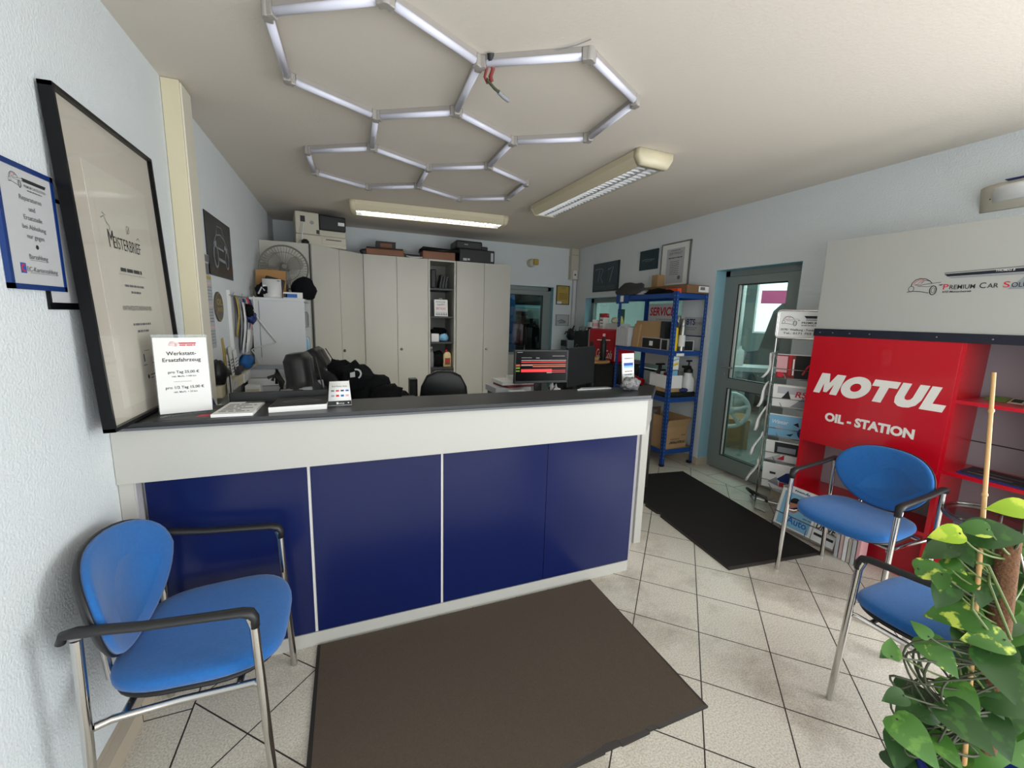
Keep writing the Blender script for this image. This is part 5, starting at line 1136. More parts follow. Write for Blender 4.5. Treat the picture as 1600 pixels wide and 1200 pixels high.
m = MB(Matrix.Translation((3.09, 3.80, z))).m('red_dark').tube([(0, -.07, .10), (0, .08, .12)], [.035, .04], 12); m.obj('motor', g); MB(Matrix.Translation((3.09, 3.80, z))).m('black').rbox((0, 0, 0), (.06, .10, .07), 0, .012).obj('battery', g); MB(Matrix.Translation((3.09, 3.80, z))).m('paper').box(-.032, -.030, -.02, .01, .01, .05).obj('type_label', g)
m = MB(Matrix.Translation((3.28, 3.68, z+.0))).m('black').rbox((0, 0, 0), (.15, .14, .20), 0, .02); m.cyl((0, 0, .20), (0, 0, .30), .02, 10); m.box(-.06, .06, -.012, .012, .295, .315, .004); tag(m.obj('tripod_head'), 'black device with a post behind the white carton on the rack', 'device')
# bottom shelf: open carton with upside-down print
z = RS[3]+.0005
g = thing('open_carton', 'large open brown carton with upside-down print on the lowest rack shelf', 'box', (3.24, 3.5, z)); T = Matrix.Translation((3.215, 3.49, z)) @ Matrix.Rotation(R(4), 4, 'Z')
m = MB(T).m('cardboard'); w, d, h, t = .155, .20, .24, .004
for a in ((-w, w, -d, -d+t), (-w, w, d-t, d), (-w, -w+t, -d, d), (w-t, w, -d, d)): m.box(*a, 0, h)
m.box(-w, w, -d, d, 0, t)
m.T = T @ plane((-w, -d-.0005, 0), (1, 0, 0), (0, 0, 1)) @ Matrix.Translation((w*2, .0, 0)) @ Matrix.Rotation(PI, 4, 'Z') @ Matrix.Translation((0, -.155, 0))
m.m('ink').text('maxgear', .14, .075, .04, 'C', .02, w=.23); m.text('EVERGREEN', .17, .045, .014, 'C', .01, w=.13); m.lines(.02, .08, .01, .008, 4); m.obj('carton_body', g)
def flap(O, U, V, w_, h_, mt='cardboard'):
    q = MB(plane(O, U, V)).m(mt).box(0, w_, 0, h_, -.002, .002); q.obj('flap', g)
P_ = lambda x, y, zz: T @ Vector((x, y, zz))
flap(P_(-w, -d, h), (1, .07, 0), (0.02, -.35, 1), .31, .085); flap(P_(w, d, h), (-1, -.07, 0), (0, -.05, 1), .31, .13, 'cardboard_dark')
flap(P_(w, -d, h), (-.07, 1, 0), (.6, .1, .75), .40, .10); flap(P_(-w, d, h), (.07, -1, 0), (.15, 0, 1), .40, .11)

# ------------------------------------------------------------------ back right corner: drinks sideboard
g = thing('sideboard', 'dark sideboard under the window in the back right corner', 'cabinet', (3.25, 4.9, 0))
MB().m('charcoal').box(3.08, 3.445, 4.24, 5.45, 0, .955).obj('cabinet_body', g); MB().m('black_top').box(3.06, 3.45, 4.22, 5.47, .955, .98, .003).obj('cabinet_top', g)
for y in (4.26, 4.86): MB().m('plastic_black').box(3.07, 3.08, y, y+.58, .08, .94).obj('door', g)
g = thing('drinks_cooler', 'red drinks cooler with white script lettering under the window', 'cooler', (3.28, 4.65, .981))
m = MB().m('red').box(3.12, 3.44, 4.33, 4.945, .981, 1.398, .02); m.obj('cooler_body', g)
T = R_plane(4.945, .981, 3.1195); m = MB(T).m('white_paint').text('Coca-Cola', .20, .045, .11, 'L', .006, .22, w=.36); m.quad(.0, .012, .02, .40, .0012); m.obj('lettering', g)
g = thing('drinks_cooler', 'black drinks machine with pale lettering left of the red cooler', 'cooler', (3.27, 5.17, .981))
m = MB().m('black').box(3.12, 3.44, 4.985, 5.35, .981, 1.345, .012); m.obj('cooler_body', g)
T = R_plane(5.35, .981, 3.1195); m = MB(T).m('ink_soft').text('Coca', .15, .08, .10, 'C', .006, .22, w=.22); m.obj('lettering', g)
for i, (y, r_, h_, mt_) in enumerate(((5.30, .03, .06, 'steel'), (5.22, .03, .07, 'grey_plastic'), (5.13, .035, .06, 'steel'), (5.05, .03, .06, 'charcoal'), (5.16, .03, .13, 'white_plastic'))):
    m = MB().m(mt_).lathe((3.2+(.06 if i == 4 else 0), y, 1.346), [(r_*.8, 0), (r_, .01), (r_, h_), (r_*.7, h_*1.02)], 14); tag(m.obj('cup'), ['shiny cup leftmost on the black drinks machine', 'grey cup second on the black drinks machine', 'shiny cup third on the black drinks machine', 'dark cup rightmost on the black drinks machine', 'white cup at the back on the black drinks machine'][i], 'cup', 'cups on the black drinks machine')
m = MB().m('paper').lathe((3.2, 4.905, 1.399), [(.055, 0), (.055, .11), (.045, .115)], 20); m.m('pink').lathe((3.2, 4.905, 1.42), [(.0555, 0), (.0555, .05)], 20); tag(m.obj('paper_roll'), 'pink and white paper roll at the left on the red cooler', 'paper roll')
m = MB().m('cardboard_dark').box(3.24, 3.34, 4.81, 4.90, 1.399, 1.60, .004); m.m('charcoal').box(3.238, 3.24, 4.82, 4.85, 1.45, 1.55); tag(m.obj('coffee_packet'), 'brown packet standing behind the paper roll', 'packet')
g = thing('drink_carton', 'white drink carton with red top on the red cooler', 'carton', (3.2, 4.70, 1.399))
m = MB().m('paper').box(3.15, 3.24, 4.655, 4.745, 1.399, 1.545); m.m('ink_soft').box(3.149, 3.15, 4.67, 4.73, 1.46, 1.475); m.box(3.149, 3.15, 4.68, 4.74, 1.50, 1.52); m.m('ink_pale').box(3.149, 3.15, 4.665, 4.735, 1.41, 1.44); m.obj('carton_body', g)
m = MB().m('red').rings([[(3.15, 4.655, 1.545), (3.24, 4.655, 1.545), (3.24, 4.745, 1.545), (3.15, 4.745, 1.545)], [(3.19, 4.655, 1.60), (3.20, 4.655, 1.60), (3.20, 4.745, 1.60), (3.19, 4.745, 1.60)]]); m.smooth = False; m.obj('carton_top', g)
item('white_box', 'long white box on the right half of the red cooler', 'box', (3.25, 4.47, 1.399), (.16, .30, .075), 'white_board')
item('dark_bottle_box', 'tall dark box behind the long white box on the red cooler', 'box', (3.38, 4.60, 1.399), (.07, .06, .26), 'dark_green')
m = MB().m('cream').blob((3.25, 4.55, 1.512), (.045, .045, .04), .3, 3, 3); tag(m.obj('plush_ornament'), 'small beige ornament on the long white box', 'ornament')
m = MB().m('lemon').rings([[(3.21, 4.37, 1.475), (3.26, 4.37, 1.475), (3.26, 4.43, 1.475), (3.21, 4.43, 1.475)], [(3.23, 4.38, 1.56), (3.24, 4.38, 1.56), (3.24, 4.41, 1.57), (3.23, 4.41, 1.57)]]); m.smooth = False; tag(m.obj('yellow_card'), 'small pale yellow folded card on the long white box', 'card')
g = thing('coffee_maker', 'grey and black coffee maker at the corner left of the drinks machine', 'coffee maker', (3.3, 5.62, 0))
m = MB().m('grey_plastic').box(3.12, 3.36, 5.52, 5.75, .981, 1.19, .01); m.m('black').box(3.08, 3.12, 5.56, 5.68, 1.10, 1.19, .01); m.obj('machine_body', g); 
m = MB(Matrix.Translation((3.24, 5.63, 1.19))).m('black').blob((0, 0, .08), (.08, .09, .10), .2, 2, 3, flat=.85); m.tube([(-.02, 0, .1), (-.1, 0, .13), (-.12, 0, .09)], .012, 8); m.tube([(0, 0, .15), (.04, .0, .22)], .012, 8); m.obj('grinder', g)
MB().m('charcoal').box(3.05, 3.40, 5.49, 5.80, 0, .98).obj('plinth_cabinet', g)
g = thing('bar_table', 'small dark high table in front of the red cooler', 'table', (2.88, 4.42, 0))
m = MB().m('wood_board').lathe((2.88, 4.42, .985), [(.19, 0), (.20, .01), (.20, .025), (.19, .03)], 30); m.obj('table_top', g); MB().m('plastic_black').cyl((2.88, 4.42, .03), (2.88, 4.42, .985), .03).obj('column', g); MB().m('plastic_black').lathe((2.88, 4.42, 0), [(.19, 0), (.19, .015), (.03, .035)], 28).obj('base', g)
m = MB().m('grey_plastic').lathe((2.87, 4.46, 1.016), [(.08, 0), (.13, .035), (.122, .035), (.07, .006)], 26); tag(m.obj('bowl'), 'grey bowl on the small high table', 'bowl')
m = MB().m('wood_board').lathe((2.83, 4.33, 1.016), [(.05, 0), (.055, .005), (.055, .045), (.045, .047)], 20); tag(m.obj('wooden_cup'), 'small wooden pot at the front of the high table', 'pot')
bottle('bottle', 'dark wine bottle with a pale neck on the small high table', (2.97, 4.36, 1.016), .038, .33, 'black', 'pink', neck=.38)
m = MB().m('beige_plastic').rbox((2.97, 4.36, 1.262), (.16, .012, .010), -.5); tag(m.obj('stirring_stick'), 'pale stick lying across the neck of the dark bottle', 'stick')
item('dark_bottle_box', 'slim dark box standing on the high table behind the bowl', 'box', (2.92, 4.55, 1.016), (.03, .04, .22), 'charcoal')
item('office_bin', 'black bag of rubbish on the floor by the sideboard', 'bag', (2.75, 3.98, 0), (.36, .3, .55), 'black_cloth', .2, .08)

# ------------------------------------------------------------------ brochure stand by the door
w_ = Vector((.5, -.866, 0)); n_ = Vector((-.866, -.5, 0)); A = Vector((3.145, 2.262, .0125))
g = thing('brochure_stand', 'chrome brochure stand between the glass door and the red unit', 'brochure stand', (3.22, 2.13, 0))
T = plane(A, w_, (0, 0, 1))   # x along the width, y up, z outwards
SW = .335
for x in (0, SW): MB(T).m('chrome').tube([(x, .0, 0), (x, 1.62, 0)], .007, 10).obj('pole', g)
m = MB(T).m('chrome'); m.tube([(0, .02, 0), (-.06, .012, -.17), (.02, .012, -.22)], .008, 8); m.tube([(SW, .02, 0), (SW, .012, -.15)], .008, 8); m.tube([(0, .02, 0), (.02, .012, .10), (.09, .012, .12)], .008, 8); m.tube([(0, .06, 0), (SW, .06, 0)], .006, 8); m.obj('base_frame', g)
m = MB(T).m('chrome')
def rrect(x0, x1, y0, y1, r, n=5): return arc(x1-r, y1-r, r, 0, 90, n)+arc(x0+r, y1-r, r, 90, 180, n)+arc(x0+r, y0+r, r, 180, 270, n)+arc(x1-r, y0+r, r, 270, 360, n)
m.tube([(x, y, .006) for x, y in rrect(-.01, SW+.01, 1.405, 1.615, .025)], .008, 8, True); m.obj('sign_rim', g)
m = MB(T).m('paper').prism(rrect(-.005, SW+.005, 1.41, 1.61, .022), .0, .006); m.T = T @ Matrix.Translation((0, 0, .0063)); car_logo(m, .02, 1.50, .11); m.m('ink').poly([(.16, 1.575), (.33, 1.575), (.32, 1.555), (.175, 1.555)]); m.m('silver_ink').quad(.175, .33, 1.540, 1.550); m.m('ink').text('PREMIUM CAR', .15, 1.515, .016, 'L', .01, w=.16); m.m('ink_soft').lines(.15, .25, 1.50, .006, 3); m.m('ink').text('35781 Weilburg - Frankfurter Str.', .17, 1.462, .015, 'C', .016, w=.30); m.text('Tel.: 0171 755 26 37', .17, 1.435, .015, 'C', .016, w=.26); m.obj('sign_plate', g)
m = MB(plane(A, -w_, (0, 0, 1)))
covers = ['red dark car magazine in the top pocket of the brochure stand', 'white brochure with red letters in the second pocket of the brochure stand', 'pale blue ski magazine in the middle pocket of the brochure stand', 'grey car brochure in the fourth pocket of the brochure stand', 'white motor brochure in the lowest pocket of the brochure stand']
for i, (zb, zt) in enumerate(((1.10, 1.285), (.87, 1.05), (.63, .815), (.43, .60), (.20, .42))):
    zb -= .0; Tp = plane(T @ Vector((.03, zb, .012)), w_, Vector((0, 0, 1))+n_*.32)
    m = MB(Tp).m('steel'); m.tube([(-.01, 0, -.005), (-.01, 0, .03), (.27, 0, .03), (.27, 0, -.005)], .004, 6); m.tube([(-.01, .08, .004), (-.01, .08, .032), (.27, .08, .032), (.27, .08, .004)], .003, 6); m.tube([(-.03, .19, -.03), (.07, .0, .032)], .003, 6); m.obj('pocket', g)
    hh = (zt-zb)*1.05
    m = MB(Tp).m('paper').box(.0, .26, .005, hh, .004, .022); m.T = Tp @ Matrix.Translation((0, 0, .0223))
    if i == 0: m.m('wire_red').quad(0, .26, .005, hh); m.m('black').quad(.12, .26, .005, hh, .0014); m.m('pink').quad(0, .07, .05, hh-.01, .0016); m.m('red').quad(.08, .095, .03, hh, .0018); m.m('paper').quad(.105, .115, .03, hh-.03, .0018); m.m('ink_red').poly(arc(.03, .03, .022, 0, 350, 12), .002); m.m('red').stroke([(.17, .04), (.2, .11), (.24, .15)], .012, .0018)
    if i == 1: m.m('silver_ink').poly([(.12, .01), (.2, .10), (.26, .05), (.26, .01)]); m.m('paper_grey').quad(.03, .24, .12, hh-.01); m.m('ink').poly([(.06, .08), (.10, .15), (.12, .08)], .0015); m.m('ink_red').text('RS', .18, .10, .05, 'C', .02, .2)
    if i == 2: m.m('sky_blue').quad(0, .26, .005, hh); m.m('white_paint').text('Winter', .07, .12, .035, 'C', .01, .2, w=.11); m.m('ink_pale').text('ski', .07, .07, .035, 'C', .01); m.m('black').poly([(.16, .13), (.19, .15), (.20, .11)], .0015); m.poly([(.12, .03), (.17, .05), (.15, .02)], .0015); m.m('dark_blue').stroke(arc(.25, .06, .05, 90, 270, 10), .02, .0015); m.m('paper').poly(arc(.25, .06, .03, 90, 270, 10), .0017)
    if i == 3: m.m('charcoal').quad(.06, .25, .07, hh); m.m('silver_ink').quad(.08, .2, .09, .14, .0014); m.m('paper_grey').poly([(0, .005), (.10, .07), (.12, .005)], .0015); m.m('ink_red').poly([(.08, .02), (.13, .07), (.13, .02)], .0017); m.m('paper').quad(.14, .22, .01, .06, .0015)
    if i == 4: m.m('dark_blue').poly([(.10, .10), (.16, .17), (.25, .19), (.26, .09), (.15, .06)]); m.m('silver_ink').poly([(.04, .06), (.10, .12), (.12, .03)], .0015); m.m('ink_red').quad(.12, .15, .03, .08, .0016); m.m('ink').quad(.05, .09, .14, .16, .0015)
    tag(m.obj('brochure'), covers[i], 'brochure', 'brochures in the stand')
side = ['topmost dog-eared white booklet in the side of the brochure stand', 'second white booklet from the top in the side of the brochure stand', 'third white booklet from the top in the side of the brochure stand', 'fourth white booklet from the top in the side of the brochure stand', 'lowest white booklet in the side of the brochure stand']
for i, zb in enumerate((1.08, .84, .64, .43, .20)):
    m = MB(T).m('paper'); rg = []
    for k in range(7):
        t = k/6; y = zb+.20*t; x = -.022-.055*(1-t)**1.5 if i != 0 else -.012-.05*(1-t)**2
        x += .012*math.sin(t*5+i)
        rg.append([(x-.009*(1-.4*t), y, -.14), (x-.009*(1-.4*t), y, .02), (x+.009*(1-.4*t), y, .02), (x+.009*(1-.4*t), y, -.14)])
    m.rings(rg); m.smooth = False; tag(m.obj('booklet'), side[i], 'booklet', 'booklets in the side of the stand')
m = MB(T).m('charcoal').box(.01, .07, .11, .24, .05, .07); 
# floor magazine holder
g = thing('magazine_holder', 'low wire magazine holder on the floor in front of the red unit', 'magazine holder', (3.03, 1.75, .0125))
m = MB().m('steel'); za = .0145
for y in (1.50, 1.75, 1.99): m.tube([(3.085, y, .30), (3.065, y, .31), (2.985, y, .03), (2.985, y, za), (3.09, y, za)], .004, 6)
for z, x in ((.03, 2.984), (.12, 3.005)): m.tube([(x, 1.49, z), (x, 2.0, z)], .004, 6)
m.obj('wire_frame', g)
m = MB().m('plastic_black').tube([(2.99, 2.06, .16), (2.95, 2.04, .20), (2.95, 2.16, .205), (3.0, 2.24, .19), (3.03, 2.2, .15)], .012, 8); m.obj('end_loop', g)
Tm = plane((2.992, 1.985, .022), (0, -1, 0), (.27, 0, 1))
def mag(nm, label, x0, x1, h, mt, dz_, deco):
    m = MB(Tm).m(mt).box(x0, x1, 0, h, dz_, dz_+.010); m.T = Tm @ Matrix.Translation((0, 0, dz_+.0103)); deco(m); return tag(m.obj(nm), label, 'magazine', 'magazines in the floor holder')
def e1(m): m.m('sky_blue').quad(.02, .25, .02, .27); m.m('skin_print').poly(arc(.11, .17, .035, 0, 350, 16, .045), .0014); m.m('black').poly(arc(.115, .20, .042, 10, 190, 12, .04), .0016); m.m('mid_blue').text('Auto', .16, .05, .05, 'C', .02, w=.14); m.m('ink_soft'); [m.lines(.19, .25, .24-.025*k, .008, k) for k in range(6)]
mag('magazine', 'magazine with a face and blue title at the left of the floor holder', .0, .265, .285, 'paper', .0, e1)
def e2(m): m.m('ink_red').quad(.28, .36, .2, .26); m.m('mid_blue').text('auto', .34, .14, .05, 'C', .02); m.m('ink').lines(.28, .4, .08, .02, 4)
mag('magazine', 'white magazine with large dark letters at the right of the floor holder', .275, .42, .24, 'paper', .0, lambda m: (m.m('ink').text('DRIVE', .345, .10, .045, 'C', .03, .1, w=.12), m.lines(.285, .41, .17, .02, 3), m.lines(.285, .41, .05, .018, 5), e2(m) if 0 else None))
mag('magazine', 'white magazine with blue and red title behind in the floor holder', .02, .33, .315, 'paper', -.013, lambda m: (m.m('mid_blue').text('trends', .13, .275, .03, 'C', .03), m.m('ink_red').quad(.22, .30, .29, .31)))
for i in range(6): 
    m = MB().m(['paper_grey', 'ink_pale', 'paper', 'paper_aged', 'paper_grey', 'pink'][i]).rbox((3.025+.005*(i % 2), 1.545-.024*i, .0145 if i < 0 else .001), (.10, .018, .16+.01*(i % 3)), .1, .001); tag(m.obj('magazine'), ['first', 'second', 'third', 'fourth', 'fifth', 'last'][i]+' upright magazine from the wire holder in the row under the chair back', 'magazine', 'upright magazines under the chair')

# ------------------------------------------------------------------ red oil station unit
th = R(3); U = Vector((math.sin(th), -math.cos(th), 0)); T = plane((3.12, 1.46, 0), U, (0, 0, 1)); UD = .305
g = thing('oil_station_unit', 'red oil station shelving unit with white lettering and grey top panel', 'display unit', (3.2, 1.4, 0))
u0, u1, u2 = -.487, .272, .66; zt_ = 1.447
t = .022
MB(T).m('red').box(u0, u0+t, 0, zt_, -UD, 0).obj('side_panel', g); MB(T).m('red').box(u1-t*.3, u1+t*.7, 0, zt_, -UD, -.001).obj('divider_panel', g); MB(T).m('red').box(u2-t, u2, 0, zt_, -UD, 0).obj('side_panel', g)
m = MB(T).m('red').box(u0, u1, .688, zt_, -.0, .006, .001); p = m.obj('front_panel', g)
# white lettering on the front panel
LP = {'M': [(0, 0), (.20, 1), (.46, 1), (.52, .52), (.78, 1), (1.04, 1), (1.0, 0), (.74, 0), (.76, .55), (.50, 0), (.36, 0), (.30, .55), (.24, 0)],
      'T': [(.0, .72), (.05, 1), (.92, 1), (.87, .72), (.57, .72), (.44, 0), (.16, 0), (.29, .72)],
      'L': [(.0, 0), (.18, 1), (.46, 1), (.33, .27), (.75, .27), (.70, 0)]}
def lett(m, pts, x, y, k, h): m.poly([(x+px*k, y+py*h) for px, py in pts], .0012)
m = MB(T @ Matrix.Translation((0, 0, .0063))).m('white_paint'); h_ = .142; y0_ = 1.05; sk = lambda x, y: (x+.32*y, y)
def poly_s(pts): m.add([(x+(.30*(y-y0_)), y, .0012) for x, y in pts], [list(range(len(pts)))], False)
def q(px, py, x, w): return (x+px*w, y0_+py*h_)
x = -.437
poly_s([q(a, b, x, .140) for a, b in [(-.02, 0), (-.02, 1), (.34, 1), (.50, .55), (.66, 1), (1.03, 1), (1.03, 0), (.72, 0), (.72, .50), (.57, .08), (.41, .08), (.28, .50), (.28, 0)]])
cx, cy, ro, ri = -.209, y0_+h_*.5, .080, .029
oo = arc(cx, cy, ro, 0, 360, 32, h_*.53); ii = arc(cx, cy, ri, 0, 360, 32, h_*.20)
m.add([(a+.30*(b-y0_), b, .0012) for a, b in oo]+[(a+.30*(b-y0_), b, .0012) for a, b in ii], [(k, k+1, 33+k+1, 33+k) for k in range(32)], False)
x = -.129; poly_s([q(a, b, x, .122) for a, b in [(-.02, .70), (-.02, 1), (1.04, 1), (1.04, .70), (.70, .70), (.70, 0), (.32, 0), (.32, .70)]])
x = .010; ub = [q(a, b, x, .118) for a, b in [(-.02, 1), (.34, 1), (.34, .42), (.39, .32), (.5, .29), (.61, .32), (.66, .42), (.66, 1), (1.03, 1), (1.03, .36), (.93, .11), (.72, -.02), (.5, -.045), (.28, -.02), (.07, .11), (-.02, .36)]]
poly_s(ub)
x = .143; poly_s([q(a, b, x, .098) for a, b in [(-.02, 0), (-.02, 1), (.42, 1), (.42, .30), (1.02, .30), (1.02, 0)]])
m.text('OIL - STATION', -.098, .866, .056, 'C', .05, 0, w=.485); m.obj('lettering', p)
MB(T).m('red').box(u0+t, u1, .30, .322, -UD, -.002).obj('shelf', g); MB(T).m('red').box(u0+t, u1, .688, .706, -UD, -.002).obj('shelf', g)
for z in (1.132, .722, .30): MB(T).m('red').box(u1+t*.7, u2-t, z-.020, z, -UD, -.002).obj('shelf', g)
m = MB(T).m('red_dark').box(u0+t, u1, .02, .30, -.045, -.03); m.m('red').box(u0, u2, 0, .022, -.05, .0); m.box(u1, u2-t, .02, .28, -.045, -.03); m.obj('base_board', g)  # kick panel in darker red: the shade there is put into the colour
m = MB(T).m('back_grey').box(u0+t, u2-t, .02, zt_, -UD-.008, -UD); m.m('seam').box(u0+t, u2-t, .865, .872, -UD, -UD+.0006); m.obj('back_panel', g)
m = MB(T).m('strip_navy').box(u0-.004, u2, zt_, 1.497, -UD, .010, .001); m.m('steel')
for u in (-.45, -.37, -.27, -.16, .16, .38): m.T = T; m.lathe((u, zt_+.025, .010), [(.0045, 0), (.003, .002)], 10)
m.obj('screwed_strip', g)
m = MB(T).m('panel_grey').box(u0, u2, 1.4975, 2.088, -.022, .0, .001); m.obj('header_panel', g)
m = MB(T @ Matrix.Translation((0, 0, .0003))); car_logo(m, -.012, 1.712, .145); m.m('strip_navy').poly([(.155, 1.808), (.60, 1.815), (.60, 1.835), (.14, 1.822)]); m.m('silver_ink').poly([(.17, 1.798), (.60, 1.800), (.60, 1.812), (.16, 1.804)]); m.m('ink_soft').stroke([(.14, 1.828), (.6, 1.845)], .004); m.m('silver_ink').poly([(.39, 1.728), (.60, 1.728), (.60, 1.795), (.44, 1.79)], .0008)
m.m('paper').text('THOMAS B', .335, 1.820, .010, 'L', .01, .15, z=.0018)
x_ = .145
for t_, c_, hh_, w_l in (('P', 'ink_red', .030, .022), ('REMIUM', 'ink', .024, .100), (' ', 'ink', .02, .006), ('C', 'ink', .030, .024), ('AR', 'ink', .024, .040), (' ', 'ink', .02, .006), ('S', 'ink_red', .030, .024), ('OLUTIONS', 'ink', .024, .140)):
    if t_ != ' ': m.m(c_).text(t_, x_, 1.738, hh_, 'L', .006, w=w_l, z=.0016)
    x_ += w_l+.005
m.m('ink').text('KFZ-Meisterbetrieb', .145, 1.720, .010, 'L', .02, .2, w=.115); m.obj('logo_print', g)
T3 = T @ Matrix.Translation((.36, 1.133, -.20))
m = MB(T @ plane((.335, 1.1325, -.20), (1, 0, .1), (0, .25, -1))).m('green').box(0, .085, 0, .07, 0, .003); m.m('cream').box(.092, .15, -.005, .075, 0, .003); m.m('dark_green').box(.10, .14, .01, .06, .003, .0045); tag(m.obj('green_flyer'), 'green and cream flyers lying on the upper red shelf', 'flyer')
m = MB(T @ plane((.335, .7225, -.03), (1, 0, .06), (0, 0, -1))).m('dark_blue').box(0, .29, 0, .22, 0, .007); m.m('charcoal').box(.012, .27, .02, .21, .007, .010); m.m('silver_ink').stroke([(.03, .05), (.2, .06)], .01, .0106); m.stroke([(.05, .12), (.24, .13)], .008, .0106); tag(m.obj('catalogue'), 'dark blue catalogues lying on the lower red shelf', 'catalogue')

# ------------------------------------------------------------------ visitor chairs
def visitor_chair(label, loc, rz):
    g = thing('visitor_chair', label, 'chair', loc, rz, 'blue visitor chairs'); T = WM[g]; hw = .262; fx, bx = .212, -.205
    for s_ in (-1, 1):
        y = s_*hw
        MB(T).m('chrome').tube([(fx+.006, y, .0), (fx-.016, y, .60), (fx-.026, y*.995, .635)], .0125, 14).obj('leg', g)
        MB(T).m('chrome').tube([(bx-.01, y, .0), (bx+.005, y, .40), (bx+.012, y, .67)], .0125, 14).obj('leg', g)
        m = MB(T).m('plastic_black'); rg = []
        path = [(fx-.014, .600, .0150), (fx-.014, .628, .0155), (fx-.022, .645, .0155), (fx-.045, .653, .0145), (.08, .660, .013), (-.06, .672, .013), (-.14, .684, .0135), (bx+.012, .690, .0145), (bx-.012, .688, .0135), (bx-.018, .668, .0125)]
        for i, (x, z, r_) in enumerate(path):
            a = Vector((path[min(i+1, len(path)-1)][0]-path[max(i-1, 0)][0], 0, path[min(i+1, len(path)-1)][1]-path[max(i-1, 0)][1])).normalized()
            nrm = Vector((-a.z, 0, a.x)); wd = 1.0 if i in (0, 1, 8, 9) else 1.3
            rg.append([(x+nrm.x*r_*.85*math.sin(t), y+r_*wd*math.cos(t), z+nrm.z*r_*.85*math.sin(t)) for t in [k*2*PI/12 for k in range(12)]])
        m.rings(rg); m.obj('armrest', g)
        MB(T).m('chrome').tube([(fx-.010, y, .405), (fx-.03, y*.93, .40), (.0, y*.90, .398), (bx+.05, y*.93, .40), (bx+.02, y, .405)], .0105, 10).obj('side_rail', g)
    MB(T).m('chrome').tube([(.14, -hw*.92, .40), (.14, hw*.92, .40)], .0105, 10).obj('cross_rail', g); MB(T).m('chrome').tube([(-.13, -hw*.92, .40), (-.13, hw*.92, .40)], .0105, 10).obj('cross_rail', g)
    for s_ in (-1, 1): MB(T).m('chrome').tube([(bx+.045, s_*.10, .40), (bx-.01, s_*.10, .42), (bx-.015, s_*.105, .56)], .0105, 10).obj('back_bracket', g)
    def seat_out(k, dx=0):
        pts = []
        for i in range(40):
            a = 2*PI*i/40; c, s_ = math.cos(a), math.sin(a); e = .56
            x = (.222 if c > 0 else .238)*math.copysign(abs(c)**(e if c < 0 else .8), c); y = .238*math.copysign(abs(s_)**e, s_)
            y *= 1.0+.10*(x/.235) if x > 0 else 1.0-.06*abs(x/.235)
            pts.append((.028+x*k, y*k))
        return pts
    m = MB(T).m('plastic_black'); m.rings([[(x, y, z) for x, y in seat_out(k)] for k, z in ((.90, .411), (.96, .416), (.96, .424))]); m.obj('seat_shell', g)
    m = MB(T).m('blue_fabric'); rg = []
    for k, z in ((.965, .424), (.995, .432), (1.0, .445), (.985, .456), (.94, .463), (.80, .467), (.5, .468), (.15, .467)):
        rg.append([(x, y, z-.020*max(0, (x-.12)/.14)**2+.006*max(0, (-x)/.2)**2+.010*(y/.23)**2) for x, y in seat_out(k)])
    m.rings(rg); m.obj('seat', g)
    def back_out(k):
        pts = []
        for i in range(40):
            a = 2*PI*i/40; c, s_ = math.cos(a), math.sin(a)
            yy = .240*math.copysign(abs(c)**.86, c); zz = .180*math.copysign(abs(s_)**.86, s_); f = 1-.20*max(0, -zz/.180)
            pts.append((yy*k*f, zz*k))
        return pts
    TBk = T @ Matrix.Translation((bx-.030, 0, .645)) @ Matrix.Rotation(R(-11), 4, 'Y')
    cv = lambda y, z: .07*(y/.23)**2+.012*(z/.18)**2
    m = MB(TBk).m('plastic_black'); m.rings([[(x+cv(y, z), y, z) for y, z in back_out(k)] for k, x in ((.2, -.020), (.7, -.019), (.92, -.017), (1.0, -.010), (1.015, -.002), (1.0, .003), (.7, .002), (.3, .001))], True); m.obj('back_shell', g)
    m = MB(TBk).m('blue_fabric'); m.rings([[(x+cv(y, z), y, z) for y, z in back_out(k)] for k, x in ((.985, .003), (.99, .012), (.965, .022), (.90, .028), (.7, .032), (.4, .033), (.1, .033))]); m.obj('backrest', g)
    return g
ch = visitor_chair('blue chrome armchair against the left wall beside the desk', (-.475, 1.535, 0), 0)
dup(ch, (2.685, 1.315, 0), PI+.0, 'blue chrome armchair standing with its back to the red unit')
dup(ch, (2.065, .655, 0), PI/2+.02, 'blue chrome armchair half hidden by the potted plant')

# glass table
g = thing('glass_table', 'small round glass table behind the plant, in front of the red unit', 'table', (2.90, .845, 0)); r_ = .195
m = MB(Matrix.Translation((2.90, .845, .612))).m('glass_table').lathe((0, 0, 0), [(r_-.004, 0), (r_, .004), (r_, .010), (r_-.004, .013)], 48); m.obj('glass_top', g)
m = MB(Matrix.Translation((2.90, .845, .602))).m('steel').tube([(r_*.985*math.cos(k*PI/24), r_*.985*math.sin(k*PI/24), .0) for k in range(48)], .010, 8, True); m.obj('metal_rim', g)
for k in range(3):
    a = 2*PI*k/3+.3; MB(Matrix.Translation((2.90, .845, 0))).m('steel').tube([(.15*math.cos(a), .15*math.sin(a), .60), (.06*math.cos(a), .06*math.sin(a), .3), (.16*math.cos(a), .16*math.sin(a), .008)], .008, 8).obj('leg', g)

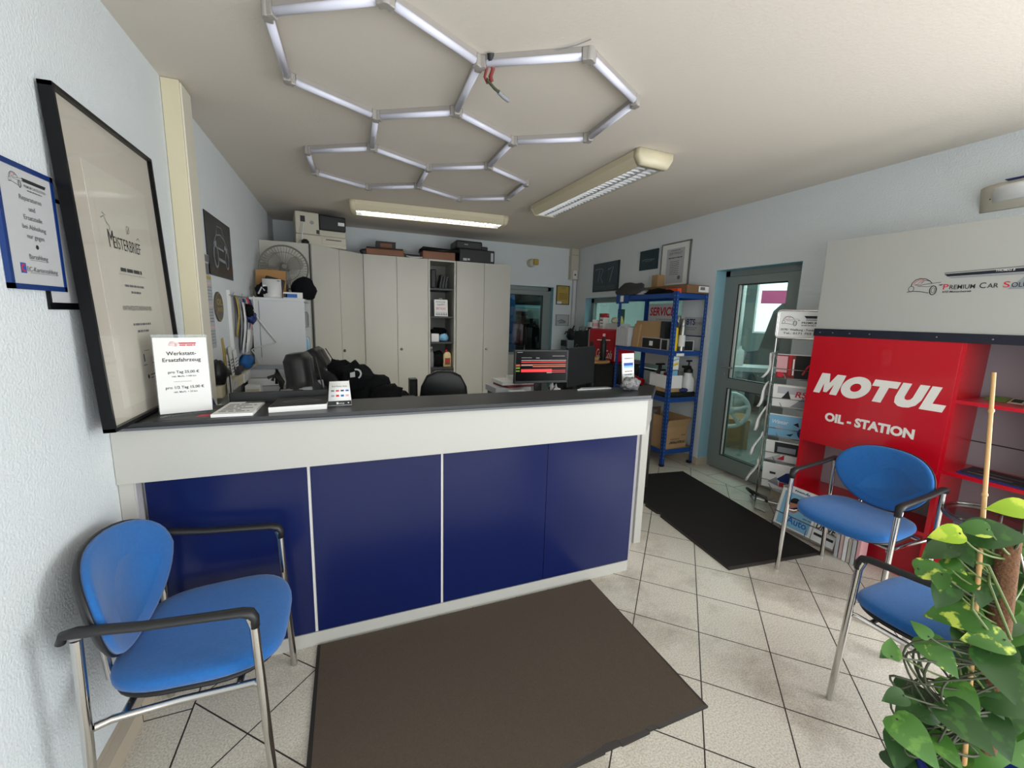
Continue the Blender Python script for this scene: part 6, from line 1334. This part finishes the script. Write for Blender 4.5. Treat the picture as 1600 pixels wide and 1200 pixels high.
# wall lamp on the right wall
g = thing('wall_lamp', 'grey-white half-bowl wall lamp at the right edge, above the grey panel', 'wall lamp', (XR, 1.16, 2.2))
m = MB(); m.m('beige_plastic'); rg = []
for k in range(13):
    a = PI*k/12; cy = 1.17-.19*math.cos(PI-a)*-1; dpt = .13*math.sin(a)**.8+.002
    y = 1.17+.19*math.cos(a); rg.append([(XR-.001, y, 2.315), (XR-dpt, y, 2.315), (XR-dpt*.92, y, 2.285), (XR-dpt*.55, y, 2.23), (XR-dpt*.12, y, 2.195), (XR-.001, y, 2.19)])
m.rings(rg); m.obj('lamp_bowl', g)
m = MB().m('white_plastic'); rg = []
for k in range(13):
    a = PI*k/12; y = 1.165+.145*math.cos(a); dpt = .135*math.sin(a)**.8+.012
    rg.append([(XR-dpt*.9, y, 2.303), (XR-dpt, y, 2.295), (XR-dpt*.97, y, 2.27), (XR-dpt*.66, y, 2.228), (XR-dpt*.4, y, 2.228), (XR-dpt*.4, y, 2.30)])
m.rings(rg); m.obj('diffuser', g)
for k in range(3): MB(plane((XR-.045-.012*k, 1.325-.012*k, 2.285-.018*k), (.5, .8, 0), (0, 0, 1))).m('black').lathe((0, 0, 0), [(.005, 0), (.005, .006)], 10).obj('vent_hole', g)
MB().m('dark_blue').box(XR-.15, XR-.002, 1.0, 1.225, 2.318, 2.322).obj('lamp_lid', g)

# ------------------------------------------------------------------ potted plant
g = thing('potted_plant', 'tall variegated climbing plant with moss pole in the right foreground', 'plant', (1.63, .40, 0))
PT = Matrix.Translation((1.63, .40, 0))
MB(PT).m('pot_blue').lathe((0, 0, 0), [(.105, 0), (.11, .01), (.14, .25), (.145, .27), (.135, .27), (.125, .22)], 32).obj('pot', g)
MB(PT).m('soil').lathe((0, 0, .225), [(.126, 0), (.126, .01)], 28).obj('soil', g)
MB().m('coir').tube([(1.635, .40, .23), (1.645, .43, .6), (1.662, .462, .96)], [.022, .023, .023], 16).obj('moss_pole', g)
m = MB().m('bamboo').tube([(1.56, .41, .23), (1.6048, .487, .871), (1.618, .5097, 1.06), (1.642, .551, 1.404)], [.0060, .0056, .0052, .0045], 10)
for t in (.87, 1.07, 1.3):
    f = (t-.23)/(1.404-.23); m.tube([(1.56+.082*f, .41+.141*f, t-.006), (1.56+.082*f, .41+.141*f, t), (1.56+.082*f, .41+.141*f, t+.006)], [.0054, .0072, .0054], 10)
m.obj('bamboo_stake', g)
MB().m('steel').tube([(1.70, .43, .86), (1.69, .45, .93), (1.66, .465, .955), (1.63, .48, .93)], .003, 6).obj('tie_wire', g)
LEAVES = [(1.614,0.462,1.054,-0.496,0.823,-0.278,-0.713,-0.203,0.671,0.072,'y'),
(1.448,0.508,0.984,-0.551,0.714,-0.433,-0.773,-0.241,0.587,0.065,'y'),
(1.527,0.545,0.901,-0.788,0.391,-0.476,-0.555,-0.116,0.824,0.079,'d'),
(1.524,0.487,0.999,-0.570,0.788,-0.232,-0.652,-0.263,0.711,0.063,'v'),
(1.571,0.461,0.987,0.494,-0.845,0.207,-0.722,-0.265,0.638,0.104,'d'),
(1.712,0.473,0.910,0.476,-0.840,0.258,-0.628,-0.120,0.769,0.073,'v'),
(1.495,0.537,0.855,0.567,-0.788,0.242,-0.655,-0.253,0.712,0.075,'v'),
(1.526,0.509,0.879,-0.253,-0.951,-0.180,-0.558,-0.009,0.830,0.053,'v'),
(1.591,0.501,0.823,0.637,-0.608,0.473,-0.685,-0.165,0.710,0.079,'v'),
(1.602,0.472,0.812,-0.647,-0.331,-0.686,-0.607,-0.322,0.727,0.085,'d'),
(1.472,0.508,0.843,-0.641,-0.298,-0.708,-0.747,0.030,0.664,0.052,'v'),
(1.560,0.496,0.730,-0.660,0.679,-0.323,-0.598,-0.214,0.772,0.120,'v'),
(1.677,0.456,0.745,-0.782,-0.052,-0.621,-0.620,-0.041,0.784,0.089,'g'),
(1.724,0.424,0.707,-0.773,-0.025,-0.634,-0.619,-0.192,0.762,0.134,'g'),
(1.476,0.485,0.639,-0.155,-0.882,-0.446,-0.571,-0.288,0.769,0.096,'v'),
(1.558,0.431,0.705,-0.762,0.602,-0.239,-0.508,-0.327,0.797,0.093,'v'),
(1.552,0.394,0.641,-0.517,-0.663,-0.542,-0.553,-0.225,0.802,0.117,'d'),
(1.425,0.510,0.709,0.022,0.917,0.399,-0.574,-0.315,0.756,0.046,'g'),
(1.392,0.556,0.607,-0.794,0.251,-0.554,-0.605,-0.231,0.762,0.041,'d'),
(1.309,0.516,0.681,0.688,0.429,0.586,-0.478,-0.340,0.810,0.051,'g'),
(1.332,0.499,0.540,-0.873,0.375,-0.312,-0.428,-0.281,0.859,0.057,'d'),
(1.526,0.440,0.524,-0.383,-0.806,-0.452,-0.501,-0.231,0.834,0.101,'g'),
(1.465,0.407,0.502,-0.216,-0.940,-0.263,-0.586,-0.091,0.806,0.112,'d'),
(1.599,0.416,0.518,-0.173,-0.882,-0.439,-0.656,-0.229,0.719,0.074,'d'),
(1.353,0.455,0.450,-0.099,-0.929,-0.356,-0.503,-0.262,0.824,0.110,'g'),
(1.408,0.495,0.482,-0.900,0.257,-0.353,-0.347,0.069,0.935,0.078,'d'),
(1.467,0.473,0.467,0.884,-0.466,-0.023,-0.236,-0.489,0.840,0.072,'d'),
(1.440,0.426,0.417,-0.242,-0.954,-0.179,-0.400,-0.071,0.914,0.078,'g'),
(1.626,0.385,0.534,0.385,-0.917,0.104,-0.507,-0.117,0.854,0.127,'d'),
(1.610,0.403,0.344,0.648,-0.714,0.265,-0.568,-0.221,0.793,0.097,'g'),
(1.590,0.389,0.452,-0.425,-0.711,-0.560,-0.663,-0.177,0.727,0.106,'d'),
(1.714,0.379,0.358,0.210,-0.938,-0.277,-0.577,-0.348,0.739,0.143,'g'),
(1.554,0.506,0.914,-0.434,-0.720,-0.541,-0.752,-0.041,0.658,0.068,'d'),
(1.662,0.493,0.886,-0.673,-0.043,-0.738,-0.675,-0.372,0.637,0.064,'v'),
(1.785,0.501,0.833,0.299,-0.945,-0.131,-0.653,-0.302,0.694,0.074,'d'),
(1.504,0.508,0.797,-0.657,-0.022,-0.753,-0.708,-0.323,0.627,0.077,'d'),
(1.674,0.497,0.741,-0.262,-0.722,-0.641,-0.674,-0.339,0.657,0.072,'d'),
(1.742,0.427,0.617,-0.736,-0.064,-0.674,-0.677,0.069,0.733,0.096,'d'),
(1.615,0.440,0.630,-0.317,-0.917,-0.242,-0.590,-0.010,0.807,0.093,'d'),
(1.745,0.400,0.518,0.142,-0.983,-0.112,-0.418,-0.162,0.894,0.112,'d'),
(1.675,0.396,0.441,-0.724,-0.230,-0.651,-0.561,-0.354,0.748,0.094,'d'),
(1.744,0.385,0.425,-0.754,-0.147,-0.641,-0.655,0.081,0.752,0.096,'g'),
(1.620,0.477,0.409,-0.854,0.095,-0.511,-0.499,-0.426,0.755,0.073,'d'),
(1.607,0.442,0.535,-0.098,-0.877,-0.470,-0.644,-0.304,0.702,0.079,'d'),
(1.682,0.438,0.701,-0.873,-0.044,-0.485,-0.433,-0.384,0.815,0.079,'d'),
(1.541,0.472,0.684,-0.925,-0.071,-0.373,-0.359,-0.161,0.919,0.062,'d'),
(1.829,0.472,0.758,-0.539,-0.715,-0.445,-0.683,0.062,0.727,0.080,'d'),
(1.704,0.494,0.810,-0.813,0.242,-0.530,-0.561,-0.081,0.824,0.059,'v'),
(1.610,0.534,0.923,0.281,0.662,0.695,-0.735,-0.318,0.599,0.064,'d'),
(1.720,0.527,0.899,0.856,-0.085,0.510,-0.507,0.054,0.860,0.066,'v'),
(1.771,0.472,0.586,-0.858,0.243,-0.452,-0.484,-0.090,0.871,0.078,'d'),
(1.830,0.492,0.647,-0.634,-0.599,-0.490,-0.570,-0.066,0.819,0.106,'g'),
(1.787,0.458,0.411,-0.933,0.267,-0.243,-0.337,-0.400,0.853,0.081,'v'),
(1.869,0.522,0.547,0.340,-0.901,-0.267,-0.498,-0.414,0.762,0.079,'g'),
(1.804,0.503,0.851,-0.865,0.260,-0.429,-0.467,-0.105,0.878,0.113,'d'),
(1.619,0.490,0.799,-0.800,0.282,-0.529,-0.583,-0.159,0.797,0.107,'d'),
(1.728,0.496,0.223,0.453,-0.888,-0.077,-0.584,-0.361,0.727,0.094,'v'),
(1.787,0.407,0.319,-0.355,-0.804,-0.477,-0.366,-0.350,0.862,0.073,'d'),
(1.803,0.551,0.765,-0.870,0.216,-0.444,-0.483,-0.190,0.855,0.115,'g'),
(1.827,0.506,0.888,-0.805,0.242,-0.542,-0.593,-0.297,0.749,0.082,'d'),
(1.787,0.580,0.851,0.393,-0.912,0.115,-0.664,-0.195,0.722,0.105,'d'),
(1.660,0.419,0.587,0.418,-0.902,0.107,-0.555,-0.160,0.817,0.076,'d'),
(1.791,0.484,0.433,-0.088,-0.932,-0.351,-0.678,-0.202,0.707,0.106,'g'),
(1.560,0.550,0.387,-0.722,0.087,-0.686,-0.689,-0.003,0.725,0.087,'d'),
(1.741,0.440,0.411,0.512,-0.850,0.123,-0.541,-0.208,0.815,0.101,'v'),
(1.851,0.453,0.623,-0.673,-0.193,-0.714,-0.700,-0.145,0.699,0.080,'v'),
(1.814,0.467,0.650,-0.675,0.176,-0.717,-0.735,-0.080,0.673,0.103,'d'),
(1.592,0.529,0.279,-0.771,-0.408,-0.489,-0.544,0.022,0.839,0.122,'d'),
(1.824,0.440,0.642,0.628,-0.778,0.007,-0.439,-0.347,0.829,0.100,'g'),
(1.804,0.489,0.664,-0.739,-0.203,-0.642,-0.656,0.000,0.755,0.083,'d'),
(1.623,0.497,0.343,-0.669,-0.286,-0.687,-0.615,-0.307,0.726,0.087,'d'),
(1.798,0.494,0.884,-0.747,-0.078,-0.660,-0.664,0.055,0.746,0.113,'v'),
(1.658,0.452,0.405,-0.784,0.009,-0.621,-0.618,-0.119,0.777,0.072,'d'),
(1.669,0.473,0.232,-0.869,0.213,-0.447,-0.495,-0.352,0.795,0.092,'d'),
(1.751,0.528,0.791,-0.698,0.271,-0.663,-0.696,-0.038,0.717,0.109,'d'),
(1.941,0.507,0.830,-0.764,0.347,-0.544,-0.612,-0.120,0.782,0.084,'d'),
(1.754,0.485,0.470,-0.406,-0.885,-0.226,-0.593,0.068,0.802,0.076,'d'),
(1.754,0.516,0.683,-0.360,-0.866,-0.348,-0.507,-0.131,0.852,0.116,'d'),
(1.679,0.458,0.554,-0.811,-0.265,-0.521,-0.463,-0.251,0.850,0.073,'v'),
(1.726,0.507,0.825,-0.595,-0.145,-0.791,-0.727,-0.324,0.606,0.077,'d'),
(1.817,0.435,0.509,-0.083,-0.952,-0.295,-0.412,-0.237,0.880,0.106,'g'),
(1.663,0.459,0.317,0.562,-0.826,-0.047,-0.457,-0.358,0.814,0.076,'g'),
(1.875,0.503,0.788,-0.259,-0.880,-0.399,-0.750,-0.077,0.657,0.118,'d'),
(1.532,0.488,0.355,-0.689,-0.149,-0.710,-0.636,-0.347,0.690,0.094,'g'),
(1.849,0.519,0.582,-0.828,0.308,-0.469,-0.493,0.002,0.870,0.102,'g'),
(1.809,0.508,0.844,-0.748,-0.111,-0.654,-0.629,-0.194,0.753,0.103,'d'),
(1.861,0.474,0.493,-0.821,0.268,-0.504,-0.491,0.119,0.863,0.104,'d'),
(1.674,0.445,0.331,0.574,-0.763,0.297,-0.471,-0.011,0.882,0.120,'d'),
(1.603,0.549,0.371,-0.789,-0.149,-0.596,-0.608,0.048,0.792,0.112,'d'),
(1.754,0.431,0.304,0.721,-0.638,0.270,-0.371,-0.027,0.928,0.107,'d'),
(1.530,0.479,0.351,-0.810,0.112,-0.576,-0.585,-0.090,0.806,0.111,'g'),
(1.872,0.508,0.499,0.278,-0.960,-0.034,-0.623,-0.207,0.754,0.111,'d'),
(1.659,0.498,0.435,0.126,-0.912,-0.390,-0.547,-0.392,0.740,0.075,'g'),
(1.510,0.519,0.411,-0.888,-0.055,-0.456,-0.447,-0.126,0.886,0.071,'g'),
(1.769,0.495,0.511,-0.316,-0.773,-0.550,-0.511,-0.350,0.785,0.116,'d'),
(1.866,0.494,0.883,-0.823,0.312,-0.474,-0.474,0.083,0.877,0.103,'d'),
(1.535,0.514,0.345,-0.177,-0.867,-0.467,-0.635,-0.262,0.727,0.089,'d'),
(1.745,0.530,0.752,0.416,-0.890,0.186,-0.475,-0.038,0.879,0.078,'v'),
(1.555,0.446,0.304,-0.807,-0.087,-0.584,-0.590,0.087,0.803,0.106,'g'),
(1.834,0.475,0.762,0.523,-0.822,0.226,-0.582,-0.151,0.799,0.075,'g'),
(1.541,0.554,0.419,-0.791,-0.194,-0.581,-0.494,-0.359,0.792,0.086,'d'),
(1.655,0.432,0.614,-0.604,-0.369,-0.706,-0.626,-0.328,0.707,0.111,'d'),
(1.761,0.468,0.484,-0.656,-0.537,-0.530,-0.656,0.058,0.753,0.074,'d'),
(1.775,0.559,0.842,-0.737,0.327,-0.591,-0.607,0.063,0.792,0.093,'d'),
(1.882,0.424,0.224,-0.804,0.332,-0.494,-0.529,-0.019,0.848,0.126,'d'),
(1.799,0.535,0.858,-0.300,-0.696,-0.652,-0.622,-0.376,0.687,0.095,'g'),
(1.877,0.471,0.644,-0.149,-0.826,-0.544,-0.721,-0.286,0.631,0.094,'d'),
(1.799,0.488,0.687,-0.711,-0.235,-0.663,-0.669,-0.064,0.741,0.122,'d'),
(1.515,0.534,0.258,-0.771,-0.317,-0.552,-0.517,-0.194,0.833,0.102,'d'),
(1.541,0.499,0.245,-0.648,-0.565,-0.510,-0.635,0.031,0.772,0.101,'d'),
(1.563,0.434,0.305,-0.855,-0.361,-0.373,-0.398,-0.005,0.917,0.096,'d'),
(1.672,0.440,0.298,-0.841,0.016,-0.541,-0.541,-0.070,0.838,0.093,'g'),
(1.523,0.532,0.332,-0.927,0.223,-0.303,-0.331,-0.100,0.938,0.095,'d'),
(1.586,0.558,0.147,-0.168,-0.977,-0.131,-0.529,-0.023,0.849,0.079,'d'),
(1.649,0.493,0.188,-0.758,-0.195,-0.622,-0.617,-0.092,0.781,0.094,'g'),
(1.652,0.493,0.323,-0.872,-0.019,-0.489,-0.490,0.014,0.872,0.092,'d')]

KIND = {'y': 'leaf_yellow', 'v': 'leaf_variegated', 'g': 'leaf_green', 'd': 'leaf_dark'}
def heart(m, P, Tt, N, L):
    B_ = N.cross(Tt).normalized(); prof = [(-.10, .0), (-.13, .17), (-.08, .31), (.05, .39), (.20, .41), (.38, .37), (.56, .29), (.74, .18), (.90, .07), (1.0, 0)]
    vs = []; fs = []
    cv_ = lambda x, y: -.22*(x-.35)**2*L*1.2+.22*abs(y)*L*.55
    for x, w in prof:
        for k in (-1, -.5, 0, .5, 1):
            y = w*k; xx = x if k or x >= 0 else 0.0
            if x < 0 and abs(k) == .5: xx = x*.9
            vs.append(P+Tt*((xx-.4)*L)+B_*(y*L)+N*cv_(xx, y))
    n = len(prof)
    for i in range(n-1):
        for k in range(4): fs.append((i*5+k, i*5+k+1, (i+1)*5+k+1, (i+1)*5+k))
    m.add(vs, fs, True)
    return P-Tt*(.4*L)
m = MB(); ms = MB().m('stem'); rnd = random.Random(7)
for t_ in LEAVES:
    P = Vector(t_[0:3]); Tt = Vector(t_[3:6]); N_ = Vector(t_[6:9]); m.m(KIND[t_[10]]); b0 = heart(m, P, Tt, N_, t_[9])
    f = max(.26, min(.92, P.z-.08)); root = Vector((1.635+.03*(f-.23), .40+.08*(f-.23), f)); mid = (b0+root)/2+Vector((rnd.uniform(-.03, .03), rnd.uniform(-.03, .03), -.03)); 
    pts = [b0*(1-s)**2+mid*(2*s*(1-s))+root*s*s for s in [k/7 for k in range(8)]]
    ms.m('stem' if rnd.random() < .5 else 'stem_dark').tube(pts, [.0022+.0012*k/7 for k in range(8)], 6)
lv_ = m.obj('foliage', g)
for k in range(26):
    z0 = rnd.uniform(.42, .68); a = Vector((1.62, .42, z0)); c0 = Vector((rnd.uniform(1.36, 1.52), rnd.uniform(.45, .60), z0+rnd.uniform(-.16, .04)))
    e0 = Vector((1.60, .42, rnd.uniform(.26, .5))); mid = c0+Vector((-.03, .02, rnd.uniform(-.06, .06)))
    pts = []
    for s in [i/14 for i in range(15)]:
        p = a*(1-s)**3+c0*3*s*(1-s)**2+mid*3*s*s*(1-s)+e0*s**3; pts.append(p+Vector((.012*math.sin(s*9+k), .012*math.cos(s*7+k), .012*math.sin(s*8+2*k))))
    ms.m('stem_dark').tube(pts, .0030, 6)
for k in range(10): ms.m('stem').tube([(1.63, .41, .3+.05*k), (1.57+rnd.uniform(-.04, .04), .46, .36+.06*k), (1.60+rnd.uniform(-.08, .05), .48, .45+.05*k)], .0035, 6)
ms.obj('stems', g)
